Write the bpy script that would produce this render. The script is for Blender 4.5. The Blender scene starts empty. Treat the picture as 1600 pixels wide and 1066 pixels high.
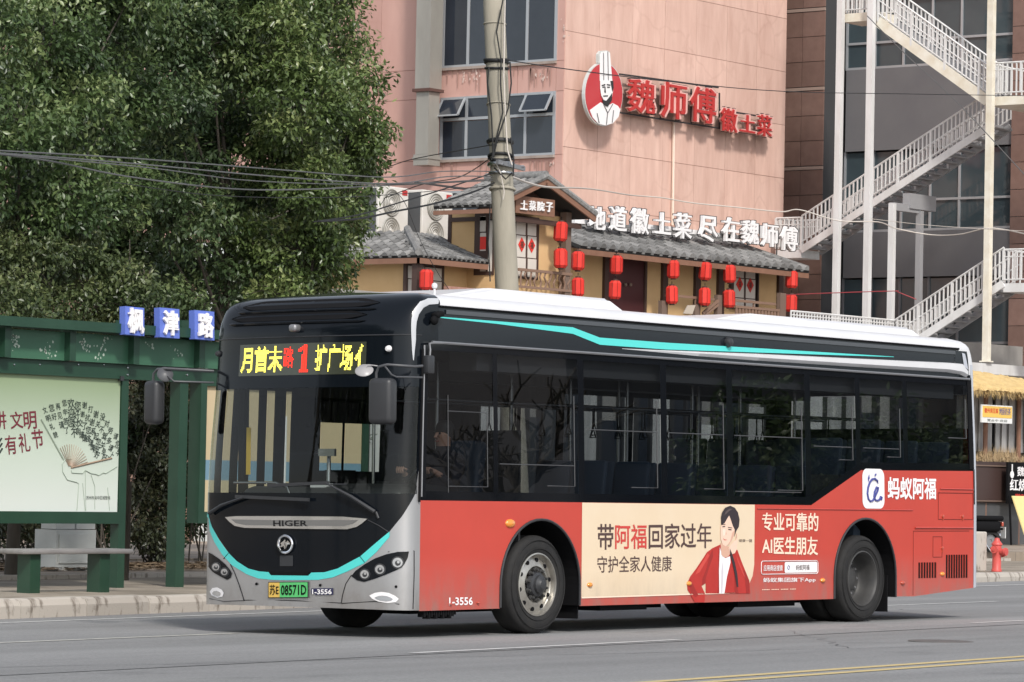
import bpy, bmesh, math, random
import numpy as np
from mathutils import Vector, Matrix
R=math.radians
rnd=random.Random(7)
sc=bpy.context.scene
col=sc.collection
# ------------------------------------------------------------------ camera
CF=R(0.8)                                   # crossfall of the carriageway
def tilt(v):                                # carriageway frame -> world
    return Vector((v[0], math.cos(CF)*v[1]+math.sin(CF)*v[2], -math.sin(CF)*v[1]+math.cos(CF)*v[2]))
CAMQ={'F': 5591.05, 'C': [-25.4299, -20.6144, 1.1913], 'r': [0.604765, -0.796347, 0.009547], 'u': [-0.043197, -0.02083, 0.998849], 'f': [0.795232, 0.604482, 0.046997]}
FPX=CAMQ['F']
C0,r0,u0,f0=[Vector(CAMQ[k]) for k in 'Cruf']
CW,rW,uW,fW=tilt(C0),tilt(r0),tilt(u0),tilt(f0)
cd=bpy.data.cameras.new('camera'); cam=bpy.data.objects.new('camera',cd); col.objects.link(cam)
cam.matrix_world=Matrix(((rW.x,uW.x,-fW.x,CW.x),(rW.y,uW.y,-fW.y,CW.y),(rW.z,uW.z,-fW.z,CW.z),(0,0,0,1)))
cd.sensor_width=36; cd.lens=FPX/1600*36; cd.clip_start=.5; cd.clip_end=1500
sc.camera=cam
# ------------------------------------------------------------------ sky, sun, exposure
SUN_AZ=R(215); SUN_EL=R(42)                 # azimuth clockwise from +Y
w=bpy.data.worlds.new('World'); sc.world=w; w.use_nodes=True
nt=w.node_tree; nt.nodes.clear()
out=nt.nodes.new('ShaderNodeOutputWorld'); bg=nt.nodes.new('ShaderNodeBackground'); sky=nt.nodes.new('ShaderNodeTexSky'); hs=nt.nodes.new('ShaderNodeHueSaturation')
sky.sky_type='NISHITA'; sky.sun_disc=False; sky.sun_elevation=SUN_EL; sky.sun_rotation=SUN_AZ; sky.air_density=1.0; sky.dust_density=1.2; sky.ozone_density=.8
hs.inputs['Saturation'].default_value=.38
nt.links.new(sky.outputs[0],hs.inputs['Color']); nt.links.new(hs.outputs[0],bg.inputs['Color']); nt.links.new(bg.outputs[0],out.inputs['Surface'])
bg.inputs['Strength'].default_value=.15
sl=bpy.data.lights.new('sun','SUN'); sl.energy=2.3; sl.angle=R(7); sl.color=(1,.95,.88)
so=bpy.data.objects.new('sun',sl); col.objects.link(so)
sd=Vector((math.sin(SUN_AZ)*math.cos(SUN_EL),math.cos(SUN_AZ)*math.cos(SUN_EL),math.sin(SUN_EL)))
so.rotation_euler=sd.to_track_quat('Z','Y').to_euler(); so.location=(0,-30,40)
vs=sc.view_settings; vs.view_transform='Standard'; vs.look='None'; vs.gamma=1; vs.use_curve_mapping=False; vs.exposure=0.42
# ------------------------------------------------------------------ projection helpers: a pixel of the 1600x1066 photo onto a plane of the place
def ray(px,py): return fW+(px-800)/FPX*rW-(py-533)/FPX*uW
def atY(px,py,Y):
    d=ray(px,py); return CW+d*((Y-CW.y)/d.y)
def atX(px,py,X):
    d=ray(px,py); return CW+d*((X-CW.x)/d.x)
def atD(px,py,D): return CW+ray(px,py)*D
def atZ(px,py,Z):
    d=ray(px,py); return CW+d*((Z-CW.z)/d.z)
def side(px,py,Y=0.0):
    d=f0+(px-800)/FPX*r0-(py-533)/FPX*u0; p=C0+d*((Y-C0.y)/d.y); return p.x,p.z
# ------------------------------------------------------------------ mesh helpers
class MB:
    def __init__(s): s.v=[]; s.f=[]
    def add(s,vs,fs):
        n=len(s.v); s.v+= [tuple(v) for v in vs]; s.f+=[tuple(i+n for i in f) for f in fs]; return s
    def box(s,c,d,M=None):
        x,y,z=[k/2 for k in d]; P=[Vector((a,b,e)) for a in(-x,x) for b in(-y,y) for e in(-z,z)]
        if M: P=[M@p for p in P]
        P=[p+Vector(c) for p in P]
        return s.add(P,[(0,1,3,2),(4,6,7,5),(0,4,5,1),(2,3,7,6),(0,2,6,4),(1,5,7,3)])
    def bx(s,a,b): return s.box([(a[i]+b[i])/2 for i in range(3)],[abs(b[i]-a[i]) for i in range(3)])
    def beam(s,p,q,w,h,up=(0,0,1)):
        p=Vector(p);q=Vector(q);d=(q-p); L=d.length; d.normalize(); up=Vector(up)
        sx=d.cross(up)
        if sx.length<1e-4: sx=d.cross(Vector((1,0,0)))
        sx.normalize(); u=sx.cross(d)
        M=Matrix((sx,d,u)).transposed()
        return s.box((p+q)/2,(w,L,h),M)
    def tube(s,pts,r,n=8,caps=True):
        pts=[Vector(p) for p in pts]; rings=[]
        rr=r if isinstance(r,(list,tuple)) else [r]*len(pts)
        prev=None
        for i,p in enumerate(pts):
            d=(pts[min(i+1,len(pts)-1)]-pts[max(i-1,0)]).normalized()
            a=prev-d*prev.dot(d) if prev is not None else (d.cross(Vector((0,0,1))) if abs(d.z)<.9 else d.cross(Vector((1,0,0))))
            a.normalize(); prev=a; b=d.cross(a)
            rings.append([p+(a*math.cos(2*math.pi*k/n)+b*math.sin(2*math.pi*k/n))*rr[i] for k in range(n)])
        V=[v for g in rings for v in g]; F=[]
        for i in range(len(pts)-1):
            for k in range(n): F.append((i*n+k,i*n+(k+1)%n,(i+1)*n+(k+1)%n,(i+1)*n+k))
        if caps: F.append(tuple(range(n-1,-1,-1))); F.append(tuple((len(pts)-1)*n+k for k in range(n)))
        return s.add(V,F)
    def lathe(s,prof,c=(0,0,0),n=32,axis='Z'):   # prof: (radius, along)
        V=[];F=[];m=len(prof)
        for k in range(n):
            a=2*math.pi*k/n
            for (r_,h) in prof:
                x,y=r_*math.cos(a),r_*math.sin(a)
                p=(x,y,h) if axis=='Z' else ((x,h,y) if axis=='Y' else (h,x,y))
                V.append(Vector(p)+Vector(c))
        for k in range(n):
            for j in range(m-1): F.append((k*m+j,((k+1)%n)*m+j,((k+1)%n)*m+j+1,k*m+j+1))
        return s.add(V,F)
    def poly(s,P): return s.add(P,[tuple(range(len(P)))])
    def prism(s,P,d):
        n=len(P); P=[Vector(p) for p in P]; d=Vector(d)
        return s.add(P+[p+d for p in P],[tuple(range(n))[::-1],tuple(range(n,2*n))]+[(i,(i+1)%n,n+(i+1)%n,n+i) for i in range(n)])
    def build(s,name,mat,parent=None,smooth=None,kind=None):
        me=bpy.data.meshes.new(name); me.from_pydata([tuple(v) for v in s.v],[],s.f)
        return link(name,me,mat,parent,smooth,kind)
def link(name,me,mat,parent=None,smooth=None,kind=None):
    if mat is not None and not me.materials: me.materials.append(mat)
    bm=bmesh.new(); bm.from_mesh(me); bmesh.ops.recalc_face_normals(bm,faces=bm.faces); bm.to_mesh(me); bm.free()
    if smooth: me.shade_smooth(); me.set_sharp_from_angle(angle=R(smooth))
    o=bpy.data.objects.new(name,me); col.objects.link(o)
    if parent is not None: attach(o,parent)
    if kind: o['kind']=kind
    return o
def attach(o,parent):                      # mesh written in the thing's outer frame
    o.parent=parent; o.matrix_parent_inverse=top_mat(parent).inverted()
def top_mat(p):
    if 'own' in root(p): return Matrix.Identity(4)
    return p.matrix_basis.copy() if p.parent is None else Matrix.Identity(4)
def root(p):
    while p.parent is not None: p=p.parent
    return p
def rounded(c,d,r,seg=3,M=None):
    bm=bmesh.new(); bmesh.ops.create_cube(bm,size=1); bmesh.ops.scale(bm,vec=d,verts=bm.verts)
    bmesh.ops.bevel(bm,geom=list(bm.edges),offset=r,segments=seg,profile=.5,affect='EDGES')
    V=[Vector(v.co) for v in bm.verts]; F=[tuple(v.index for v in f.verts) for f in bm.faces]; bm.free()
    if M: V=[M@v for v in V]
    return [v+Vector(c) for v in V],F
def thing(name,label,cat,loc=(0,0,0),rz=0,group=None,own=False):
    o=bpy.data.objects.new(name,None); col.objects.link(o); o.location=loc; o.rotation_euler=(0,0,rz); o.empty_display_size=.3
    o['label']=label; o['category']=cat
    if group: o['group']=group
    if own: o['own']=1                    # its parts are written in the thing's own frame
    return o
def tag(o,label,cat,group=None):
    o['label']=label; o['category']=cat
    if group: o['group']=group
    return o
def dup(src,loc,rz=None,label=None,group=None):
    r=src.copy(); col.objects.link(r); r.location=loc
    if rz is not None: r.rotation_euler=(0,0,rz)
    if label: r['label']=label
    if group: r['group']=group
    for ch in list(src.children):
        c=ch.copy(); col.objects.link(c); c.parent=r
        for g in list(ch.children):
            d=g.copy(); col.objects.link(d); d.parent=c
    return r
def inst(name,me,parent,M,mat=None):       # one small piece that shares its mesh
    o=bpy.data.objects.new(name,me); col.objects.link(o)
    if mat is not None and not me.materials: me.materials.append(mat)
    o.parent=parent; o.matrix_parent_inverse=top_mat(parent).inverted(); o.matrix_basis=M
    return o
def mesh_of(mb,name,mat,smooth=None):
    me=bpy.data.meshes.new(name); me.from_pydata([tuple(v) for v in mb.v],[],mb.f); me.materials.append(mat)
    bm=bmesh.new(); bm.from_mesh(me); bmesh.ops.recalc_face_normals(bm,faces=bm.faces); bm.to_mesh(me); bm.free()
    if smooth: me.shade_smooth(); me.set_sharp_from_angle(angle=R(smooth))
    return me
# text: outlines of the lettering as a mesh in its own 2D frame (unit em, baseline 0)
def text2d(s,offset=0.0,extrude=0.0,res=2):
    """flat outlines of a string; offset thickens the strokes by moving the outline outwards"""
    cu=bpy.data.curves.new('lettering','FONT'); cu.body=s; cu.size=1; cu.resolution_u=res
    ob=bpy.data.objects.new('lettering',cu); me=bpy.data.meshes.new_from_object(ob)
    bm=bmesh.new(); bm.from_mesh(me); bmesh.ops.remove_doubles(bm,verts=bm.verts,dist=1e-5)
    bpy.data.objects.remove(ob); bpy.data.curves.remove(cu); bpy.data.meshes.remove(me)
    if offset:
        acc={}
        for e in bm.edges:
            if len(e.link_faces)!=1: continue
            f=e.link_faces[0]; d=e.verts[1].co-e.verts[0].co; n=Vector((-d.y,d.x,0))
            if n.length<1e-9: continue
            n.normalize(); c=f.calc_center_median()-e.verts[0].co
            if n.dot(c)>0: n=-n
            for v in e.verts: acc.setdefault(v,[]).append(n)
        mv=[]
        for v,ns in acc.items():
            n=sum(ns,Vector()); 
            if n.length<.1: continue
            n.normalize(); k=min(2.0,1/max(.3,n.dot(ns[0]))); mv.append((v,n*k*offset))
        for v,m_ in mv: v.co+=m_
    edges=[(e.verts[0].index,e.verts[1].index) for e in bm.edges if len(e.link_faces)==1] if extrude else []
    bm.verts.index_update()
    if extrude: edges=[(e.verts[0].index,e.verts[1].index) for e in bm.edges if len(e.link_faces)==1]
    V=[tuple(v.co) for v in bm.verts]; F=[tuple(v.index for v in f.verts) for f in bm.faces]; bm.free()
    if extrude:
        n=len(V); V=[(x,y,extrude) for x,y,z in V]+[(x,y,-extrude) for x,y,z in V]; F=F+[tuple(i+n for i in f) for f in F]+[(a_,b_,b_+n,a_+n) for a_,b_ in edges]
    return V,F
def fit(V):
    xs=[v[0] for v in V]; ys=[v[1] for v in V]; return min(xs),max(xs),min(ys),max(ys)
def text_on(mb,s,fmap,x0,x1,y0,y1,offset=0.0):  # stretch the string into x0..x1, y0..y1 then map
    V,F=text2d(s,offset); a,b,c,d=fit(V)
    mb.add([fmap(x0+(v[0]-a)/(b-a)*(x1-x0), y0+(v[1]-c)/(d-c)*(y1-y0)) for v in V],F)
def solid_text(s,size,depth,offset=0.02,wide=1.0):   # a standing 3-D character, x right, z up, front towards -y
    V,F=text2d(s,offset,extrude=.5)
    return [(v[0]*size*wide,-v[2]*depth,v[1]*size) for v in V],F
# ------------------------------------------------------------------ materials
def mat(name,c,rough=.6,metal=0,c2=None,scale=4,bump=0,bscale=60,detail=5,spec=.5,coat=0,emit=0,stretch=(1,1,1),mid=.5,obj_var=0,contrast=.25):
    m=bpy.data.materials.new(name); m.use_nodes=True; t=m.node_tree; b=t.nodes['Principled BSDF']
    b.inputs['Base Color'].default_value=(*c,1); b.inputs['Roughness'].default_value=rough; b.inputs['Metallic'].default_value=metal
    b.inputs['Specular IOR Level'].default_value=spec; b.inputs['Coat Weight'].default_value=coat; b.inputs['Coat Roughness'].default_value=.05
    if emit: b.inputs['Emission Color'].default_value=(*c,1); b.inputs['Emission Strength'].default_value=emit
    tc=None
    if c2 or bump:
        tc=t.nodes.new('ShaderNodeTexCoord'); mp=t.nodes.new('ShaderNodeMapping'); mp.inputs['Scale'].default_value=stretch
        t.links.new(tc.outputs['Object'],mp.inputs[0])
    colout=None
    if c2:
        n=t.nodes.new('ShaderNodeTexNoise'); n.inputs['Scale'].default_value=scale; n.inputs['Detail'].default_value=detail; n.inputs['Roughness'].default_value=.62
        t.links.new(mp.outputs[0],n.inputs['Vector'])
        cr=t.nodes.new('ShaderNodeValToRGB'); cr.color_ramp.elements[0].position=mid-contrast; cr.color_ramp.elements[1].position=mid+contrast
        cr.color_ramp.elements[0].color=(*c,1); cr.color_ramp.elements[1].color=(*c2,1)
        t.links.new(n.outputs[0],cr.inputs[0]); colout=cr.outputs[0]
    if obj_var:
        oi=t.nodes.new('ShaderNodeObjectInfo'); h=t.nodes.new('ShaderNodeHueSaturation'); mr=t.nodes.new('ShaderNodeMapRange')
        mr.inputs['To Min'].default_value=1-obj_var; mr.inputs['To Max'].default_value=1+obj_var
        t.links.new(oi.outputs['Random'],mr.inputs['Value']); t.links.new(mr.outputs[0],h.inputs['Value'])
        if colout is not None: t.links.new(colout,h.inputs['Color'])
        else: h.inputs['Color'].default_value=(*c,1)
        colout=h.outputs[0]
    if colout is not None: t.links.new(colout,b.inputs['Base Color'])
    if bump:
        n2=t.nodes.new('ShaderNodeTexNoise'); n2.inputs['Scale'].default_value=bscale; n2.inputs['Detail'].default_value=4
        t.links.new(mp.outputs[0],n2.inputs['Vector']); bp=t.nodes.new('ShaderNodeBump'); bp.inputs['Strength'].default_value=bump; bp.inputs['Distance'].default_value=.02
        t.links.new(n2.outputs[0],bp.inputs['Height']); t.links.new(bp.outputs[0],b.inputs['Normal'])
    return m
def glass(name,tint,refl=1.0,rough=.0,ior=1.5):
    m=bpy.data.materials.new(name); m.use_nodes=True; t=m.node_tree; t.nodes.clear()
    o=t.nodes.new('ShaderNodeOutputMaterial'); mx=t.nodes.new('ShaderNodeMixShader'); tr=t.nodes.new('ShaderNodeBsdfTransparent'); gl=t.nodes.new('ShaderNodeBsdfGlossy'); fr=t.nodes.new('ShaderNodeFresnel')
    tr.inputs[0].default_value=(*tint,1); gl.inputs['Roughness'].default_value=rough; gl.inputs['Color'].default_value=(refl,refl,refl,1); 
    ge=t.nodes.new('ShaderNodeNewGeometry'); mr=t.nodes.new('ShaderNodeMapRange'); mr.inputs['To Min'].default_value=ior; mr.inputs['To Max'].default_value=1/ior
    t.links.new(ge.outputs['Backfacing'],mr.inputs['Value']); t.links.new(mr.outputs[0],fr.inputs['IOR'])
    t.links.new(fr.outputs[0],mx.inputs[0]); t.links.new(tr.outputs[0],mx.inputs[1]); t.links.new(gl.outputs[0],mx.inputs[2]); t.links.new(mx.outputs[0],o.inputs[0])
    return m
def srgb(r,g,b): return tuple(((x/255)/12.92 if x/255<=.04045 else ((x/255+.055)/1.055)**2.4) for x in (r,g,b))
# ------------------------------------------------------------------ material library
M={}
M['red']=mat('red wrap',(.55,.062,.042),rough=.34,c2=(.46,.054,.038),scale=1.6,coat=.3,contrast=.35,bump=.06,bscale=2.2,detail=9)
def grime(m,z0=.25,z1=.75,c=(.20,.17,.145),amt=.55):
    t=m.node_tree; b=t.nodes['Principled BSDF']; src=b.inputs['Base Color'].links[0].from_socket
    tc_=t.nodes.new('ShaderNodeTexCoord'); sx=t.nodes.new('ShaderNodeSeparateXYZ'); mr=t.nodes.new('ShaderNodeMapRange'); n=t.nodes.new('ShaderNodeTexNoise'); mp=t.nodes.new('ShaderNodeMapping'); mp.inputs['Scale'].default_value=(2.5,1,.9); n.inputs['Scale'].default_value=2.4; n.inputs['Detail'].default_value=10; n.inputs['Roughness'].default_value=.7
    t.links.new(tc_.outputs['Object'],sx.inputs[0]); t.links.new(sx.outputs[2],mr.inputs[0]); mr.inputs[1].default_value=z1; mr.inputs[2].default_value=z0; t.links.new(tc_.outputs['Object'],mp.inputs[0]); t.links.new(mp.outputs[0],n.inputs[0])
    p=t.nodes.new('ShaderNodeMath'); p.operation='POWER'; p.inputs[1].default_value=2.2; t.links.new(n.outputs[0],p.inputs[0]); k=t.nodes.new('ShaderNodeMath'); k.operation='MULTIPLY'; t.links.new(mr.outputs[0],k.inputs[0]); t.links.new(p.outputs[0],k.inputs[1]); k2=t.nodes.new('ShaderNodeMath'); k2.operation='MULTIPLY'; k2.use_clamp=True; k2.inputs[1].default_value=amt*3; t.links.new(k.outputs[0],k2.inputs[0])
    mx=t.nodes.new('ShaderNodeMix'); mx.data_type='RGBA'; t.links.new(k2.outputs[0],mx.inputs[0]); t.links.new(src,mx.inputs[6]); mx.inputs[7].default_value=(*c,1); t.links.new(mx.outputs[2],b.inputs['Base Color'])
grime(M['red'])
M['cream']=mat('cream print',(.74,.61,.45),rough=.4,c2=(.70,.55,.38),scale=.9,coat=.2)
M['silver']=mat('silver paint',(.44,.44,.45),rough=.28,metal=.5,coat=.5,c2=(.42,.42,.425),scale=2)
M['corner_silver']=mat('rear corner grey',(.45,.47,.52),rough=.35,coat=.3)
M['black_gloss']=mat('black gloss paint',(.005,.007,.010),rough=.10,spec=.25,coat=.06)
M['black_panel']=mat('black side panel',(.010,.013,.017),rough=.18,spec=.35,coat=.15)
M['frit']=mat('black glass border',(.005,.006,.008),rough=.04,spec=.45,coat=.15)
M['roofw']=mat('white roof paint',(.68,.68,.70),rough=.35,c2=(.58,.58,.59),scale=1.6,coat=.2)
M['stripe_grey']=mat('pale grey stripe',(.47,.48,.50),rough=.35)
M['teal']=mat('teal stripe',(.085,.62,.58),rough=.35)
M['whitep']=mat('white print',(.82,.80,.80),rough=.4)
M['creamtext']=mat('cream lettering',(.85,.66,.52),rough=.45)
M['brown_ink']=mat('dark brown ink',(.075,.04,.036),rough=.5)
M['red_ink']=mat('red ink',(.55,.05,.04),rough=.5)
M['rubber']=mat('tyre rubber',(.017,.017,.018),rough=.75,spec=.25,c2=(.028,.027,.026),scale=9,bump=.15,bscale=90)
M['black']=mat('matt black',(.007,.007,.008),rough=.8,spec=.12)
M['plastic']=mat('dark grey plastic',(.03,.031,.034),rough=.45)
M['grey_metal']=mat('grey metal',(.28,.28,.29),rough=.4,metal=.6)
M['sash']=mat('dull sash metal',(.055,.056,.06),rough=.45)
M['arm_grey']=mat('mirror arm grey',(.07,.072,.078),rough=.4)
M['chrome']=mat('chrome',(.85,.85,.86),rough=.14,metal=1)
M['rim']=mat('worn alloy rim',(.56,.54,.49),rough=.33,metal=.75,c2=(.30,.28,.25),scale=7)
M['dark_rim']=mat('dusty steel rim',(.045,.045,.046),rough=.55,metal=.3,c2=(.075,.073,.07),scale=8)
M['lens']=mat('amber lens',(.75,.26,.03),rough=.2,coat=1)
M['redlens']=mat('dull red marker',(.42,.07,.04),rough=.3,coat=.6)
M['lamp']=mat('clear lamp lens',(.60,.62,.64),rough=.08,metal=.6,coat=1)
M['yellow_led']=mat('yellow leds',(1,.86,.12),emit=1.5)
M['red_led']=mat('red leds',(1,.03,.015),emit=1.3)
M['screen']=mat('dark sign glass',(.045,.05,.035),rough=.12,coat=.3)
M['side_glass']=glass('tinted side glass',(.34,.36,.38),refl=.95,ior=1.85)
M['wind_glass']=glass('windscreen glass',(.62,.66,.64),refl=1,ior=1.38)
M['far_glass']=glass('far side glass',(.66,.70,.70),refl=.6)
M['inner']=mat('dark interior lining',(.035,.037,.04),rough=.7)
M['inner_light']=mat('grey ceiling lining',(.13,.13,.13),rough=.7)
M['seat']=mat('blue grey seat plastic',(.05,.07,.10),rough=.45)
M['steel']=mat('stainless rail',(.5,.5,.5),rough=.25,metal=1)
M['plate_green']=mat('green plate',(.10,.52,.16),rough=.4)
M['plate_yellow']=mat('yellow plate',(.72,.47,.10),rough=.4)
M['navy']=mat('dark navy sticker',(.02,.02,.07),rough=.4)
M['skin']=mat('skin',(.52,.30,.21),rough=.55)
M['skin_print']=mat('printed skin',(.78,.55,.43),rough=.5)
M['skin_shadow']=mat('printed skin darker tone',(.62,.37,.27),rough=.5)
M['hair_print']=mat('printed hair',(.03,.02,.024),rough=.5)
M['cardigan']=mat('printed red cardigan',(.46,.03,.022),rough=.5,c2=(.38,.02,.015),scale=5)
M['cloth_dark']=mat('dark cloth',(.018,.02,.03),rough=.9)
M['hair']=mat('black hair',(.01,.009,.009),rough=.6)
M['blueink']=mat('blue grey ink',(.06,.07,.26),rough=.4)
M['mirror_glass']=mat('convex mirror back',(.33,.32,.32),rough=.35)
grime(M['silver'],.25,.7); grime(M['cream'],.3,.6,amt=.3)
# ------------------------------------------------------------------ the bus (its own frame: x from the front axle end backwards, y to the kerb side, z up)
W=2.5; XF=-.06; XC=.32; XE=10.64
bus=thing('city_bus','red and black single deck city bus with white roof driving along the road','bus',(0,0,0),own=True)
bus.rotation_euler=(-CF,0,0)
def _perim():
    P=[]
    # far side from rear towards the front, front, near side, rear corner, back
    def fr(th):
        sg=1 if th>0 else -1
        t=sg*abs(math.sin(th))**(2/5.5); b=abs(math.cos(th))**(2/5.5)
        return (XF+ (XC-XF-.13)*(1-b)+.13*t*t, W/2+t*W/2)
    n=240
    front=[fr(-math.pi/2+math.pi*k/n) for k in range(n+1)]      # y 0 -> W
    front.reverse()                                           # y W -> 0
    rc=.16
    P=[(x,W) for x in np.linspace(XE-rc,XC,40)[:-1]]+front
    near=[(x,0) for x in np.linspace(XC,XE-rc,60)[1:]]
    rear=[(XE-rc+rc*math.sin(a),rc-rc*math.cos(a)) for a in np.linspace(0,math.pi/2,10)[1:]]
    back=[(XE,y) for y in np.linspace(rc,W-rc,20)[1:]]
    rear2=[(XE-rc+rc*math.cos(a),W-rc+rc*math.sin(a)) for a in np.linspace(0,math.pi/2,10)[1:]]
    P=P+near+rear+back+rear2
    P=np.array(P); return P
PP=_perim(); seg=np.r_[0,np.cumsum(np.hypot(*np.diff(PP,axis=0).T))]
i0=np.argmin(np.hypot(PP[:,0]-XC,PP[:,1])); SU=seg-seg[i0]      # u=0 where the straight near side begins
TT=np.gradient(PP,SU+np.arange(len(SU))*1e-9,axis=0); TT/=np.hypot(*TT.T)[:,None]+1e-12
NNx,NNy=TT[:,1],-TT[:,0]                                        # outward
UFAR=float(SU[np.argmin(np.hypot(PP[:,0]-XC,PP[:,1]-W))])     # u at the far front corner end
UEND=float(SU[-1])
def sm(t): t=max(0,min(1,t)); return t*t*(3-2*t)
def back_shift(z):
    if z<2.8: return .12*sm((z-1.3)/1.5)
    t=min(1,(z-2.8)/.4); return .12+.42*(1-math.sqrt(max(0,1-t*t)))
def rear_shift(z):
    if z<2.85: return .03*sm((z-1.7)/1.1)
    t=min(1,(z-2.85)/.35); return .03+.33*(1-math.sqrt(max(0,1-t*t)))
def tumble(z):
    if z<1.27: return 0.0
    if z<3.08: return .05*((z-1.27)/1.81)**1.3
    t=min(1,(z-3.08)/.12); return .05+.22*(1-math.sqrt(max(0,1-t*t)))
def S(u,z,off=0.0):
    x=float(np.interp(u,SU,PP[:,0])); y=float(np.interp(u,SU,PP[:,1])); nx=float(np.interp(u,SU,NNx)); ny=float(np.interp(u,SU,NNy))
    tb=tumble(z)
    k=1 if abs(ny)>.5 else abs(ny)/.5
    y+= (tb if y<W/2 else -tb)*min(1,abs(y-W/2)/(W/2))**2
    x+=back_shift(z)*max(0,1-max(0,x-XF)/.85) - rear_shift(z)*max(0,1-(XE-x)/.5)
    return Vector((x+nx*off,y+ny*off,z))
def uX(x): return x-XC
_yt=[(float(PP[i,1]),float(SU[i])) for i in range(len(SU)) if UFAR<=SU[i]<=0]
_yt.sort()
def uY(y): return float(np.interp(y,[a for a,b in _yt],[b for a,b in _yt]))
def uXfar(x): return UFAR-(x-XC)
def pr(p):
    d=p-C0; z=d.dot(f0); return 800+FPX*d.dot(r0)/z, 533-FPX*d.dot(u0)/z
_ut=np.linspace(UFAR,.3,300); _pp=np.array([pr(S(u,.9))[0] for u in _ut]); _k=int(np.argmin(_pp)); UVIS=float(_ut[_k])+.015; _put=_ut[_k:]; _pxt=_pp[_k:]
def inv(px,py,u=None):
    u=uX(side(px,py)[0]) if px>656 else float(np.interp(px,_pxt,_put))
    z=side(max(px,560),py)[1]
    for _ in range(14):
        a=pr(S(u,z)); e=(px-a[0],py-a[1])
        if abs(e[0])+abs(e[1])<.05: break
        h=.004; b=pr(S(u+h,z)); c=pr(S(u,z+h))
        J=((b[0]-a[0])/h,(c[0]-a[0])/h,(b[1]-a[1])/h,(c[1]-a[1])/h)
        det=J[0]*J[3]-J[1]*J[2]
        if abs(det)<1e-3: break
        du=(e[0]*J[3]-J[1]*e[1])/det; dz=(J[0]*e[1]-e[0]*J[2])/det
        u+=max(-.3,min(.3,du)); z+=max(-.3,min(.3,dz)); u=max(UVIS,min(uX(10.6),u)); z=max(.1,min(3.19,z))
    return u,z
def region(name,poly,m,off=0.0,du=.05,dz=.12,parent=None,smooth=40,kind=None,thick=0):
    """a polygon drawn in (u, z) on the body shell, cut finely enough to follow its curvature"""
    bm=bmesh.new(); vs_=[bm.verts.new((p[0],p[1],0)) for p in poly]; bm.faces.new(vs_)
    us=[p[0] for p in poly]; zs=[p[1] for p in poly]
    cuts=[]
    u=min(us)
    while u<max(us):
        x=float(np.interp(u,SU,PP[:,0])); y=float(np.interp(u,SU,PP[:,1]))
        step=du if (x<XC+.5 or x>XE-.6) else .5
        u+=step; cuts.append((u,0))
    z=min(zs)
    while z<max(zs):
        z+= dz if z<2.75 else .035; cuts.append((z,1))
    for c,ax in cuts:
        if (ax==0 and c<max(us)) or (ax==1 and c<max(zs)):
            bmesh.ops.bisect_plane(bm,geom=bm.verts[:]+bm.edges[:]+bm.faces[:],plane_co=(c,0,0) if ax==0 else (0,c,0),plane_no=(1,0,0) if ax==0 else (0,1,0),dist=1e-6)
    for v in bm.verts: v.co=S(v.co.x,v.co.y,off)
    me=bpy.data.meshes.new(name); bm.to_mesh(me); bm.free()
    return link(name,me,m,parent or bus,smooth,kind)
def rect(u0_,u1_,z0_,z1_): return [(u0_,z0_),(u1_,z0_),(u1_,z1_),(u0_,z1_)]
def pxr(pts,u=None): 
    o=[];g=u
    for p in pts:
        g=inv(p[0],p[1],g); o.append(g); g=g[0]
    return o
def arc(cx,cz,r_,a0,a1,n): return [(cx+r_*math.cos(a0+(a1-a0)*k/n),cz+r_*math.sin(a0+(a1-a0)*k/n)) for k in range(n+1)]
# --- lower side, red
A1,A2=2.176,8.106
def skirt(xs):                                             # lower edge of the near side
    P=[]
    P+=[(XC,.25),(1.539,.253),(1.539,.46)]+arc(A1,.46,.637,math.pi,0,22)[1:-1]+[(2.813,.46),(2.813,.257)]
    P+=[(7.469,.26),(7.469,.49)]+arc(A2,.49,.638,math.pi,0,22)[1:-1]+[(8.744,.49),(8.744,.27),(9.14,.265),(10.46,.345)]
    return P
low=[(uX(x),z) for x,z in skirt(0)]
top=[(uX(10.46),1.68),(uX(8.02),1.655),(uX(7.0),1.266),(0,1.266)]
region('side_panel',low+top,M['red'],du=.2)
# far side simple lower panel
region('side_panel',[(uXfar(10.46),.35),(uXfar(8.75),.27),(uXfar(8.74),1.0),(uXfar(7.47),1.0),(uXfar(7.46),.27),(uXfar(2.82),.27),(uXfar(2.81),1.0),(uXfar(1.54),1.0),(uXfar(1.53),.27),(UFAR,.27),(UFAR,1.266),(uXfar(10.46),1.266)],M['red'],du=.3)
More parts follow.
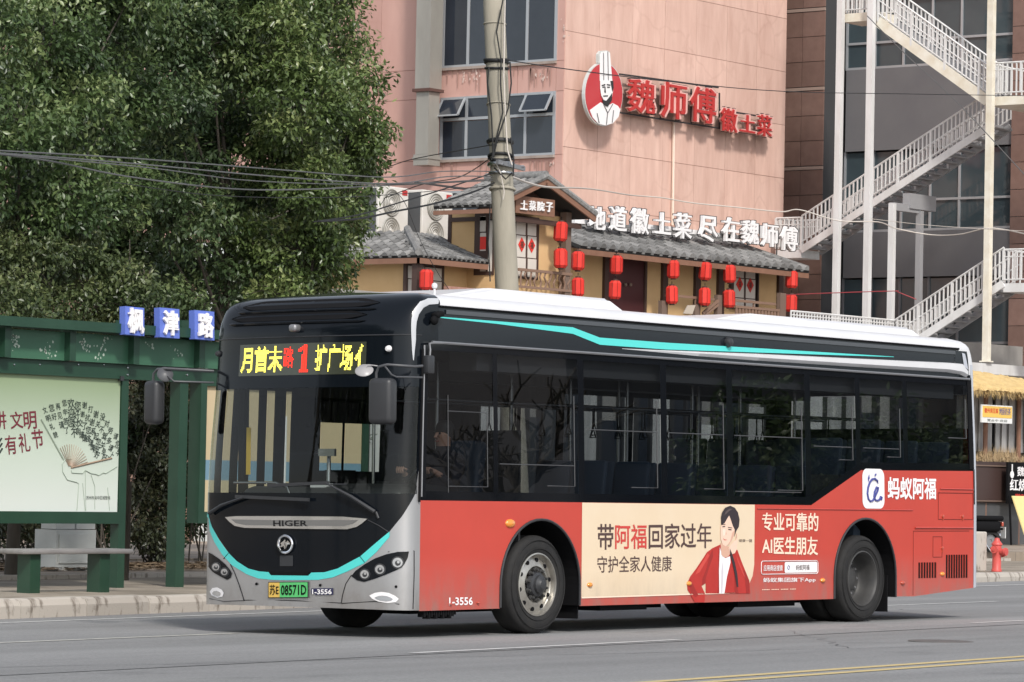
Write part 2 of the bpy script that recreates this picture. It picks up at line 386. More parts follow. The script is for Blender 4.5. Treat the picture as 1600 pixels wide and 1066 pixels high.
# --- black glazed band with its panes
PANES=[(.40,1.43),(1.50,2.79),(2.89,4.20),(4.31,5.40),(5.51,6.90),(7.01,7.92),(8.02,8.92),(9.02,10.36)]
ZB,ZT=1.345,2.66
def zlow(x): return 1.266 if x<7.0 else (1.266+(x-7.0)/1.02*.389 if x<8.02 else 1.655+(x-8.02)*.0106)
def pb(x): return max(ZB,zlow(x)+.085)
xs=[XC]+[v for p in PANES for v in p]+[10.46]
for i in range(0,len(xs)-1,2):
    a,b=xs[i],xs[i+1]
    P=[(uX(a),zlow(a)),(uX(b),zlow(b)),(uX(b),2.735),(uX(a),2.735)]
    region('window_pillar',P,M['frit'],du=.1)
mbf=MB()
for k,(a,b) in enumerate(PANES):
    region('window_band',[(uX(a),zlow(a)),(uX(b),zlow(b)),(uX(b),pb(b)),(uX(a),pb(a))],M['frit'],du=.2)
    region('window_band',rect(uX(a),uX(b),ZT,2.735),M['frit'],du=.2)
    p=region('window_pane',[(uX(a),pb(a)),(uX(b),pb(b)),(uX(b),ZT),(uX(a),ZT)],M['side_glass'],off=-.004,du=.2)
    # thin divider line and inner sliding sash
    fm=MB(); q=a+(b-a)*.60 if k not in (0,) else a+.38
    mm=lambda x,z,o=.004:S(uX(x),z,o)
    zc=pb(q)
    if k==0:
        fm.tube([mm(.72,2.10),mm(1.33,2.10),mm(1.33,1.40),mm(.74,1.40)],.005,5)
        fm.tube([mm(.73,2.25),mm(.73,1.34)],.004,5)
    elif k in (1,2,3,4):
        fm.tube([mm(b-.07,2.30),mm(b-.07,1.42),mm(q,1.42)],.006,5); fm.tube([mm(a+.02,1.62 if k==1 else 1.98),mm(b-.08,1.62 if k==1 else 1.98)],.005,5)
        if k==4: fm.tube([mm(a+.03,1.40),mm(b-.1,1.40)],.005,5)
    elif k in (5,6):
        fm.tube([mm(a+.05,1.90),mm(b-.1,1.90)],.005,5); fm.tube([mm(b-.07,2.35),mm(b-.07,pb(b)+.06),mm(b-.35,pb(b)+.06)],.006,5)
    else:
        fm.tube([mm(b-.05,2.5),mm(b-.05,2.05),mm(b-.45,2.05)],.007,5)
    fm.build('sash_frame',M['sash'],p,smooth=40)
# far side: glazed band and doors
fx_=lambda px:side(px,680,2.5)[0]
FP=[(fx_(346),fx_(358)),(fx_(371),fx_(401)),(fx_(414),fx_(426)),(fx_(444),fx_(452)),(fx_(499),fx_(533)),(fx_(537),fx_(592)),(4.40,5.05),(5.12,5.75),(5.9,7.1),(7.2,8.4),(8.5,9.9)]
FP=[(a,b,(1.28,2.33) if k<4 else ((1.56,2.04) if k<6 else ((1.28,2.3) if k<8 else (1.36,2.45)))) for k,(a,b) in enumerate(FP)]
xs=[XC]+[v for p in FP for v in p[:2]]+[10.46]
for i in range(0,len(xs)-1,2): region('window_pillar',rect(uXfar(xs[i+1]),uXfar(xs[i]),1.266,2.735),M['frit'],du=.2)
for k,(a,b,(z0,z1)) in enumerate(FP):
    door=k<4 or k in(7,8)
    region('door_pane' if door else 'window_pane',rect(uXfar(b),uXfar(a),z0,z1),M['far_glass'],off=-.004,du=.3)
    region('window_band',rect(uXfar(b),uXfar(a),z1,2.735),M['frit'],du=.3); region('window_band',rect(uXfar(b),uXfar(a),1.266,z0),M['frit'],du=.3)
# --- upper black panel and roof edge
for sgn in (1,-1):
    f=(lambda x:uX(x)) if sgn>0 else (lambda x:uXfar(x))
    a,b=f(.58),f(10.2)
    if sgn>0: region('upper_panel',rect(a,b,2.735,3.075),M['black_panel'],du=.2)
    else: region('upper_panel',rect(b,a,2.735,3.075),M['black_panel'],du=.4)
region('upper_ridge',rect(uX(.7),uX(10.1),3.005,3.045),mat('ridge reflection grey',(.055,.06,.068),rough=.3,coat=.3),off=.012,du=.3)  # raised step; its lighter grey paints in the reflection along it
tr=MB(); tr.tube([S(uX(x),2.733,.012) for x in np.linspace(.45,10.42,30)],.014,6); tr.build('gutter_rail',M['grey_metal'],bus,smooth=50)
tr=MB(); tr.tube([S(uX(x),3.072,.006) for x in np.linspace(.58,10.2,30)],.012,6); tr.build('roof_seam',M['black'],bus,smooth=50)
# teal and white stripes
def strip(name,pts,m,off=.006):
    up=[(uX(x),a) for x,a,b in pts]; lo=[(uX(x),b) for x,a,b in pts]
    return region(name,lo+up[::-1],m,off=off,du=.3)
strip('teal_stripe',[(.575,2.975,2.966),(1.5,2.975,2.950),(2.72,2.974,2.910),(3.17,2.893,2.822),(4.3,2.892,2.822),(6.2,2.908,2.865),(8.75,2.927,2.922)],M['teal'])
wm=MB(); sec=[]
for x,a,b,o in [(3.55,2.801,2.798,.004),(4.2,2.812,2.797,.008),(4.9,2.826,2.796,.02),(6,2.848,2.795,.035),(8,2.876,2.803,.045),(9.9,2.905,2.815,.05),(10.20,2.905,2.80,.05),(10.36,2.83,2.77,.03)]:
    k_=min(1,max(.05,(x-3.5)/1.6)); sec.append([S(uX(x),a,.002),S(uX(x),a-.008*k_,o),S(uX(x),b+.012*k_,o),S(uX(x),b-.02*k_,.002)])
for i in range(len(sec)-1):
    for j in range(3): wm.add([sec[i][j],sec[i+1][j],sec[i+1][j+1],sec[i][j+1]],[(0,1,2,3)])
wm.build('white_moulding',M['roofw'],bus,smooth=40)
# --- roof: white from x .58 back
def roofskin(x0,x1,m,name,n):
    V=[];F=[]
    X=[x0+(x1-x0)*k/n for k in range(n+1)]
    prof=[(3.075+.125*k/7) for k in range(8)]
    for x in X:
        row=[]
        xx=min(x,10.2)
        for z in prof: p=S(uX(x),z,0); row.append(p)
        y1=row[-1].y
        for t in (.15,.4,.7,1.0): 
            yy=y1+(W/2-y1)*t; row.append(Vector((row[-1].x if t<.2 else row[7].x,yy,3.2+.03*math.sin(t*math.pi/2))))
        row=row+[Vector((p.x,W-p.y,p.z)) for p in row[-2::-1]]
        V+=row
    m_=len(row)
    for i in range(n):
        for j in range(m_-1): F.append((i*m_+j,(i+1)*m_+j,(i+1)*m_+j+1,i*m_+j+1))
    mb=MB(); mb.add(V,F); return mb.build(name,m,bus,smooth=60)
roofskin(.585,10.1,M['roofw'],'roof',24)
# rear cap: white roof corner and grey corner moulding
uc0=uX(10.1)
region('rear_cap',rect(uc0,uX(XE-.16)+.16*1.57+1.12,2.78,3.199),M['roofw'],du=.05)
region('rear_corner',[(uX(10.461),.345),(uX(XE-.16)+.25,.38),(uX(XE-.16)+.25,2.9),(uX(10.461),2.9),(uX(10.461),1.9)],M['corner_silver'],off=.003,du=.03)
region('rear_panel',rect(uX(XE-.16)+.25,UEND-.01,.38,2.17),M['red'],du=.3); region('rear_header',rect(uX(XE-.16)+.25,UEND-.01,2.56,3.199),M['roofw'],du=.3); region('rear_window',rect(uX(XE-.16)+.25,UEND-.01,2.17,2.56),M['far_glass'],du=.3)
region('rear_corner_trim',[(uX(10.37),1.70),(uX(10.472),1.70),(uX(10.472),2.75),(uX(10.37),2.75)],M['black'],off=.006,du=.03)
region('rear_corner_trim',[(uX(10.455),1.30),(uX(10.475),1.30),(uX(10.475),1.70),(uX(10.455),1.70)],M['black'],off=.010,du=.03)
region('upper_panel',rect(uX(10.1),uX(10.42),2.77,3.05),M['black_panel'],off=.004,du=.03)
region('corner_insert',[(uX(10.30),2.88),(uX(10.40),2.84),(uX(10.35),3.02),(uX(10.27),3.03)],M['corner_silver'],off=.009,du=.03)
# top closing of the rear cap
mb=MB(); mb.add([(10.1,.28,3.2),(10.17,.30,3.2),(10.17,W-.3,3.2),(10.1,W-.28,3.2),(10.1,W/2,3.23)],[(0,1,2,3,4)]); mb.build('rear_cap_top',M['roofw'],bus)
# roof pods
def pod(x0,x1,xa,xb,h,name):
    y0,y1=.42,W-.42; z=3.19
    bmv=[(x0,y0,z),(x1,y0,z),(x1,y1,z),(x0,y1,z),(xa,y0+.10,h),(xb,y0+.10,h),(xb,y1-.10,h),(xa,y1-.10,h)]
    mb=MB(); mb.add(bmv,[(0,1,5,4),(1,2,6,5),(2,3,7,6),(3,0,4,7),(4,5,6,7)])
    me=bpy.data.meshes.new(name); me.from_pydata(mb.v,[],mb.f); bm=bmesh.new(); bm.from_mesh(me); bmesh.ops.recalc_face_normals(bm,faces=bm.faces); bmesh.ops.bevel(bm,geom=[e for e in bm.edges],offset=.035,segments=3,affect='EDGES'); bm.to_mesh(me); bm.free()
    link(name,me,M['roofw'],bus,50)
pod(.95,4.2,2.0,4.0,3.335,'roof_pod'); pod(5.6,10.06,6.6,9.92,3.315,'roof_pod')
mb=MB(); mb.tube([(1.25,.6,3.2),(1.25,.6,3.30)],.012,6); mb.lathe([(.001,-.03),(.025,-.02),(.03,0),(.025,.02),(.001,.03)],(1.25,.6,3.315),10); mb.build('roof_eye_bolt',M['roofw'],bus,smooth=50)
# --- front shell
def zz(X,Y): return (320+X/3.947,720+Y/3.947)
T_lo=pxr([zz(*p) for p in [(24,352),(32,430),(60,500),(110,580),(170,645),(260,700),(330,726),(420,735),(500,737),(700,735),(790,720),(880,683),(985,632),(1060,563),(1140,470)]],UFAR+.05)
T_hi=pxr([zz(*p) for p in [(24,332),(45,405),(90,485),(150,570),(200,620),(270,665),(340,683),(395,687),(410,706),(640,709),(658,690),(740,688),(820,665),(900,622),(960,590),(1050,512),(1140,437)]],UFAR+.05)
ua=UFAR+.0
T_lo=[(ua,T_lo[0][1]+.03)]+T_lo; T_hi=[(ua,T_hi[0][1]+.06)]+T_hi
sil_top=pxr([zz(*p) for p in [(1140,437),(1215,345),(1265,265),(1298,205)]],-.3)
region('bumper',[(ua,.27)]+[(ua+k*(-.0-ua)/20,.255+.012*math.sin(k/20*math.pi)) for k in range(1,20)]+[(0,.255),(0,1.62)]+[(-.02,1.60)]+sil_top[::-1][:-1]+[sil_top[0]]+[(T_lo[-1][0],T_lo[-1][1])]+T_lo[::-1][1:],M['silver'],du=.035,dz=.06)
region('teal_band',T_lo+T_hi[::-1],M['teal'],off=.004,du=.04)
WSL,WSH=1.325,2.31
region('front_mask',T_hi+sil_top[1:]+[(-.02,1.60),(0,1.62),(0,2.735),(-.055,2.735),(-.055,WSL),(ua+.06,WSL),(ua+.06,2.31),(ua,2.31)],M['black_gloss'],du=.035)
region('windscreen',rect(ua+.06,-.055,WSL,WSH),M['wind_glass'],off=-.003,du=.035)
region('front_header',[(ua,2.31),(-.055,2.31),(-.055,2.735),(uX(.58),2.735),(uX(.58),3.199),(ua,3.199)],M['black_gloss'],du=.035)
region('front_header',[(uXfar(.58),2.735),(ua,2.735),(ua,3.199),(uXfar(.58),3.199)],M['black_gloss'],du=.05)
mb=MB(); ring=[S(u,3.199) for u in np.linspace(uXfar(.6),uX(.6),50)]
mb.add([(p.x,p.y,3.199) for p in ring]+[(.62,W/2,3.235)],[(i,i+1,50) for i in range(49)]); mb.build('dome_top',M['black_gloss'],bus,smooth=60)
# recessed louvres of the dome
def pline(pts,u=None): return pxr(pts,u)
for (a,b,h,tp) in (((.36,2.14),3.115,.030,0),((.28,2.20),3.035,.026,0)):
    pass
for zc,th,y0,y1 in ((3.10,.052,.42,2.18),(2.985,.050,.50,2.26)):
    mb=MB(); n=26
    V=[]
    for k in range(n+1):
        y=y0+(y1-y0)*k/n; u=uY(y); t=math.sin(math.pi*min(1,k/n*6 if k<n/2 else (n-k)/n*6)/2) if k not in(0,n) else .05
        V+=[S(u,zc+th*t,.006),S(u,zc+th*.2*t,-.002),S(u,zc-th*.75*t,.022*t+.004),S(u,zc-th*1.0*t,.004)]
    F=[]
    for k in range(n): F+=[(k*4+j,k*4+4+j,k*4+5+j,k*4+1+j) for j in range(3)]
    mb.add(V,F); mb.build('dome_louvre',M['black'],bus,smooth=30)
    mb=MB(); mb.tube([S(uY(y0+(y1-y0)*k/n),zc-th*1.1,.012) for k in range(n+1)],[.003]+[.016]*(n-1)+[.003],6); mb.build('dome_ridge',M['black_gloss'],bus,smooth=50)
# seam under the dome and header line, silver trims at the corner
mb=MB(); mb.tube([S(u,2.79,.002) for u in np.linspace(ua-.2,-.03,40)],.006,5); mb.build('dome_seam',M['plastic'],bus,smooth=50)
arc_px=[((684,466),(684,475)),((668,466),(670,476)),((656,471),(661,481)),((647,483),(654,491)),((643,498),(650.5,503)),((642.3,513),(649.5,515)),((642.8,530),(649.3,531)),((643.6,547),(647.5,548)),((645,563),(646.2,563))]
o_=pxr([a for a,b in arc_px],.2); i_=pxr([b for a,b in arc_px],.2)
region('corner_stripe',o_+i_[::-1],M['stripe_grey'],off=.006,du=.02)
mb=MB(); mb.tube([S(.0,1.30,.012),S(.0,1.9,.012),S(.0,2.55,.012),S(.0,2.70,.012)],.009,6); mb.build('corner_trim',M['grey_metal'],bus,smooth=50)
mb=MB(); mb.tube([S(-.028,1.25,.010),S(-.028,1.7,.012),S(-.03,2.2,.012),S(-.03,2.66,.012)],.012,6); mb.build('pillar_rib',M['black'],bus,smooth=50)
# headlamps, fog lamps, seams
def dz_(pts,u): return pxr([zz(*p) for p in pts],u)
def circ(cx,cy,r_,u,n=18,ry=None):
    return dz_([(cx+r_*math.cos(2*math.pi*k/n),cy+(ry or r_)*math.sin(2*math.pi*k/n)) for k in range(n)],u)
for pts,cs,u in (([(905,712),(930,680),(985,640),(1050,603),(1120,577),(1190,562),(1258,560),(1250,600),(1230,640),(1190,672),(1120,702),(1050,728),(985,748),(940,738)],[(990,700,26),(1083,670,28),(1190,628,30)],-.5),
                 ([(26,565),(50,578),(90,605),(130,640),(158,675),(170,695),(162,722),(140,735),(95,712),(50,685),(26,655)],[(76,655,22),(128,686,20)],UFAR+.15)):
    b=region('headlamp_housing',dz_(pts,u),M['black_gloss'],off=.006,du=.04)
    for (x,y,r_) in cs:
        l=region('headlamp_ring',circ(x,y,r_+9,u),M['plastic'],off=.010,du=.04,parent=b)
        region('headlamp_lens',circ(x,y,r_,u),M['lamp'],off=.016,du=.04,parent=b)
        region('headlamp_pupil',circ(x+2,y+3,r_*.55,u),M['plastic'],off=.019,du=.04,parent=b)
        region('headlamp_core',circ(x+5,y-3,r_*.28,u),M['lamp'],off=.021,du=.04,parent=b)
for pts,u in (([(1015,832),(1050,815),(1090,809),(1135,815),(1172,832),(1197,852),(1180,871),(1130,878),(1070,868),(1035,852)],-.4),([(33,808),(50,785),(80,781),(108,795),(120,815),(112,838),(80,845),(45,830)],UFAR+.12)):
    region('fog_lamp',dz_(pts,u),M['whitep'],off=.006,du=.04)
    cx=sum(p[0] for p in pts)/len(pts); cy=sum(p[1] for p in pts)/len(pts)
    region('fog_lens',dz_([(cx+(p[0]-cx)*.62,cy+6+(p[1]-cy)*.5) for p in pts],u),M['lamp'],off=.011,du=.04)
def seam(pts,u,m=None,r_=.0035,name='panel_seam'):
    mb=MB(); P=dz_(pts,u); mb.tube([S(a,b,.004) for a,b in P],r_,5); mb.build(name,m or M['black'],bus,smooth=50)
seam([(148,570),(118,605)],UFAR+.4); seam([(160,640),(185,690),(215,770),(245,865)],UFAR+.4); seam([(240,860),(540,862),(845,878)],-1.2)
seam([(958,590),(988,628)],-.5); seam([(905,705),(870,760),(850,830),(843,880)],-.5); seam([(1130,562),(1290,556)],-.3); seam([(1290,556),(1290,700),(1283,915)],-.2)
seam([(845,880),(1050,868),(1200,885)],-.4); seam([(1005,365),(1075,400),(1135,440)],-.4,M['plastic']); seam([(30,850),(120,868),(245,862)],UFAR+.2,M['plastic'])
for (x,y) in ((322,760),(714,768),(1180,777)): region('parking_sensor',circ(x,y,9,-.8 if x>400 else UFAR+.6,10),M['black'],off=.007)
# chrome grille bar, lettering, emblem, plate
g=region('grille_bar',dz_([(130,348),(200,342),(500,342),(850,345),(1006,358),(975,385),(940,408),(880,423),(600,420),(250,414),(190,402),(155,375)],-1.2),M['chrome'],off=.012,du=.04)
region('grille_inset',dz_([(170,362),(400,366),(800,366),(950,366),(915,390),(860,404),(600,402),(260,398),(200,386)],-1.2),mat('smoked chrome',(.24,.235,.23),rough=.25,metal=.5),off=.016,du=.04)
def fmapF(off): 
    def f(x,y):
        u,z=inv(320+x/3.947,720+y/3.947,-1.2); return S(u,z,off)
    return f
def bilin(corners,off):      # text frame (0..1,0..1) onto a quadrilateral of the shell given in photo-zoom coordinates (lower left, lower right, upper right, upper left)
    c=[inv(*p,u=-1.0 if p[0]<656 else None) for p in corners]
    def f(s,t):
        u=(1-t)*((1-s)*c[0][0]+s*c[1][0])+t*((1-s)*c[3][0]+s*c[2][0]); z=(1-t)*((1-s)*c[0][1]+s*c[1][1])+t*((1-s)*c[3][1]+s*c[2][1]); return S(u,z,off)
    return f
def print_text(name,s,corners,m,off=.008,offset=0,parent=None):
    mb=MB(); text_on(mb,s,bilin(corners,off),0,1,0,1,offset); o=mb.build(name,m,parent or bus,kind=None); return o
print_text('maker_lettering','HIGER',[zz(430,405),zz(640,405),zz(640,368),zz(430,368)],M['black'],.018,.012)
mb=MB(); eu,ez=inv(*zz(505,515),u=-1.3)
def onf(a,b,off=.02): return S(eu+a,ez+b,off)
mb.tube([onf(.088*math.cos(t),.078*math.sin(t)) for t in np.linspace(0,2*math.pi,33)],.013,7,False)
mb.build('emblem_ring',M['chrome'],bus,smooth=50)
mb=MB()
for P in ([(-.07,.012),(-.03,.03),(.0,.055),(.012,.045),(-.005,-.0),(.012,-.045),(.0,-.058),(-.02,-.02),(-.045,-.035),(-.078,-.03),(-.05,-.01)],[(.075,.02),(.04,.045),(.02,.02),(.0,.04),(.02,-.05),(.03,-.02),(.05,.0),(.08,.0)]):
    mb.prism([onf(a*.8,b*.8,.012) for a,b in P],onf(0,0,.028)-onf(0,0,.012))
mb.build('emblem_figure',M['chrome'],bus)
region('sensor_cover',dz_([(465,585),(547,585),(547,650),(465,650)],-1.3),M['plastic'],off=.006)
region('notch_lip',dz_([(400,684),(650,686),(640,706),(410,704)],-1.2),M['black'],off=.008)  # black lip filling the notch of the teal band
pl=region('number_plate',dz_([(396,747),(645,745),(645,846),(396,848)],-1.2),M['plastic'],off=.012,du=.04)
region('plate_panel',dz_([(401,752),(468,752),(468,842),(401,842)],-1.2),M['plate_yellow'],off=.016,parent=pl)
region('plate_panel',dz_([(469,752),(640,750),(640,840),(469,842)],-1.2),M['plate_green'],off=.016,parent=pl)
print_text('plate_lettering','苏E',[zz(408,828),zz(464,828),zz(464,765),zz(408,765)],M['black'],.020,.01,pl)
print_text('plate_lettering','08571D',[zz(478,830),zz(634,828),zz(634,764),zz(478,766)],M['black'],.020,.02,pl)
region('fleet_number_plate',dz_([(660,788),(795,786),(795,827),(688,829),(683,820),(660,820)],-1.0),M['navy'],off=.010)
print_text('fleet_number','1-3556',[zz(667,824),zz(788,824),zz(788,792),zz(667,792)],M['whitep'],.014,.03)
# destination display: a field of leds
region('destination_screen',rect(uY(2.06),uY(.47),2.43,2.73),M['screen'],off=.004,du=.04)
def leds(strs,m,y0,y1,z0,z1,name,rows=16,bold=.02):
    V,F=text2d(strs,bold); a,b,c,d=fit(V)
    T=[]
    for f in F:
        P=[(V[i][0],V[i][1]) for i in f]
        for k in range(1,len(P)-1):
            A,B,D=P[0],P[k],P[k+1]
            if abs((B[0]-A[0])*(D[1]-A[1])-(B[1]-A[1])*(D[0]-A[0]))>1e-6: T.append((A,B,D))
    cols=max(4,int(rows*(y0-y1)/(z1-z0)))
    mb=MB(); s=(z1-z0)/rows*.38
    for r_ in range(rows):
        for c_ in range(cols):
            x=a+(c_+.5)/cols*(b-a); y=c+(r_+.5)/rows*(d-c); hit=False
            for (A,B,Cc) in T:
                d1=(x-B[0])*(A[1]-B[1])-(A[0]-B[0])*(y-B[1]); d2=(x-Cc[0])*(B[1]-Cc[1])-(B[0]-Cc[0])*(y-Cc[1]); d3=(x-A[0])*(Cc[1]-A[1])-(Cc[0]-A[0])*(y-A[1])
                if not ((d1<0 or d2<0 or d3<0) and (d1>0 or d2>0 or d3>0)): hit=True; break
            if hit:
                yy=y0+(y1-y0)*(c_+.5)/cols; z=z0+(z1-z0)*(r_+.5)/rows; u=uY(yy)
                mb.add([S(u-s,z-s,.009),S(u+s,z-s,.009),S(u+s,z+s,.009),S(u-s,z+s,.009)],[(0,1,2,3)])
    o=mb.build(name,m,bus,kind='stuff'); return o
leds('月首末',M['yellow_led'],2.03,1.46,2.46,2.71,'led_lettering',20,.03)
leds('路',M['red_led'],1.45,1.32,2.50,2.70,'led_lettering',14,.03)
mb=MB(); BM=['000110','001110','011110','111110','110110']+['000110']*2+['001110']*9+['001110']*2+['011111']*2; n_=len(BM)
for r_,row in enumerate(BM):
    for c_,q in enumerate(row+'0'):
        if q=='1':
            u=uY(1.27-(c_+.5)*.022); z=2.715-(r_+.5)*.013; mb.add([S(u-.009,z-.0055,.009),S(u+.009,z-.0055,.009),S(u+.009,z+.0055,.009),S(u-.009,z+.0055,.009)],[(0,1,2,3)])
mb.build('led_lettering',M['red_led'],bus,kind='stuff')
leds('扩广场',M['yellow_led'],1.06,.62,2.455,2.71,'led_lettering',20,.03)
leds('亻',M['yellow_led'],.60,.50,2.455,2.71,'led_lettering',18,.03)
for (px,py) in ((608,545),(343,553)):
    c=S(*inv(px,py,-.2 if px>500 else UFAR+.1),.01); mb=MB(); mb.lathe([(.001,-.03),(.022,-.026),(.03,-.005),(.03,.01)],c,14,'X'); mb.build('marker_lamp',M['whitep'] if px>500 else M['plastic'],bus,smooth=50)
c=S(*inv(464,513,-1.1),.0); mb=MB(); v_,f_=rounded(c+Vector((-.03,0,0)),(.10,.09,.07),.025); mb.add(v_,f_); mb.build('dome_camera',M['grey_metal'],bus,smooth=50)
# wipers, mirrors
mb=MB()
mb.tube([S(*inv(588,800,-.5),.03),S(*inv(553,776,-.6),.05),S(*inv(515,755,-.8),.06)],[.02,.016,.009],6)
mb.tube([S(*inv(588,800,-.5),.01),S(*inv(592,810,-.5),.01)],.012,6); mb.build('wiper_arm',M['plastic'],bus,smooth=50)
mb=MB(); mb.beam(S(*inv(422,759,-1.5),.03),S(*inv(518,754.5,-.9),.05),.02,.03); mb.tube([S(*inv(470,757,-1.2),.04),S(*inv(545,757,-.6),.04)],.006,5); mb.build('wiper_blade',M['plastic'],bus)
mb=MB(); mb.tube([S(*inv(332,802,UFAR+.06),.03),S(*inv(352,790,UFAR+.2),.05),S(*inv(385,778,UFAR+.5),.06)],[.02,.016,.009],6); mb.build('wiper_arm',M['plastic'],bus,smooth=50)
mb=MB(); mb.beam(S(*inv(372,776,-2.2),.03),S(*inv(488,781,-1.1),.05),.02,.03); mb.build('wiper_blade',M['plastic'],bus)
# near mirror
def fy(px,py,Y,X=None):
    d=f0+(px-800)/FPX*r0-(py-533)/FPX*u0
    return C0+d*((Y-C0.y)/d.y) if X is None else C0+d*((X-C0.x)/d.x)
mX=-.22
m0=fy(0,0,0,X=mX)
mp=lambda px,py,X=mX: fy(px,py,0,X)
mr=MB(); c=mp(598,627); v_,f_=rounded(c,(.16,.24,.42),.05,4,Matrix.Rotation(R(12),3,'Z')); mr.add(v_,f_); mir=mr.build('wing_mirror',M['plastic'],bus,smooth=50)
ar=MB(); ar.tube([mp(660,572,.1),mp(648,573,0),mp(605,570),mp(592,573),mp(588,583),mp(588,600)],.013,8); ar.tube([mp(660,590,.1),mp(620,589),mp(612,586),mp(602,573)],.009,8)
ar.build('mirror_arm',M['arm_grey'],mir,smooth=50)
bx_=MB(); v_,f_=rounded(S(.02,2.52,.05),(.10,.07,.17),.015,2); bx_.add(v_,f_); bx_.build('mirror_bracket',M['plastic'],mir,smooth=40)
cm=MB(); c=mp(569,579,-.3); cm.lathe([(.001,-.012),(.075,-.01),(.085,0),(.075,.012),(.001,.02)],(0,0,0),20); Rm=Matrix.Rotation(R(25),3,'X')@Matrix.Rotation(R(-35),3,'Y'); cm.v=[tuple(Rm@Vector(v)+c) for v in cm.v]; cm.tube([c,mp(575,570,-.28),mp(590,572)],.006,6); cm.build('blind_spot_mirror',M['mirror_glass'],mir,smooth=50)
# far mirror
mp2=lambda px,py,X=-.12: fy(px,py,0,X)
mr=MB(); c=mp2(241,629); v_,f_=rounded(c,(.14,.20,.42),.05,4,Matrix.Rotation(R(-10),3,'Z')); mr.add(v_,f_); mir2=mr.build('wing_mirror',M['plastic'],bus,smooth=50)
ar=MB(); ar.tube([mp2(334,580,.25),mp2(260,576),mp2(246,577),mp2(240,584),mp2(239,602)],.013,8); ar.tube([mp2(334,598,.25),mp2(272,596),mp2(262,588)],.009,8); ar.build('mirror_arm',M['arm_grey'],mir2,smooth=50)
cm=MB(); c=mp2(258,585); cm.lathe([(.001,-.012),(.07,-.01),(.08,0),(.07,.012),(.001,.02)],(0,0,0),20); Rm=Matrix.Rotation(R(60),3,'X')@Matrix.Rotation(R(-35),3,'Y'); cm.v=[tuple(Rm@Vector(v)+c) for v in cm.v]; cm.build('blind_spot_mirror',M['arm_grey'],mir2,smooth=50)
# corner frame rail of the driver's window and side camera
mb=MB(); mb.tube([S(.03,2.55,.05),S(.03,2.66,.06),S(.03,2.715,.05),S(.12,2.722,.04),S(.3,2.728,.03)],.01,6); mb.build('corner_rail',M['grey_metal'],bus,smooth=50)
mb=MB(); c=S(*inv(679,492),.04); v_,f_=rounded(c,(.11,.09,.055),.02,2,Matrix.Rotation(R(-15),3,'Y')); mb.add(v_,f_); mb.lathe([(.001,-.03),(.03,-.025),(.045,0),(.04,.02),(.001,.045)],S(*inv(673,501),.045),14,'Y'); mb.build('side_camera',M['black'],bus,smooth=50)
mb=MB(); c=S(*inv(1136,535),.02); mb.lathe([(.001,-.045),(.04,-.035),(.055,0),(.05,.02)],c,14,'Y'); mb.build('side_camera',M['plastic'],bus,smooth=50)
# --- wheels
def wheel(x,far=False,rear=False):
    s=-1 if far else 1; y=.035 if not far else W-.035
    Rr=.472; wd=.275
    t=MB()
    prof=[(.30,.012),(.315,-.004),(.36,-.012),(.40,-.010),(.44,.0),(.462,.018),(Rr,.045),(Rr,wd-.045),(.462,wd-.018),(.40,wd+.005),(.31,wd)]
    t.lathe([(r_,h*s) for r_,h in prof],(x,y,Rr),56,'Y')
    if rear: t.lathe([(r_,(h+.31)*s) for r_,h in prof],(x,y,Rr),40,'Y')
    for rr in (.345,.425): t.lathe([(rr-.004,-.014*s),(rr,-.019*s),(rr+.004,-.012*s)],(x,y,Rr),56,'Y')
    o=t.build('wheel',M['rubber'],bus,smooth=50)
    if not rear:
        r=MB(); r.lathe([(h_[0],h_[1]*s) for h_ in [(.30,.06),(.305,-.004),(.292,-.008),(.286,.004),(.280,.05),(.272,.058),(.20,.022),(.178,.018),(.172,.03),(.168,.05),(.10,.055),(.001,.055)]],(x,y,Rr),48,'Y'); r.build('rim',M['rim'],o,smooth=35)
        for k in range(10):
            a=2*math.pi*(k+.3)/10; h=MB(); h.lathe([(.001,.0),(.021,.0),(.021,.02)],(0,0,0),12,'Y')
            h.v=[(v[0]+x+.237*math.cos(a), v[1]*s+y+.030*s-.002*s, v[2]+Rr+.237*math.sin(a)) for v in h.v]; h.build('rim_hole',M['black'],o)
            b=MB(); b.lathe([(.001,-.05),(.012,-.05),(.015,-.02),(.022,-.018),(.022,.02)],(0,0,0),8,'Y'); b.v=[(v[0]+x+.145*math.cos(a+.2), v[1]*s+y+.03*s, v[2]+Rr+.145*math.sin(a+.2)) for v in b.v]; b.build('wheel_nut',M['dark_rim'],o,smooth=40)
        h=MB(); h.lathe([(r_,q*s) for r_,q in [(.13,.03),(.115,-.01),(.09,-.02),(.085,-.045),(.06,-.06),(.045,-.075),(.001,-.08)]],(x,y,Rr),24,'Y'); h.build('wheel_hub',M['plastic'],o,smooth=35)
    else:
        r=MB(); r.lathe([(r_,q*s) for r_,q in [(.31,.02),(.305,-.004),(.292,-.008),(.284,.006),(.276,.02),(.262,.10),(.255,.17),(.235,.20),(.14,.215),(.13,.16),(.10,.14),(.06,.135),(.001,.13)]],(x,y,Rr),48,'Y'); r.build('rim',M['dark_rim'],o,smooth=35)
        for k in range(10):
            a=2*math.pi*k/10; b=MB(); b.lathe([(.001,-.03),(.012,-.03),(.02,.0),(.02,.02)],(0,0,0),8,'Y'); b.v=[(v[0]+x+.17*math.cos(a), v[1]*s+y+.2*s, v[2]+Rr+.17*math.sin(a)) for v in b.v]; b.build('wheel_nut',M['grey_metal'],o)
wheel(A1); wheel(A2-.0,rear=True); wheel(A1,far=True); wheel(A2,far=True,rear=True)
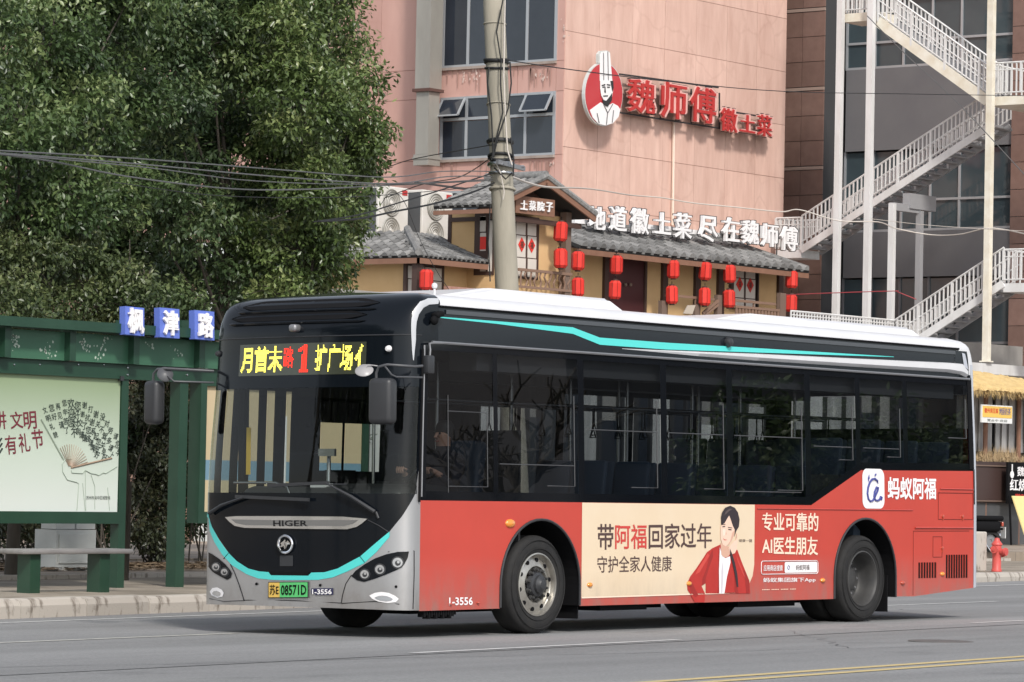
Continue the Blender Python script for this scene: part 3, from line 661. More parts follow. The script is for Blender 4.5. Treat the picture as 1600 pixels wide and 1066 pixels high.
# arches
for (cx,cz,r_) in ((A1,.46,.637),(A2,.49,.638)):
    mb=MB(); P=[(cx-r_,.262)]+arc(cx,cz,r_,math.pi,0,24)+[(cx+r_,.262)]
    for i in range(len(P)-1):
        (a,b),(c,d)=P[i],P[i+1]
        mb.add([(a,-.004,b),(c,-.004,d),(c,.66,d),(a,.66,b)],[(0,1,2,3)])
    mb.add([(cx-r_-.02,.66,.2)]+[(cx+r_+.02,.66,.2),(cx+r_+.02,.66,1.2),(cx-r_-.02,.66,1.2)],[(0,1,2,3)])
    mb.build('wheel_arch_liner',M['black'],bus,smooth=40)
    mb=MB()
    Q=[(x+(x-cx)*.03,z+(.02 if z>cz else 0)) for x,z in P]
    mb.tube([(x,-.006,z) for x,z in P],.013,6); mb.build('wheel_arch_trim',M['plastic'],bus,smooth=50)
# mudflaps and underbody
for x in (2.86,8.66):
    mb=MB(); mb.bx((x,.06,.13 if x<5 else .10),(x+.02,.50,.5)); mb.build('mudflap',M['black'],bus)
mb=MB(); mb.bx((.5,.08,.27),(1.5,W-.08,.5)); mb.bx((1.45,.7,.27),(2.9,W-.7,.6)); mb.bx((2.85,.03,.28),(7.45,W-.03,.5)); mb.bx((7.4,.7,.27),(8.8,W-.7,.7)); mb.bx((8.76,.06,.33),(10.3,W-.06,.6))
mb.bx((.8,.5,.2),(1.4,.9,.3)); mb.bx((3.3,.1,.2),(4.1,.5,.3)); mb.bx((5.9,.2,.19),(7.0,.7,.3)); mb.bx((4.6,.9,.18),(5.5,1.6,.3)); mb.build('underbody',M['black'],bus)
mb=MB()
for k in range(14): mb.bx((.42+k*.035,.02,.19+.02*math.sin(k*2.1)),(.44+k*.035,.10,.27))
mb.build('brush_strip',M['black'],bus)
# interior
mb=MB()
for (x0,x1,y0) in ((.36,1.52,.06),(1.52,2.83,.69),(2.83,7.45,.06),(7.45,8.77,.69),(8.77,10.4,.06)): mb.bx((x0,y0,.52),(x1,W-y0,.56))
mb.bx((.5,.08,2.70),(10.3,W-.08,2.73))
for (x0,x1) in ((1.5,2.85),(7.43,8.79)): mb.bx((x0,.08,1.16),(x1,.70,1.19)); mb.bx((x0,W-.70,1.16),(x1,W-.08,1.19)); mb.bx((x0,.69,.5),(x1,.71,1.18)); mb.bx((x0,W-.71,.5),(x1,W-.69,1.18))
mb.build('interior_floor',M['inner'],bus)
mb=MB(); mb.bx((2.86,.03,.56),(7.42,.06,1.2)); mb.bx((1.5,.03,1.2),(7,.06,1.33)); mb.bx((7,.03,1.2),(10.3,.06,1.6)); mb.bx((8.8,.03,.56),(10.3,.06,1.2)); mb.bx((5.9,W-.07,.56),(7.42,W-.04,1.25)); mb.bx((8.8,W-.07,.56),(10.3,W-.04,1.25)); mb.bx((7.42,W-.07,1.2),(8.8,W-.04,1.25)); mb.bx((10.38,.12,.56),(10.42,W-.12,2.17)); mb.bx((10.38,.12,2.56),(10.42,W-.12,2.7)); mb.build('interior_lining',M['inner'],bus)
mb=MB(); mb.bx((1.3,.12,2.5),(10.2,.45,2.69)); mb.bx((1.3,W-.45,2.5),(10.2,W-.12,2.69)); mb.build('air_duct',M['inner_light'],bus)
mb=MB(); mb.bx((7.3,.75,.56),(10.2,W-.75,.85)); mb.bx((8.82,.1,.56),(10.2,W-.1,.85)); mb.build('rear_floor',M['inner'],bus)
seatmb=MB()
v_,f_=rounded((0,0,.42),(.44,.42,.07),.03,2); seatmb.add(v_,f_)
v_,f_=rounded((.22,0,.78),(.07,.42,.70),.03,2,Matrix.Rotation(R(8),3,'Y')); seatmb.add(v_,f_); seatmb.bx((-.04,-.05,0),(.1,.05,.4))
seatme=mesh_of(seatmb,'seat',M['seat'],40)
for k,x in enumerate([3.2,3.95,4.7,5.45,6.2,6.95]):
    for y in (.36,.80): inst('seat',seatme,bus,Matrix.Translation((x,y,.56)))
for k,x in enumerate([7.6,8.4,9.2,9.9]):
    for y in (.36,.80,W-.80,W-.36): inst('seat',seatme,bus,Matrix.Translation((x,y,.88)))
for x in (6.3,6.9): inst('seat',seatme,bus,Matrix.Translation((x,W-.36,.56)))
hn=MB()
for (x,y) in [(1.75,.95),(3.0,1.0),(4.0,1.0),(4.0,1.75),(5.9,1.75),(5.0,1.0),(6.2,1.0),(7.2,1.05),(7.2,1.6),(8.3,1.05),(1.7,1.7)]: hn.tube([(x,y,.56),(x,y,2.6)],.017,8)
for y in (.95,1.62): hn.tube([(1.6,y,2.25),(9.8,y,2.25)],.016,8)
hn.build('grab_rails',M['steel'],bus,smooth=50)
sg=MB()
for k in range(14):
    x=3.0+k*.45
    for y in (.95,1.62): sg.tube([(x,y,2.25),(x,y,2.08)],.008,5); sg.tube([(x-.05,y,1.96),(x,y,2.08),(x+.05,y,1.96),(x-.05,y,1.96)],.008,5)
sg.build('hanging_straps',M['black'],bus,kind='stuff')
# cab
mb=MB(); P=[(.35,1.12),(.35,1.33),(.55,1.42),(.85,1.40),(1.0,1.30),(.95,1.12)]
mb.prism([(x,.12,z) for x,z in P],(0,1.15,0)); v_,f_=rounded((.45,1.15,1.08),(.5,2.0,.62),.12,3); mb.add(v_,f_); mb.build('dashboard',M['plastic'],bus,smooth=40)
mb=MB(); Ms=Matrix.Rotation(R(-35),3,'Y'); ring=[Ms@Vector((.22*math.cos(t),.22*math.sin(t),0))+Vector((.95,.62,1.46)) for t in np.linspace(0,2*math.pi,25)]
mb.tube(ring,.016,6,False); mb.tube([ring[0],ring[12]],.014,6); mb.tube([(.95,.62,1.46),(.8,.62,1.30)],.03,8); mb.build('steering_wheel',M['black'],bus,smooth=50)
mb=MB(); v_,f_=rounded((1.45,.62,1.05),(.5,.5,.12),.04); mb.add(v_,f_); v_,f_=rounded((1.72,.62,1.45),(.14,.48,.8),.05,3,Matrix.Rotation(R(8),3,'Y')); mb.add(v_,f_); mb.bx((1.35,.5,.56),(1.6,.75,1.0)); mb.build('driver_seat',M['seat'],bus,smooth=40)
mb=MB(); mb.bx((1.95,.1,.56),(1.98,1.25,1.95)); mb.bx((1.2,1.22,.56),(1.95,1.25,1.45)); mb.build('cab_partition',M['inner'],bus)
mb=MB(); mb.bx((.75,1.30,.56),(.95,1.52,1.55)); mb.build('fare_box',M['black'],bus)
mb=MB(); mb.tube([(.62,1.36,1.35),(.62,1.36,1.72),(.62,1.52,1.72)],.02,8); mb.bx((.58,1.26,1.68),(.61,1.46,1.75)); mb.build('cab_rail',M['steel'],bus,smooth=50)
mb=MB(); mb.tube([S(uY(2.15),1.42,-.12),S(uY(1.55),1.42,-.12),S(uY(1.40),1.38,-.12),S(uY(1.35),1.28,-.12)],.013,8); mb.build('dash_rail',M['steel'],bus,smooth=50)
mb=MB(); mb.bx((.28,1.12,1.38),(.4,1.30,1.42)); mb.build('dash_sensor',M['whitep'],bus)
mb=MB(); mb.bx((.35,2.2,.5),(.42,2.27,2.5)); mb.build('door_pillar',M['black'],bus)
mb=MB(); mb.bx((.34,2.11,1.5),(.348,2.16,1.95)); mb.build('yellow_notice',mat('yellow notice',(.7,.45,.06)),bus)
# markers, handles, vents, hatches on the near side
for (px,py,m) in ((797,818,'lens'),(921,914,'lens'),(1076,912,'lens'),(1285,907,'lens'),(1410,911,'redlens'),(1472,897,'lens'),(679+30-6,944,'redlens'),(746,942,'redlens')):
    x,z=side(px,py); big=.075 if px==797 else .045
    if px<760 and px!=797: big=.018
    mb=MB(); mb.lathe([(.001,-.03),(.6,-.024),(.95,-.012),(1,.0)],(0,0,0),16,'Y'); mb.v=[(v[0]*big+x,v[1]*1,v[2]*big*.55+z) for v in mb.v]; mb.build('side_marker_lamp',M[m],bus,smooth=60)
def hatch(x0,x1,z0,z1,name='hatch_seam',r_=.004):
    mb=MB(); mb.tube([(x0,-.002,z0),(x1,-.002,z0),(x1,-.002,z1),(x0,-.002,z1),(x0,-.002,z0)],r_,4,False); mb.build(name,mat_seam,bus)
mat_seam=mat('dark seam red',(.16,.02,.015),rough=.8)  # darker red line drawing the hatch joints
hatch(9.665,10.44,1.125,1.425); hatch(9.55,9.75,.70,.93)
mb=MB(); mb.tube([(9.12,-.002,.28),(9.12,-.002,.992),(10.36,-.002,.995)],.004,4); mb.build('hatch_seam',mat_seam,bus)
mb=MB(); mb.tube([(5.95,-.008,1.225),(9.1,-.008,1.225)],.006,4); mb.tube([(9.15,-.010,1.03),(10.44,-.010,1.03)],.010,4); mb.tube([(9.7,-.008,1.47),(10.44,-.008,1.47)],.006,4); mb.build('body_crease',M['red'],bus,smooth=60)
for x,z in ((9.76,1.16),(10.2,1.16),(9.75,.80)):
    mb=MB(); mb.lathe([(.001,-.02),(.018,-.015),(.02,0)],(x,0,z),8,'Y'); mb.bx((x-.006,-.014,z-.045),(x+.006,0,z)); mb.build('hatch_lock',M['redlens'],bus)
slot=MB(); 
for (x0,x1,z0,z1,n) in ((9.25,9.60,.467,.642,7),(9.855,10.30,.461,.725,9)):
    for k in range(n):
        x=x0+(x1-x0)*k/(n-1); mb=MB(); mb.bx((x-.013,-.004,z0),(x+.013,.004,z1)); mb.build('vent_slot',M['black'],bus)
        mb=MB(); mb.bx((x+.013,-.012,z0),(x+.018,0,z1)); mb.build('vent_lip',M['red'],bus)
# --- advertising print
XA0,XA1=2.84,5.90
region('advert_panel',[(uX(2.843),.344),(uX(5.60),.357),(uX(5.70),.375),(uX(5.80),.43),(uX(5.87),.52),(uX(5.9),.64),(uX(5.904),1.264),(uX(2.843),1.264)],M['cream'],off=.003,du=.4)
def q4(x0,y0,x1,y1,x2=None,y2=None,x3=None,y3=None): pass
def rect_px(xl,xr,ytl,ytr,ybl,ybr): return [(xl,ybl),(xr,ybr),(xr,ytr),(xl,ytl)]
def adz(X,Y): return (900+X/3.81,770+Y/3.81)        # advert zoom -> photo
print_text('advert_lettering','带',[adz(126,340),adz(222,338),adz(222,186),adz(126,186)],M['brown_ink'],.006,.012)
print_text('advert_lettering','阿福',[adz(230,336),adz(418,334),adz(418,188),adz(230,188)],M['red_ink'],.006,.012)
print_text('advert_lettering','回家过年',[adz(430,334),adz(806,330),adz(806,180),adz(430,184)],M['brown_ink'],.006,.012)
print_text('advert_lettering','守护全家人健康',[adz(124,478),adz(568,468),adz(568,376),adz(124,376)],M['brown_ink'],.006,.006)
print_text('advert_lettering','专业可靠的',[adz(1104,226),adz(1440,232),adz(1440,120),adz(1104,118)],M['creamtext'],.006,.02)
print_text('advert_lettering','AI医生朋友',[adz(1104,368),adz(1438,374),adz(1438,262),adz(1104,262)],M['creamtext'],.006,.02)
print_text('advert_lettering','应用商店搜索',[adz(1114,466),adz(1228,466),adz(1228,430),adz(1114,430)],M['whitep'],.006,.01)
print_text('advert_lettering','蚂蚁集团旗下App',[adz(1112,538),adz(1424,534),adz(1424,504),adz(1112,506)],M['whitep'],.006,.01)
def rr(x0,x1,z0,z1,r_,n=5):
    P=[]
    for cx,cz,a in ((x1-r_,z0+r_,-90),(x1-r_,z1-r_,0),(x0+r_,z1-r_,90),(x0+r_,z0+r_,180)):
        P+=[(cx+r_*math.cos(R(a+90*k/n)),cz+r_*math.sin(R(a+90*k/n))) for k in range(n+1)]
    return P
x0,z0=side(*adz(1100,486)); x1,z1=side(*adz(1438,404))
mb=MB(); P=rr(x0,x1,z0,z1,.03); mb.tube([(x,-.006,z) for x,z in P+P[:1]],.004,4,False); mb.build('search_box_outline',M['whitep'],bus)
x2,_=side(*adz(1240,446)); region('search_box',[(uX(x),z) for x,z in rr(x2,x1-.015,z0+.012,z1-.012,.02)],M['whitep'],off=.005)
print_text('advert_lettering','蚂蚁阿福',[adz(1306,462),adz(1386,460),adz(1386,428),adz(1306,430)],M['brown_ink'],.008,.0)
c=side(*adz(1262,445)); mb=MB(); mb.tube([(c[0]+.02*math.cos(t),-.009,c[1]+.02*math.sin(t)) for t in np.linspace(0,6.28,13)],.003,4,False); mb.build('search_icon',M['blueink'],bus)
mb=MB()
for k in range(22):
    if k%6==5: continue
    x=6.05+k*.03; mb.bx((x,-.0055,.372),(x+.022,-.005,.380))
mb.build('small_print',M['creamtext'],bus)
def mz(X,Y): return (1060+X/6.27,780+Y/6.27)         # portrait zoom -> photo
def shape(name,pts,m,off):
    P=[side(*mz(*p)) for p in pts]; mb=MB(); mb.poly([(x,-off,z) for x,z in P]); return mb.build(name,m,bus)
shape('portrait_body',[(395,450),(330,480),(275,520),(230,590),(170,680),(110,760),(80,830),(85,890),(115,940),(155,1010),(250,1012),(258,930),(222,850),(262,825),(262,925),(700,925),(690,800),(650,700),(610,600),(575,500),(545,480),(500,500),(480,470),(430,440)],M['cardigan'],.006)
shape('portrait_shirt',[(400,470),(425,560),(455,578),(500,560),(505,620),(470,760),(445,925),(395,925),(392,700)],M['whitep'],.0075)
shape('portrait_neck',[(405,430),(470,460),(500,470),(505,530),(480,565),(440,572),(415,545)],M['skin_shadow'],.0085)
shape('portrait_face',[(412,250),(420,200),(450,160),(500,150),(540,200),(553,270),(545,340),(520,400),(490,445),(455,462),(425,445),(408,390),(405,310)],M['skin_print'],.0095)
shape('portrait_hair',[(412,255),(410,180),(420,130),(450,85),(500,65),(545,85),(575,130),(592,200),(585,270),(560,310),(540,370),(545,300),(525,260),(505,200),(490,160),(470,190),(445,235)],M['hair_print'],.0105)
shape('portrait_hand',[(485,480),(500,450),(530,415),(555,400),(575,350),(562,330),(572,420),(565,490),(545,530),(515,540),(495,520)],M['skin_print'],.0100)
shape('portrait_strap',[(495,480),(520,540),(545,620),(570,740),(580,860),(565,860),(545,740),(520,620),(500,560)],M['hair_print'],.0110)
for e in ([(420,268),(448,262),(450,272),(424,276)],[(478,292),(512,296),(510,306),(482,302)],[(425,382),(445,396),(470,398),(445,404)],[(418,248),(452,243),(452,249),(418,254)],[(476,272),(518,280),(518,286),(478,279)]): shape('portrait_feature',e,M['hair_print'] if e[0]!=(425,382) else M['red_ink'],.0120)
M['card_dark']=mat('printed cardigan fold',(.30,.018,.014),rough=.5); M['card_light']=mat('printed cardigan sheen',(.56,.06,.045),rough=.5); M['skin_light']=mat('printed skin highlight',(.86,.66,.54),rough=.5); M['shirt_shade']=mat('printed shirt fold',(.60,.56,.60),rough=.5)
for pts in ([(330,490),(300,560),(270,680),(230,780),(225,850),(262,825),(262,780),(300,660),(335,560)],[(395,470),(388,560),(385,760),(378,925),(392,925),(396,700),(402,520)],[(515,560),(540,680),(545,900),(560,925),(585,925),(560,800),(545,640)],[(620,700),(650,800),(660,925),(690,925),(690,800),(650,700)],[(110,780),(150,860),(190,940),(160,960),(110,900)]): shape('portrait_fold',pts,M['card_dark'],.0068)
for pts in ([(280,530),(240,600),(180,690),(160,740),(200,720),(260,620),(300,550)],[(560,540),(600,640),(640,740),(650,780),(620,720),(575,610)],[(430,600),(415,700),(410,920),(425,920),(435,720)]): shape('portrait_sheen',pts,M['card_light'] if pts[0][0]!=430 else M['shirt_shade'],.0072 if pts[0][0]!=430 else .0080)
shape('portrait_sheen',[(425,300),(440,290),(460,310),(455,350),(432,360)],M['skin_light'],.0099); shape('portrait_shade',[(520,330),(545,300),(540,350),(520,395),(490,440),(470,455),(500,410)],M['skin_shadow'],.0098); shape('portrait_shade',[(458,300),(464,345),(452,352),(455,325)],M['skin_shadow'],.0101); shape('portrait_sheen',[(440,160),(455,120),(490,95),(520,100),(490,115),(465,140)],mat('printed hair sheen',(.09,.065,.065)),.0112)
print_text('advert_lettering','健康一键',[mz(588,420),mz(718,424),mz(718,392),mz(588,392)],M['brown_ink'],.006,0)
# app tile and its name
def lz(X,Y): return (1330+X/10.67,720+Y/10.67)
x0,z1=side(*lz(188,130)); x1,z0=side(*lz(550,800))
lg=region('logo_tile',[(uX(x),z) for x,z in rr(x0,x1,z0,z1,.09,7)],M['whitep'],off=.004)
def stroke(name,pts,r_,m,closed=False):
    mb=MB(); P=[side(*lz(*p)) for p in pts]; P=[(x,-.008,z) for x,z in P]; mb.tube(P,[.002 if i in(0,len(P)-1) else r_ for i in range(len(P))],5); mb.build(name,m,lg)
stroke('logo_stroke',[(440,390),(425,335),(385,300),(340,310),(300,360),(270,450),(260,550),(275,640),(310,680),(350,665),(385,600),(430,500),(440,450),(415,440),(380,520),(370,600),(390,655),(430,668),(465,645),(480,600),(500,610),(492,650),(470,648)],.012,M['blueink'])
stroke('logo_stroke',[(290,230),(285,290),(275,350)],.012,M['blueink']); stroke('logo_stroke',[(405,210),(398,235),(385,260)],.012,M['blueink'])
print_text('advert_lettering','蚂蚁阿福',[lz(600,650),lz(1408,648),lz(1408,285),lz(600,270)],M['whitep'],.006,.025)
print_text('fleet_number','1-3556',[(701,946),(738,945.5),(738,933),(701,933.5)],M['whitep'],.006,.02)
mb=MB(); mb.add([S(uX(x),z,.006) for x,z in ((2.843,.344),(5.6,.357),(5.6,.345),(2.843,.33))],[(0,1,2,3)]); mb.build('advert_edge',M['creamtext'],bus)
# ------------------------------------------------------------------ ground, road, kerb, pavement
tc=math.tan(CF)
def zr(y): return -tc*y
def yk(x): return 5.98+.16*x
def zs(x): return .115-.0038*x
def asphalt():
    m=bpy.data.materials.new('asphalt'); m.use_nodes=True; t=m.node_tree; b=t.nodes['Principled BSDF']; b.inputs['Roughness'].default_value=.86
    tc_=t.nodes.new('ShaderNodeTexCoord')
    def noise(sc_,det,stretch,p0,p1,c0,c1,rot=0):
        mp=t.nodes.new('ShaderNodeMapping'); mp.inputs['Scale'].default_value=stretch; mp.inputs['Rotation'].default_value=(0,0,rot); n=t.nodes.new('ShaderNodeTexNoise'); n.inputs['Scale'].default_value=sc_; n.inputs['Detail'].default_value=det; n.inputs['Roughness'].default_value=.65
        cr=t.nodes.new('ShaderNodeValToRGB'); e=cr.color_ramp.elements; e[0].position=p0; e[1].position=p1; e[0].color=(c0,c0,c0,1); e[1].color=(c1,c1,c1,1)
        t.links.new(tc_.outputs['Object'],mp.inputs[0]); t.links.new(mp.outputs[0],n.inputs[0]); t.links.new(n.outputs[0],cr.inputs[0]); return cr,n
    base,_=noise(.5,10,(.3,1,1),.3,.7,.215,.27,-.075); lanes,_=noise(1.0,3,(.012,.55,1),.38,.62,.80,1.06,-.075); stain,_=noise(.8,6,(.5,1,1),.60,.72,1.0,.72); grit,gn=noise(38,6,(1,1,1),.35,.65,.80,1.16)
    cur=base.outputs[0]
    for x in (lanes,stain,grit):
        mx=t.nodes.new('ShaderNodeMix'); mx.data_type='RGBA'; mx.blend_type='MULTIPLY'; mx.inputs[0].default_value=1; t.links.new(cur,mx.inputs[6]); t.links.new(x.outputs[0],mx.inputs[7]); cur=mx.outputs[2]
    t.links.new(cur,b.inputs['Base Color']); bp=t.nodes.new('ShaderNodeBump'); bp.inputs['Strength'].default_value=.7; bp.inputs['Distance'].default_value=.012; t.links.new(gn.outputs[0],bp.inputs['Height']); t.links.new(bp.outputs[0],b.inputs['Normal']); return m
M['asphalt']=asphalt()
M['paint_white']=mat('worn white road paint',(.55,.55,.54),rough=.7,c2=(.30,.30,.30),scale=9,mid=.62,contrast=.12)
M['paint_yellow']=mat('worn yellow road paint',(.55,.43,.20),rough=.7,c2=(.35,.30,.18),scale=9,mid=.65,contrast=.12)
M['earth']=mat('earth',(.12,.10,.08),rough=.95,c2=(.08,.07,.05),scale=2)
M['kerb']=mat('kerb stone',(.46,.42,.37),rough=.85,c2=(.20,.17,.14),scale=4,bump=.3,bscale=40,obj_var=.12,mid=.60,contrast=.07,stretch=(2.2,1,1))
def road_quad(name,pts,m,lift,kind='structure'):
    mb=MB(); mb.add([(x,y,zr(y)+lift) for x,y in pts],[tuple(range(len(pts)))]); return mb.build(name,m,kind=kind)
mb=MB(); mb.add([(-600,-600,-12),(900,-600,-12),(900,900,-12),(-600,900,-12)],[(0,1,2,3)]); gr=mb.build('ground',M['earth'],kind='structure')
for v in gr.data.vertices: v.co.z=-1.2
road_quad('road',[(-90,-34),(150,-34),(150,yk(150)+.1),(-90,yk(-90)+.1)],M['asphalt'],0)
def band(name,x0,y0,x1,y1,w_,m,dash=None):
    d=Vector((x1-x0,y1-y0,0)); L=d.length; d.normalize(); n=Vector((-d.y,d.x,0))*w_/2
    a=Vector((x0,y0,0)); mb=MB(); k=0
    P=[a+n,a+d*L+n,a+d*L-n,a-n]; mb.add([(p.x,p.y,zr(p.y)+.004) for p in P],[(0,1,2,3)])
    return mb.build(name,m,kind='structure')
band('edge_line',-30,5.259-.142*30.16,45,5.259+.142*44.84,.12,M['paint_white'])
# lane lines
sl_=(1.859-1.56)/3.396
band('lane_line',-12,1.56-8.5*sl_,-.1,1.86,.11,mat('faint road paint',(.48,.47,.43),rough=.75,c2=(.3,.3,.29),scale=9,mid=.58,contrast=.15))
band('lane_line',14.0,3.42,17.52,3.68,.11,M['paint_white'])
band('lane_line',-2.39,-2.10,1.94,-1.77,.11,M['paint_white']); band('lane_line',8.74,-.98,12.9,-.65,.11,M['paint_white'])
for o_ in (0,-.30): band('centre_line',-30,-6.385-25.17*.0715+o_+.1,60,-5.975+59.1*.0715+o_+.1,.13,M['paint_yellow'])
# asphalt seam
band('asphalt_seam',-30,-4.2,60,2.0,.05,mat('bitumen seam',(.13,.132,.135),rough=.8,c2=(.19,.19,.19),scale=3))
M['crack']=mat('sealed crack',(.075,.076,.08),rough=.6)
def crack(x0,y0,x1,y1,n,wob,w_):
    P=[(x0+(x1-x0)*k/n+rnd.gauss(0,wob*.6),y0+(y1-y0)*k/n+rnd.gauss(0,wob)) for k in range(n+1)]; mb=MB(); V=[]
    for k,(x,y) in enumerate(P):
        h=w_*rnd.uniform(.5,1.3)/2; V+=[(x,y-h,zr(y-h)+.0035),(x,y+h,zr(y+h)+.0035)]
    mb.add(V,[(2*k,2*k+2,2*k+3,2*k+1) for k in range(n)]); mb.build('sealed_crack',M['crack'],kind='structure')
crack(-9,-1.2,2.5,-4.2,26,.05,.018); crack(1.5,-3.9,5,-1.0,16,.05,.014); crack(12,1.2,15,6.0,18,.05,.016); crack(-7,3.4,-1.5,2.6,18,.03,.014)
mh=MB(); mh.lathe([(.001,.006),(.30,.006),(.31,.001)],(3.6,-3.6,zr(-3.6)),28); mh.build('manhole_cover',mat('iron cover',(.09,.085,.08),rough=.6,c2=(.14,.13,.12),scale=14),kind='structure')
kb=MB(); kb.add([(-60,yk(-60)+.02,zr(yk(-60))-.1),(80,yk(80)+.02,zr(yk(80))-.1),(80,yk(80)+.30,-.3),(-60,yk(-60)+.3,-.3)],[(0,1,2,3)]); kerb=kb.build('kerb',M['kerb'],kind='structure')
dk=Vector((1,.16,0)).normalized(); nk=Vector((-dk.y,dk.x,0))
ks=MB(); ks.add([(0,0,-.25),(1.185,0,-.25),(1.185,.0,0.11),(0,.0,.11),(0,.03,.17),(1.185,.03,.17),(1.185,.06,.185),(0,.06,.185),(0,.24,.185),(1.185,.24,.185),(0,.24,-.25),(1.185,.24,-.25)],[(0,1,2,3),(3,2,5,4),(4,5,6,7),(7,6,9,8),(8,9,11,10),(0,3,4,7,8,10),(1,11,9,6,5,2),(0,10,11,1)])
ksm=mesh_of(ks,'kerb_stone',M['kerb'])
for k in range(72):
    x=-14+k*1.2*dk.x; y=yk(x)+rnd.uniform(-.008,.008); zt=zs(x)-.185
    inst('kerb_stone',ksm,kerb,Matrix.Translation((x,y,zt+rnd.uniform(-.006,.006)))@Matrix.Rotation(math.atan(.16)+rnd.uniform(-.004,.004),4,'Z'))
def paving(name,cA,cB,cM,sx,sy,rough=.85):
    m=bpy.data.materials.new(name); m.use_nodes=True; t=m.node_tree; b=t.nodes['Principled BSDF']; b.inputs['Roughness'].default_value=rough
    tcn=t.nodes.new('ShaderNodeTexCoord'); mp=t.nodes.new('ShaderNodeMapping'); mp.inputs['Rotation'].default_value=(0,0,-.16); br=t.nodes.new('ShaderNodeTexBrick')
    br.inputs['Scale'].default_value=1; br.inputs['Brick Width'].default_value=sx; br.inputs['Row Height'].default_value=sy; br.inputs['Mortar Size'].default_value=.008
    br.inputs['Color1'].default_value=(*cA,1); br.inputs['Color2'].default_value=(*cB,1); br.inputs['Mortar'].default_value=(*cM,1)
    n=t.nodes.new('ShaderNodeTexNoise'); n.inputs['Scale'].default_value=.9; n.inputs['Detail'].default_value=9; cr=t.nodes.new('ShaderNodeValToRGB'); cr.color_ramp.elements[0].position=.36; cr.color_ramp.elements[1].position=.68
    cr.color_ramp.elements[0].color=(.55,.53,.5,1); cr.color_ramp.elements[1].color=(1.05,1.03,1,1)
    mx=t.nodes.new('ShaderNodeMix'); mx.data_type='RGBA'; mx.blend_type='MULTIPLY'; mx.inputs[0].default_value=1
    t.links.new(tcn.outputs['Object'],mp.inputs[0]); t.links.new(mp.outputs[0],br.inputs['Vector']); t.links.new(tcn.outputs['Object'],n.inputs['Vector']); t.links.new(n.outputs[0],cr.inputs[0])
    t.links.new(br.outputs['Color'],mx.inputs[6]); t.links.new(cr.outputs[0],mx.inputs[7]); t.links.new(mx.outputs[2],b.inputs['Base Color'])
    bp=t.nodes.new('ShaderNodeBump'); bp.inputs['Strength'].default_value=.4; bp.inputs['Distance'].default_value=.01; t.links.new(br.outputs['Fac'],bp.inputs['Height']); bp.invert=True; t.links.new(bp.outputs[0],b.inputs['Normal'])
    return m
M['paving']=paving('pavement slabs',(.40,.35,.29),(.33,.29,.24),(.16,.14,.12),.6,.3)
M['paving2']=paving('inner pavement slabs',(.44,.37,.30),(.38,.32,.27),(.18,.15,.13),.4,.4)
def pave(name,ya,yb,m,dz=0,x0=-60,x1=90):
    mb=MB(); mb.add([(x0,ya(x0),zs(x0)+dz),(x1,ya(x1),zs(x1)+dz),(x1,yb(x1),zs(x1)+dz),(x0,yb(x0),zs(x0)+dz)],[(0,1,2,3)]); return mb.build(name,m,kind='structure')
pave('pavement',lambda x:yk(x)+.22,lambda x:yk(x)+4.6,M['paving'],-.004)
pave('pavement_strip',lambda x:yk(x)+4.6,lambda x:62,M['paving2'],.05)
mb=MB(); mb.bx((-60,0,0),(90,.12,.09)); 
st=MB(); st.add([(-60,yk(-60)+4.5,zs(-60)-.01),(90,yk(90)+4.5,zs(90)-.01),(90,yk(90)+4.62,zs(90)-.01),(-60,yk(-60)+4.62,zs(-60)-.01),(-60,yk(-60)+4.5,zs(-60)+.055),(90,yk(90)+4.5,zs(90)+.055),(90,yk(90)+4.62,zs(90)+.055),(-60,yk(-60)+4.62,zs(-60)+.055)],[(0,1,2,3),(4,5,6,7),(0,1,5,4),(2,3,7,6),(1,2,6,5),(0,3,7,4)]); st.build('pavement_edging',M['kerb'],kind='structure')
# ------------------------------------------------------------------ bus shelter
M['green']=mat('dark green shelter paint',(.012,.044,.025),rough=.38,c2=(.020,.062,.036),scale=2.5,bump=.04,bscale=6,coat=.2)
M['green_panel']=mat('green translucent canopy sheet',(.040,.115,.068),rough=.3,c2=(.055,.15,.09),scale=1.5)
M['benchtop']=mat('grey bench slab',(.28,.27,.26),rough=.5,c2=(.18,.17,.17),scale=3,stretch=(1,6,1))
M['blue_box']=mat('blue sign box',(.11,.17,.55),rough=.4)
M['offwhite']=mat('offwhite',(.74,.74,.72),rough=.5)
YS=8.9
def sp(px,py,Y=YS): return atY(px,py,Y)
base=sp(195,914)
shelter=thing('bus_shelter','dark green steel bus shelter with poster panels at the kerb behind the bus','bus shelter',(base.x,YS,zs(base.x)))
def sbox(name,xa,xb,za,zb,ya,yb,m=None,parent=shelter):
    mb=MB(); mb.bx((xa,ya,za),(xb,yb,zb)); return mb.build(name,m or M['green'],parent)
def X_(px,py=700,Y=YS): return sp(px,py,Y).x
def Z_(px,py,Y=YS): return sp(px,py,Y).z
zb=zs(0)
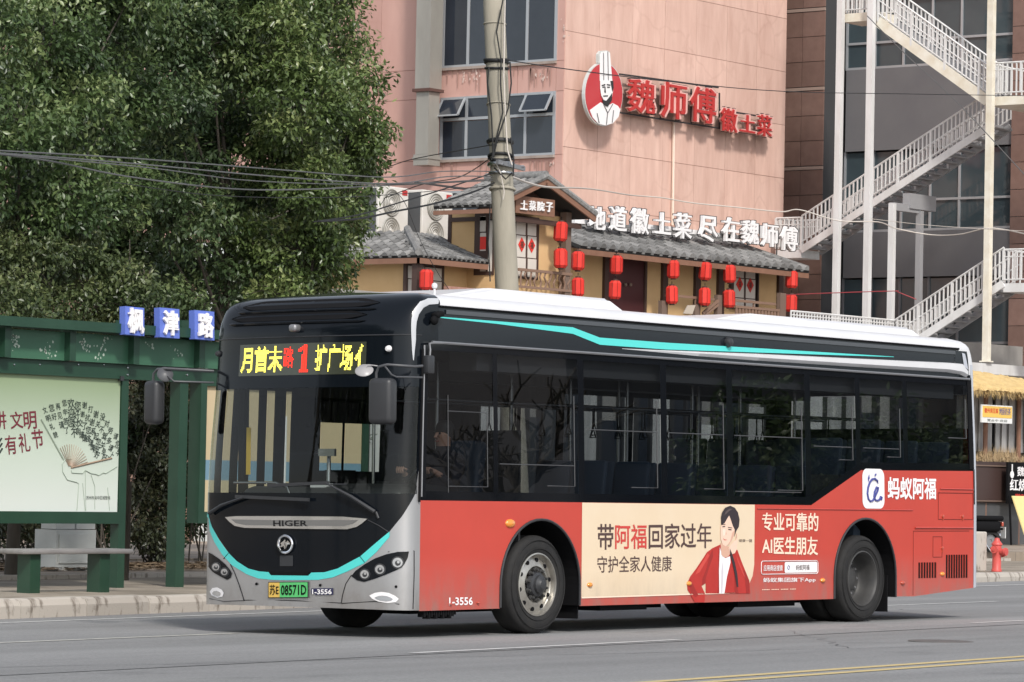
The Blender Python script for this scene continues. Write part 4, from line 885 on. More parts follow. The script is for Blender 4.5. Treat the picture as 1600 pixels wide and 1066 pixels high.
# posts
for (px,w_,d_) in ((188,.12,.13),(279,.15,.16)):
    x=X_(px); o=sbox('post',x,x+w_,zb-.05,Z_(px,500),YS,YS+d_)
xl=X_(187)-4.6
sbox('post',xl-.12,xl,zb-.05,Z_(188,500),YS,YS+.13)
xr=X_(570)
z_tb1,z_tb0=Z_(100,502),Z_(100,521)
z_lb1,z_lb0=Z_(100,564),Z_(100,588)
sbox('roof_beam',xl-.5,xr+2,z_tb0+.03,z_tb1,YS-.30,YS-.14)
sbox('lower_beam',xl-.2,xr+2,z_lb0,z_lb1,YS-.02,YS+.12)
sbox('rear_beam',xl-.2,xr+2,z_lb0+.35,z_lb1+.40,YS+1.2,YS+1.32)
xs_=[X_(-115),X_(-12),X_(90),X_(190),X_(293),X_(400),X_(520)]
for k,x in enumerate(xs_):
    mb=MB(); mb.bx((x-.0,YS-.16,z_lb1),(x+.10,YS+.0,z_tb1-.02)); mb.beam((x+.05,YS-.1,z_tb1-.08),(x+.05,YS+1.3,z_tb1+.02),.08,.1); mb.build('canopy_strut',M['green'],shelter)
for k in range(len(xs_)-1):
    a,b=xs_[k]+.10,xs_[k+1]; mb=MB(); r_=.14; zt=z_tb0+.01; P=[(a,z_lb1),(b,z_lb1),(b,zt)]+[(a+r_-r_*math.sin(t),zt-r_+r_*math.cos(t)) for t in np.linspace(0,math.pi/2,6)]
    mb.prism([(x,YS-.07,z) for x,z in P],(0,.015,0)); mb.build('canopy_panel',M['green_panel'],shelter)
    mb=MB(); mb.add([(a,YS-.1,z_tb1-.02),(b,YS-.1,z_tb1-.02),(b,YS+1.3,z_tb1+.06),(a,YS+1.3,z_tb1+.06)],[(0,1,2,3)]); mb.build('canopy_roof',M['green_panel'],shelter)
# droppings on canopy sheets
dm=MB()
for (cx,cy,n) in ((15,530,16),(20,540,10),(65,545,12),(75,555,8),(120,535,10),(128,545,12),(150,545,8),(160,530,6),(230,538,6),(268,550,10),(146,556,6)):
    for i in range(n):
        c=sp(cx+rnd.gauss(0,5),cy+rnd.gauss(0,4)); r_=rnd.uniform(.005,.02)
        dm.add([(c.x+r_*math.cos(a)*rnd.uniform(.6,1.2),YS-.074,c.z+r_*math.sin(a)*rnd.uniform(.6,1.3)) for a in np.linspace(0,6.28,7)[:-1]],[(0,1,2,3,4,5)])
dm.build('bird_droppings',mat('droppings',(.42,.5,.42),rough=.8),shelter,kind='stuff')
# light box 1
def panel(xa,xb,zlo,zhi,poster):
    f=.11
    sbox('panel_frame',xa-f,xb+.0,zhi,zhi+.06,YS-.03,YS+.16); sbox('panel_frame',xa-f,xb,zlo-.14,zlo,YS-.03,YS+.16)
    sbox('panel_frame',xa-f,xa,zlo,zhi,YS-.03,YS+.16)
    return sbox('poster',xa,xb,zlo,zhi,YS+.015,YS+.13,poster)
def gradmat(name,stops,z0,z1):
    m=bpy.data.materials.new(name); m.use_nodes=True; t=m.node_tree; b=t.nodes['Principled BSDF']; b.inputs['Roughness'].default_value=.12; b.inputs['Coat Weight'].default_value=.6
    tcn=t.nodes.new('ShaderNodeTexCoord'); sx=t.nodes.new('ShaderNodeSeparateXYZ'); mr=t.nodes.new('ShaderNodeMapRange'); cr=t.nodes.new('ShaderNodeValToRGB')
    t.links.new(tcn.outputs['Object'],sx.inputs[0]); t.links.new(sx.outputs[2],mr.inputs[0]); mr.inputs[1].default_value=z0; mr.inputs[2].default_value=z1
    t.links.new(mr.outputs[0],cr.inputs[0]); e=cr.color_ramp.elements
    e[0].position=stops[0][0]; e[0].color=(*stops[0][1],1); e[1].position=stops[-1][0]; e[1].color=(*stops[-1][1],1)
    for p,c in stops[1:-1]: q=e.new(p); q.color=(*c,1)
    t.links.new(cr.outputs[0],b.inputs['Base Color']); return m
z0p,z1p=Z_(100,799.5),Z_(100,588)
xa,xb=xl,X_(187)
P1=panel(xa,xb,z0p,z1p,gradmat('printed green poster',[(0,(.70,.75,.70)),(.45,(.56,.64,.54)),(1,(.27,.35,.20))],z0p,z1p))
mb=MB(); mb.bx((xb-.06,YS-.045,z1p-.02),(xb+.0,YS+.0,z1p+.035)); mb.build('panel_latch',M['plastic'],shelter)
pm=lambda px,py,o=.0:Vector((sp(px,py).x,YS+.012-o,sp(px,py).z))
def ptext(name,s,px0,px1,py0,py1,m,bold=.0,rot=0,skew=0):
    V,F=text2d(s,bold); a,b,c,d=fit(V); cx,cy=(px0+px1)/2,(py0+py1)/2; out_=[]
    for v in V:
        x=(v[0]-a)/(b-a)-.5; y=(v[1]-c)/(d-c)-.5; X=x*(px1-px0)+skew*y*(px1-px0); Y=-y*(py1-py0)
        X,Y=X*math.cos(rot)-Y*math.sin(rot),X*math.sin(rot)+Y*math.cos(rot); out_.append(pm(cx+X,cy+Y,.002))
    mb=MB(); mb.add(out_,F); return mb.build(name,m,P1)
M['wine']=mat('dark red brush ink',(.17,.022,.035),rough=.5); M['ink']=mat('dark ink',(.03,.045,.035),rough=.5)
for s,a in (('讲',-9),('文',17),('明',38)): ptext('poster_lettering',s,a,a+20,643-(a>0)*0,671 if s!='文' else 670,M['wine'],.012,-.08)
for s,a,y in (('有',9,680),('礼',30,677),('节',51,671)): ptext('poster_lettering',s,a,a+18,y,y+30,M['wine'],.01,-.1)
ptext('poster_lettering','彬彬',-44,6,683,712,M['ink'],.015)
fx,fy=110,732
words=['文明礼貌用语','您好','再见请','您辛苦了','欢迎您','您好对不起','谢谢文明','打扰了请','谢谢您请讲','没关系多谢','对不起请问','劳驾您请慢走','请多关照','您请坐好','早上好']
for k,wd in enumerate(words):
    a=R(208-k*10.9)-R(3); 
    for j,ch in enumerate(wd):
        rr_=103-j*14.5-(k%3)*2
        if rr_<50: break
        x=fx+rr_*math.cos(a)*.78*1; y=fy-rr_*math.sin(a)*1.02 if False else fy+rr_*math.sin(-abs(a)) 
        ang=R(118-k*7.4); x=fx+rr_*1.0*math.cos(ang)*.80; y=fy-rr_*math.sin(ang)
        s_=4.6+(1.8 if k in (4,5) else 0)+rnd.uniform(-.4,.8); ptext('poster_lettering',ch,x-s_*.8,x+s_*.8,y-s_*1.15,y+s_*1.15,M['ink'],.01,rnd.uniform(-.1,.1)+(k-6)*.05)
def pl_(pts,r_,m,name='poster_drawing'):
    mb=MB(); mb.tube([pm(*p,.004) for p in pts],r_,4); mb.build(name,m,P1)
M['fanrib']=mat('printed fan rib',(.33,.24,.17),rough=.5); M['faint']=mat('faint printed outline',(.33,.40,.32),rough=.5)
for k in range(15):
    ang=R(122-k*7.6); pl_([(fx+3*math.cos(ang),fy-4*math.sin(ang)),(fx+36*math.cos(ang)*.8,fy-38*math.sin(ang))],.004,M['fanrib'])
pl_([(65,655),(100,718)],.009,M['faint']); pl_([(112,731),(175,716)],.011,M['fanrib'])
pl_([(112,718),(104,717),(98,725),(99,738),(106,750),(121,754),(124,756),(121,798)],.004,M['faint']); pl_([(112,735),(113,739),(130,740),(134,735),(143,740),(150,741),(155,743),(162,739),(166,740),(184,729)],.004,M['faint'])
pl_([(130,755),(134,798)],.003,M['faint']); pl_([(134,736),(135,798)],.003,M['faint']); pl_([(143,742),(149,760),(149,796)],.003,M['faint']); pl_([(169,762),(172,798)],.003,M['faint'])
ptext('poster_lettering','苏州市吴中区城管局',136,173,775,781,M['ink'],.0)
# light box 2, behind the bus
xa2,xb2=X_(319),X_(566)
z0q,z1q=Z_(340,800),Z_(340,604)
P2=panel(xa2,xb2,z0q,z1q,gradmat('printed cream route map',[(0,(.62,.52,.33)),(.25,(.62,.52,.33)),(.255,(.20,.33,.42)),(.41,(.20,.33,.42)),(.415,(.62,.50,.32)),(1,(.62,.50,.32))],z0q,z1q))
mb=MB(); 
for (a,b,c,d) in ((430,433,740,770),(438,446,650,800)): p,q=sp(a,c),sp(b,d); mb.bx((p.x,YS+.008,q.z),(q.x,YS+.012,p.z))
mb.build('route_map_print',M['offwhite'],P2)
sbox('post',xb2,xb2+.13,zb-.05,z_tb1,YS,YS+.14)
# station name: three blue boxes
for ch,(a,b,c,d) in zip('枫津路',((195,226,481,523),(249,281,483,527),(303.5,335.5,487,530))):
    Ya=YS-.36; p=atY(a,d,Ya); q=atY(b,c,Ya); cx=(p.x+q.x)/2; cz=(p.z+q.z)/2; w_=q.x-p.x; h_=q.z-p.z
    t=sbox('name_box',-w_/2,w_/2,-h_/2,h_/2,0,.09,M['blue_box'],None); t.location=(cx,Ya,cz); t.rotation_euler=(R(-3),R(rnd.uniform(0,1.5)),0)
    t.parent=shelter; t.matrix_parent_inverse=top_mat(shelter).inverted()
    V,F=solid_text(ch,.30,.03,.035,.95); xs1=[v[0] for v in V]; zs1=[v[2] for v in V]; mx,mz_=(min(xs1)+max(xs1))/2,(min(zs1)+max(zs1))/2
    mb=MB(); mb.add([((v[0]-mx)*.92,v[1]-.02,(v[2]-mz_)*1.0) for v in V],F); me=mesh_of(mb,'name_letter',M['whitep']); l=bpy.data.objects.new('name_letter',me); col.objects.link(l); l.parent=t
bm_=MB()
for px in (197,290):
    for py in (575,586): c=sp(px,py); bm_.lathe([(.001,-.012),(.012,-.01),(.014,0)],(c.x,YS-.02,c.z),8,'Y')
for px in (20,60,120,160,230,260):
    c=sp(px,570); bm_.lathe([(.001,-.01),(.010,-.008),(.012,0)],(c.x,YS-.02,c.z),8,'Y')
bm_.build('bolts',M['steel'],shelter,kind='stuff')
# ------------------------------------------------------------------ bench
p=atZ(62,925,zs(0)); q=atZ(170,922.5,zs(0)); YB=p.y
bench=thing('bench','low bench with grey slab seat on two green legs before the poster','bench',(p.x,YB,zs(0)))
l_=atY(31,862,YB).x; r_=atY(206,862,YB+.1).x-.12; zt=atY(120,862,YB).z
mb=MB(); v_,f_=rounded(((l_+r_)/2,YB+.16,zt),(r_-l_,.42,.055),.02,2); mb.add(v_,f_); mb.build('seat',M['benchtop'],bench,smooth=40)
for a in (49,158):
    x=atY(a,900,YB).x; mb=MB(); mb.bx((x,YB+.02,zs(0)-.03),(x+.16,YB+.22,zt-.02)); mb.build('leg',M['green'],bench)
# white electrical cabinet behind
c=atY(121,840,13.2); cab=thing('electrical_cabinet','small white metal cabinet with two boxes standing behind the bench','cabinet',(c.x,13.2,zs(c.x)))
M['cab_white']=mat('white cabinet',(.60,.62,.60),rough=.5,c2=(.48,.50,.48),scale=3)
a,b=atY(88,840,13.2),atY(150,840,13.2); t_=atY(120,828,13.2).z
mb=MB(); mb.bx((a.x,13.2,zs(c.x)),(b.x,13.6,t_)); mb.build('cabinet_body',M['cab_white'],cab)
for (u_,v_) in ((89,118),(121,150)):
    a2,b2=atY(u_,840,13.2).x,atY(v_,840,13.2).x; mb=MB(); mb.bx((a2,13.22,t_+.01),(b2,13.5,atY(120,815,13.2).z)); mb.build('meter_box',M['cab_white'],cab)
mb=MB(); mb.bx((a.x+.05,13.18,zs(c.x)+.15),(b.x-.05,13.2,t_-.06)); mb.build('door',M['cab_white'],cab)
# ------------------------------------------------------------------ pink building
M['pink']=mat('weathered pink panel',(.72,.50,.42),rough=.8,c2=(.53,.33,.27),scale=1.7,bump=.15,bscale=12,obj_var=.06,detail=10,stretch=(1.6,1,.3),contrast=.3)
def veins(m,amt=.35,c=(.34,.17,.13),sc_=1.1):
    t=m.node_tree; b=t.nodes['Principled BSDF']; src=b.inputs['Base Color'].links[0].from_socket; tc_=t.nodes.new('ShaderNodeTexCoord')
    n=t.nodes.new('ShaderNodeTexNoise'); n.inputs['Scale'].default_value=1.6; n.inputs['Detail'].default_value=6; mv=t.nodes.new('ShaderNodeMix'); mv.data_type='VECTOR'; mv.inputs[0].default_value=.35
    vo=t.nodes.new('ShaderNodeTexVoronoi'); vo.feature='DISTANCE_TO_EDGE'; vo.inputs['Scale'].default_value=sc_; mr=t.nodes.new('ShaderNodeMapRange'); mr.inputs[1].default_value=.05; mr.inputs[2].default_value=0; mr.inputs[4].default_value=amt
    t.links.new(tc_.outputs['Object'],n.inputs[0]); t.links.new(tc_.outputs['Object'],mv.inputs[4]); t.links.new(n.outputs['Color'],mv.inputs[5]); t.links.new(mv.outputs[1],vo.inputs['Vector']); t.links.new(vo.outputs['Distance'],mr.inputs[0])
    n2=t.nodes.new('ShaderNodeTexNoise'); n2.inputs['Scale'].default_value=.35; r2=t.nodes.new('ShaderNodeMapRange'); r2.inputs[1].default_value=.42; r2.inputs[2].default_value=.6; t.links.new(tc_.outputs['Object'],n2.inputs[0]); t.links.new(n2.outputs[0],r2.inputs[0])
    k=t.nodes.new('ShaderNodeMath'); k.operation='MULTIPLY'; t.links.new(mr.outputs[0],k.inputs[0]); t.links.new(r2.outputs[0],k.inputs[1]); mx=t.nodes.new('ShaderNodeMix'); mx.data_type='RGBA'; t.links.new(k.outputs[0],mx.inputs[0]); t.links.new(src,mx.inputs[6]); mx.inputs[7].default_value=(*c,1); t.links.new(mx.outputs[2],b.inputs['Base Color'])
veins(M['pink'],.20)
M['pink_shaded']=mat('pink panel darkened for shade',(.62,.385,.33),rough=.8,c2=(.50,.285,.24),scale=.7,obj_var=.05,detail=8,stretch=(1,1,.3))  # same pink made darker: the left face's shade is put into the colour
veins(M['pink_shaded'],.15)
M['joint']=mat('panel joint',(.42,.22,.17),rough=.9)
M['alu']=mat('aluminium frame',(.42,.44,.46),rough=.4,metal=.4)
M['dark_glass']=mat('dark office glass',(.018,.024,.034),rough=.08,spec=.6,c2=(.035,.042,.055),scale=.5)
M['duct']=mat('galvanised duct',(.40,.38,.34),rough=.45,metal=.35,c2=(.30,.28,.25),scale=1.2,stretch=(1,1,.3))
M['rust']=mat('rusty bracket',(.10,.05,.04),rough=.8)
YP=46.0
XP=atY(880,200,YP).x; XPE=atY(1226,200,YP).x
pink=thing('pink_building','tall salmon pink office building with dark windows behind the restaurant','building',(XP,YP,0))
mb=MB(); mb.bx((XP+.02,YP+.02,-.5),(XPE-.02,YP+16,27)); mb.bx((XP+.1,YP+16,-.5),(XPE,YP+26,27)); mb.build('wall',M['joint'],pink)
def wall_panel(name,P,d,m,parent):
    mb=MB(); mb.prism(P,d); return mb.build(name,m,parent)
g=.007
# right face, 8 columns
nc=7; cw=(XPE-XP)/nc; rowz0=atY(880,138,YP).z; rh=atY(880,138,YP).z-atY(880,229,YP).z
k0=int((rowz0-4)/rh)
for c_ in range(nc):
    for k in range(-k0,5):
        za=rowz0+k*rh; a=XP+c_*cw
        wall_panel('wall_panel',[(a+g,YP+.02,za+g),(a+cw-g,YP+.02,za+g),(a+cw-g,YP+.02,za+rh-g),(a+g,YP+.02,za+rh-g)],(0,-.03+rnd.uniform(-.003,.003),0),M['pink'],pink)
# left face: window bands between piers
def yl(px,py=180): return atX(px,py,XP).y
def zl(px,py): return atX(px,py,XP).z
yw0,yw1=yl(868),yl(690)
bands=[(zl(780,-200),zl(780,-60)),(zl(780,-36),zl(780,101)),(zl(780,148),zl(780,246)),(zl(780,296),zl(780,430))]
bands=[(b,a) for a,b in bands]
def lp(ya,yb,za,zb,m=M['pink_shaded'],name='wall_panel'):
    wall_panel(name,[(XP+.02,ya+g,za+g),(XP+.02,yb-g,za+g),(XP+.02,yb-g,zb-g),(XP+.02,ya+g,zb-g)],(-.03+rnd.uniform(-.003,.003),0,0),m,pink)
zed=sorted(set([4.0]+[z for b in bands for z in b]+[26]))
for i in range(len(zed)-1):
    za,zb=zed[i],zed[i+1]
    iswin=any(abs(b[0]-za)<1e-6 and abs(b[1]-zb)<1e-6 for b in bands)
    lp(YP,yw0,za,zb)
    if not iswin:
        n=3
        for j in range(n): lp(yw0+(yw1-yw0)*j/n,yw0+(yw1-yw0)*(j+1)/n,za,zb)
    n=8
    for j in range(n):
        w_=(YP+25.5-yw1)/n; lp(yw1+w_*j,yw1+w_*(j+1),za,zb)
for bi,(za,zb) in enumerate(bands):
    mb=MB(); mb.bx((XP-.012,yw0+.0,za),(XP+.01,yw1,zb)); 
    fr=MB()
    my=[yw0+.03]+[yl(p) for p in (822,778,730)]+[yw1-.03]
    for y in my: fr.bx((XP-.05,y-.05,za),(XP+.01,y+.05,zb))
    fr.bx((XP-.055,yw0,za),(XP+.01,yw1,za+.07)); fr.bx((XP-.055,yw0,zb-.07),(XP+.01,yw1,zb))
    tz=zb-(zb-za)*.36
    if bi>=2: fr.bx((XP-.055,yw0,tz-.04),(XP+.01,yw1,tz+.05))
    win=fr.build('window',M['alu'],pink)
    for j in range(len(my)-1):
        for (p,q) in (((za,tz),(tz,zb)) if bi>=2 else ((za,zb),)):
            pnb=MB(); tilt_=(j in (0,3) and p==tz and bi==2)
            y0_,y1_=my[j]+.06,my[j+1]-.06
            pnb.bx((XP-.025,y0_,p+.06),(XP-.01,y1_,q-.06)); pnb.build('pane',M['dark_glass'],win)
            if tilt_:
                hm=MB(); zt_,zb_=q-.06,p+.10; dx=.42
                for (A,B) in (((XP-.06,y0_,zt_),(XP-dx,y0_,zb_)),((XP-.06,y1_,zt_),(XP-dx,y1_,zb_)),((XP-dx,y0_,zb_),(XP-dx,y1_,zb_)),((XP-.06,y0_,zt_),(XP-.06,y1_,zt_))): hm.beam(A,B,.07,.05)
                hm.build('open_sash',M['alu'],win)
                hp=MB(); hp.add([(XP-.07,y0_,zt_),(XP-.07,y1_,zt_),(XP-dx,y1_,zb_),(XP-dx,y0_,zb_)],[(0,1,2,3)]); hp.build('pane',M['dark_glass'],win)
    sill=MB(); sill.bx((XP-.10,yw0-.02,za-.09),(XP-.005,yw1+.02,za-.005)); sill.build('sill',mat('dirty sill',(.40,.34,.30),rough=.9,c2=(.28,.22,.19),scale=3) if 'sill' not in M else M['sill'],win)
# paint flakes under the windows
pf=MB()
for (cx,cy,n,sx,sy) in ((725,122,12,3,8),(742,122,12,3,8),(845,120,12,5,5),(880,50,8,3,14),(700,252,10,10,2),(770,252,9,14,3),(862,256,8,3,2)):
    for i in range(n):
        p=atX(cx+rnd.gauss(0,sx),cy+rnd.gauss(0,sy),XP-.045); r_=rnd.uniform(.015,.04)
        pf.add([(p.x,p.y+r_*math.cos(a)*rnd.uniform(.5,1.2),p.z+r_*1.5*math.sin(a)*rnd.uniform(.5,1.2)) for a in np.linspace(0,6.28,7)[:-1]],[(0,1,2,3,4,5)])
pf.build('paint_flakes',mat('bare patches',(.66,.52,.46),rough=.9),pink,kind='stuff')
mb=MB(); a=atY(1056,80,YP-.06); mb.tube([(atY(1053,186,YP-.08).x,YP-.08,atY(1053,186,YP-.08).z),(atY(1048,352,YP-.08).x+.1,YP-.08,atY(1048,352,YP-.08).z)],.05,6); mb.build('drain_pipe',mat('cream pipe',(.74,.60,.50)),pink)
ss=MB()
for (a_,b_,y_) in ((692,866,106),(692,866,250)):
    for k in range(26):
        p=atX(rnd.uniform(a_,b_),y_+1,XP-.044); l_=rnd.uniform(.15,.75); w_=rnd.uniform(.01,.035); ss.add([(p.x,p.y-w_,p.z),(p.x,p.y+w_,p.z),(p.x,p.y+w_*.3,p.z-l_),(p.x,p.y-w_*.3,p.z-l_)],[(0,1,2,3)])
ss.build('run_off_stains',mat('run off stain',(.40,.24,.20),rough=.9),pink,kind='stuff')
# duct
duct=thing('vent_duct','grey galvanised vertical air duct bracketed to the pink building left of the windows','duct',(XP-1,YP+4,0))
c=atX(671,140,XP-.95); 
for (z0,z1,e) in ((c.z,26,0),(atX(671,240,XP-.95).z,c.z,.04)):
    mb=MB(); mb.bx((c.x+e,c.y+e,z0),(c.x+.62-e,c.y+.60-e,z1)); mb.build('duct_section',M['duct'],duct)
mb=MB(); mb.bx((c.x-.06,c.y-.06,c.z-.05),(c.x+.68,c.y+.66,c.z+.05)); mb.build('duct_flange',M['rust'],duct)
mb=MB(); zq=atX(671,240,XP-.95).z; mb.bx((c.x,c.y,zq-.36),(c.x+.62,c.y+.6,zq-.01)); mb.bx((c.x-.03,c.y-.03,zq-.16),(c.x+.65,c.y+.63,zq-.10)); mb.build('duct_outlet',M['duct'],duct)
mb=MB(); mb.beam((c.x+.3,c.y+.66,c.z),(XP,c.y+.66,c.z),.05,.05); mb.beam((XP-.1,c.y+.66,c.z-.6),(c.x+.2,c.y+.66,c.z-.05),.05,.05); mb.beam((XP-.03,c.y+.66,c.z-.7),(XP-.03,c.y+.66,c.z+.05),.05,.05); mb.build('duct_bracket',M['rust'],duct)
# ------------------------------------------------------------------ signs on the pink wall
M['sign_red']=mat('red sign letters',(.46,.04,.038),rough=.35); M['sign_edge']=mat('pale letter edge',(.72,.42,.38),rough=.4); M['sign_disc']=mat('red sign disc',(.50,.045,.055),rough=.3,coat=.3)
YSg=YP-.45
sign=thing('restaurant_wall_sign','red raised characters and round chef emblem high on the pink wall','sign',(atY(1060,150,YSg).x,YSg,atY(1060,150,YSg).z))
def char_at(name,ch,x0,x1,y0,y1,Y,m,depth,bold,parent,grow=0):
    p,q=atY(x0,y1,Y),atY(x1,y0,Y); xa,xb=p.x-grow,q.x+grow; ymid=(y0+y1)/2; h=(y1-y0)
    zc=atY((x0+x1)/2,ymid,Y).z; hz=h/FPX*(ray((x0+x1)/2,ymid)*1).length*0+h/FPX*((atY((x0+x1)/2,ymid,Y)-CW).dot(fW))
    V,F=solid_text(ch,1,1,bold,1); xs_=[v[0] for v in V]; zs_=[v[2] for v in V]
    a,b,c,d=min(xs_),max(xs_),min(zs_),max(zs_)
    mb=MB(); mb.add([(xa+(v[0]-a)/(b-a)*(xb-xa),Y+v[1]*depth,zc-hz/2-grow+(v[2]-c)/(d-c)*(hz+2*grow)) for v in V],F); return mb.build(name,m,parent)
for ch,b in zip('魏师傅徽土菜',((980,1024,124,177),(1033,1073,130,186),(1078,1119,137,192),(1126,1152,170,206),(1156,1180,180,207),(1183,1206,180,213))):
    l=char_at('sign_letter',ch,*b,YSg,M['sign_edge'],.16,.034,sign,.02); char_at('letter_face',ch,*b,YSg-.10,M['sign_red'],.05,.010,l)
    char_at('letter_back',ch,*b,YSg+.12,M['plastic'],.08,.02,l,.05)
mb=MB()
for (p,q) in (((968,116),(1122,137)),((968,176),(1126,201)),((1126,172),(1200,184)),((1126,199),(1200,212))): 
    mb.beam(atY(*p,YSg+.18),atY(*q,YSg+.18),.05,.05)
for px in (1032,1080,1124): mb.beam(atY(px,124+(px-968)*.136,YSg+.18),atY(px,176+(px-968)*.16,YSg+.18),.04,.04)
mb.build('sign_frame',M['plastic'],sign)
cc=atY(941,142,YSg-.1); 
def chef(pts,m,name,lift,parent=sign):
    P=[atY(880+x/4.444,60+y/4.444,YSg-.2) for x,y in pts]; mb=MB(); mb.prism([(p.x,YSg-.2-lift,p.z) for p in P],(0,.012,0)); return mb.build(name,m,parent)
ell=[(281+133*math.cos(t),388+222*math.sin(t)) for t in np.linspace(0,6.2832,41)[:-1]]
P=[atY(880+x/4.444,60+y/4.444,YSg-.2) for x,y in ell]; mb=MB(); mb.prism([(p.x,YSg-.2,p.z) for p in P],(0,.11,0)); em=mb.build('emblem_box',M['cab_white'],sign)
chef([(281+(x-281)*.965,388+(y-388)*.965) for x,y in ell],M['sign_disc'],'emblem_disc',.015,em)
P=[atY(880+x/4.444,60+y/4.444,YSg-.2) for x,y in ((243,170),(243,110),(258,88),(300,84),(322,96),(328,190))]; mb=MB(); mb.prism([(p.x,YSg-.21,p.z) for p in P],(0,.10,0)); mb.build('emblem_hat_box',M['cab_white'],em)
chef([(250,295),(250,120),(262,95),(300,90),(320,102),(326,180),(336,295)],M['whitep'],'emblem_hat',.03,em)
chef([(180,500),(220,470),(255,445),(300,470),(340,450),(375,470),(392,495),(380,545),(340,590),(290,605),(240,595),(200,550)],M['whitep'],'emblem_coat',.03,em)
chef([(250,295),(336,295),(340,350),(330,420),(305,445),(275,430),(258,400),(250,350)],M['whitep'],'emblem_face',.045,em)
for pts in ([(318,296),(338,296),(340,345),(332,372),(326,340)],[(262,425),(290,435),(318,400),(330,380),(328,430),(300,475),(272,460)],[(258,325),(282,318),(283,326),(260,332)],[(294,318),(318,322),(318,330),(294,326)],[(280,335),(276,375),(286,380),(283,335)],[(268,398),(300,396),(300,404),(270,405)],[(262,338),(278,334),(278,342),(264,344)],[(296,336),(314,337),(314,344),(297,344)]): chef(pts,M['plastic'],'emblem_feature',.06,em)
for a,b in (((300,92),(304,290)),((270,100),(272,290)),((250,250),(336,255))): chef([a,(a[0]+3,a[1]),(b[0]+3,b[1]),(b[0],b[1]+2)],M['grey_metal'],'emblem_line',.055,em)
for a,b in (((272,462),(300,520)),((335,455),(298,520)),((298,520),(290,600)),((340,500),(330,585)),((225,520),(240,590))): chef([a,(a[0]+4,a[1]),(b[0]+4,b[1]),b],M['grey_metal'],'emblem_line',.055,em)
# ------------------------------------------------------------------ restaurant
M['plaster']=mat('ochre plaster',(.68,.46,.235),rough=.9,c2=(.60,.39,.19),scale=1.4)
M['wood']=mat('dark brown timber',(.050,.026,.020),rough=.6,c2=(.075,.04,.03),scale=3,stretch=(1,1,.2))
M['wood_mid']=mat('brown fascia timber',(.25,.13,.085),rough=.6,c2=(.19,.095,.06),scale=3)
M['wood_grey']=mat('grey brown timber',(.16,.11,.085),rough=.7)
M['tile']=mat('grey clay tile',(.10,.10,.10),rough=.75,c2=(.27,.265,.255),scale=9,obj_var=.38)
M['tile_bed']=mat('dark tile bed',(.025,.025,.025),rough=.9)
M['paper']=mat('paper window pane',(.60,.55,.49),rough=.5)
M['maroon']=mat('maroon door',(.055,.014,.016),rough=.4)
M['lantern']=mat('red lantern cloth',(.70,.045,.03),rough=.5,spec=.3,c2=(.58,.035,.028),scale=4,obj_var=.10)
M['lantern_rib']=mat('lantern rib',(.30,.015,.012),rough=.5)
rest=thing('restaurant','ochre farmhouse style restaurant with grey tiled roofs in front of the pink building','restaurant',(atY(1000,450,43).x,43,6.2))
def wbox(name,p0,p1,y0,y1,Y,d,m,parent=rest):      # upright slab whose front face lies in plane Y between two photo columns and rows
    a=atY((p0),(y1),Y); b=atY(p1,y0,Y); xa=atY(p0,(y0+y1)/2,Y).x; xb=atY(p1,(y0+y1)/2,Y).x; pc=(p0+p1)/2; za=atY(pc,y1,Y).z; zb_=atY(pc,y0,Y).z
    mb=MB(); mb.bx((xa,Y,za),(xb,Y+d,zb_)); return mb.build(name,m,parent)
tl=MB(); n=6
V=[];F=[]
for j,(yy,rr_) in enumerate(((0,1.0),(1.16,.92))):
    for k in range(n+1):
        a=math.pi*k/n; V.append((rr_*math.cos(a),yy,rr_*math.sin(a)*.85))
for k in range(n): F.append((k,k+1,n+2+k,n+1+k))
F.append(tuple(range(n,-1,-1)))
tl.add(V,F)
tile_me=mesh_of(tl,'roof_tile',M['tile'],60)
def slope(E0,E1,Tp0,Tp1,ncol,nrow,parent,thick=.10):
    """tiled slope: eave from E0 to E1, top edge from Tp0 to Tp1; columns run up the slope, clipped by the hips"""
    E0,E1,T0,T1=[Vector(v) for v in (E0,E1,Tp0,Tp1)]
    e=(E1-E0); Le=e.length; e.normalize(); s=(T0-E0); s=(s-e*s.dot(e)); Ls=s.length; s.normalize(); n_=e.cross(s)
    if n_.z<0: n_=-n_
    mb=MB(); P=[E0,E1,T1,T0]; mb.prism([p-n_*thick for p in P],n_*thick); bed=mb.build('roof_bed',M['tile_bed'],parent)
    a0=(T0-E0).dot(e)/Ls; a1=(T1-E1).dot(e)/Ls; cwid=Le/ncol; rl=Ls/nrow
    for c_ in range(ncol):
        x=(c_+.5)*cwid
        for r_ in range(nrow):
            y=r_*rl
            if x< a0*y-.01 or x> Le+a1*y+.01: continue
            O=E0+e*x+s*(y-.04)+n_*(.0)
            Mx=Matrix(((e.x,s.x,n_.x,O.x),(e.y,s.y,n_.y,O.y),(e.z,s.z,n_.z,O.z),(0,0,0,1)))@Matrix.Rotation(-.05,4,'X')@Matrix.Diagonal((cwid*.33,rl,cwid*.36,1))
            o=inst('roof_tile',tile_me,bed,Mx)
    # eave end discs / pan lips
    lp_=MB()
    for c_ in range(ncol+1):
        x=c_*cwid; O=E0+e*x-s*.02
        if 0<c_<ncol: lp_.box(O-n_*.03,(cwid*.3,.03,.05),Matrix((e,s,n_)).transposed())
    lp_.build('eave_lips',M['tile'],bed,kind='stuff')
    return bed
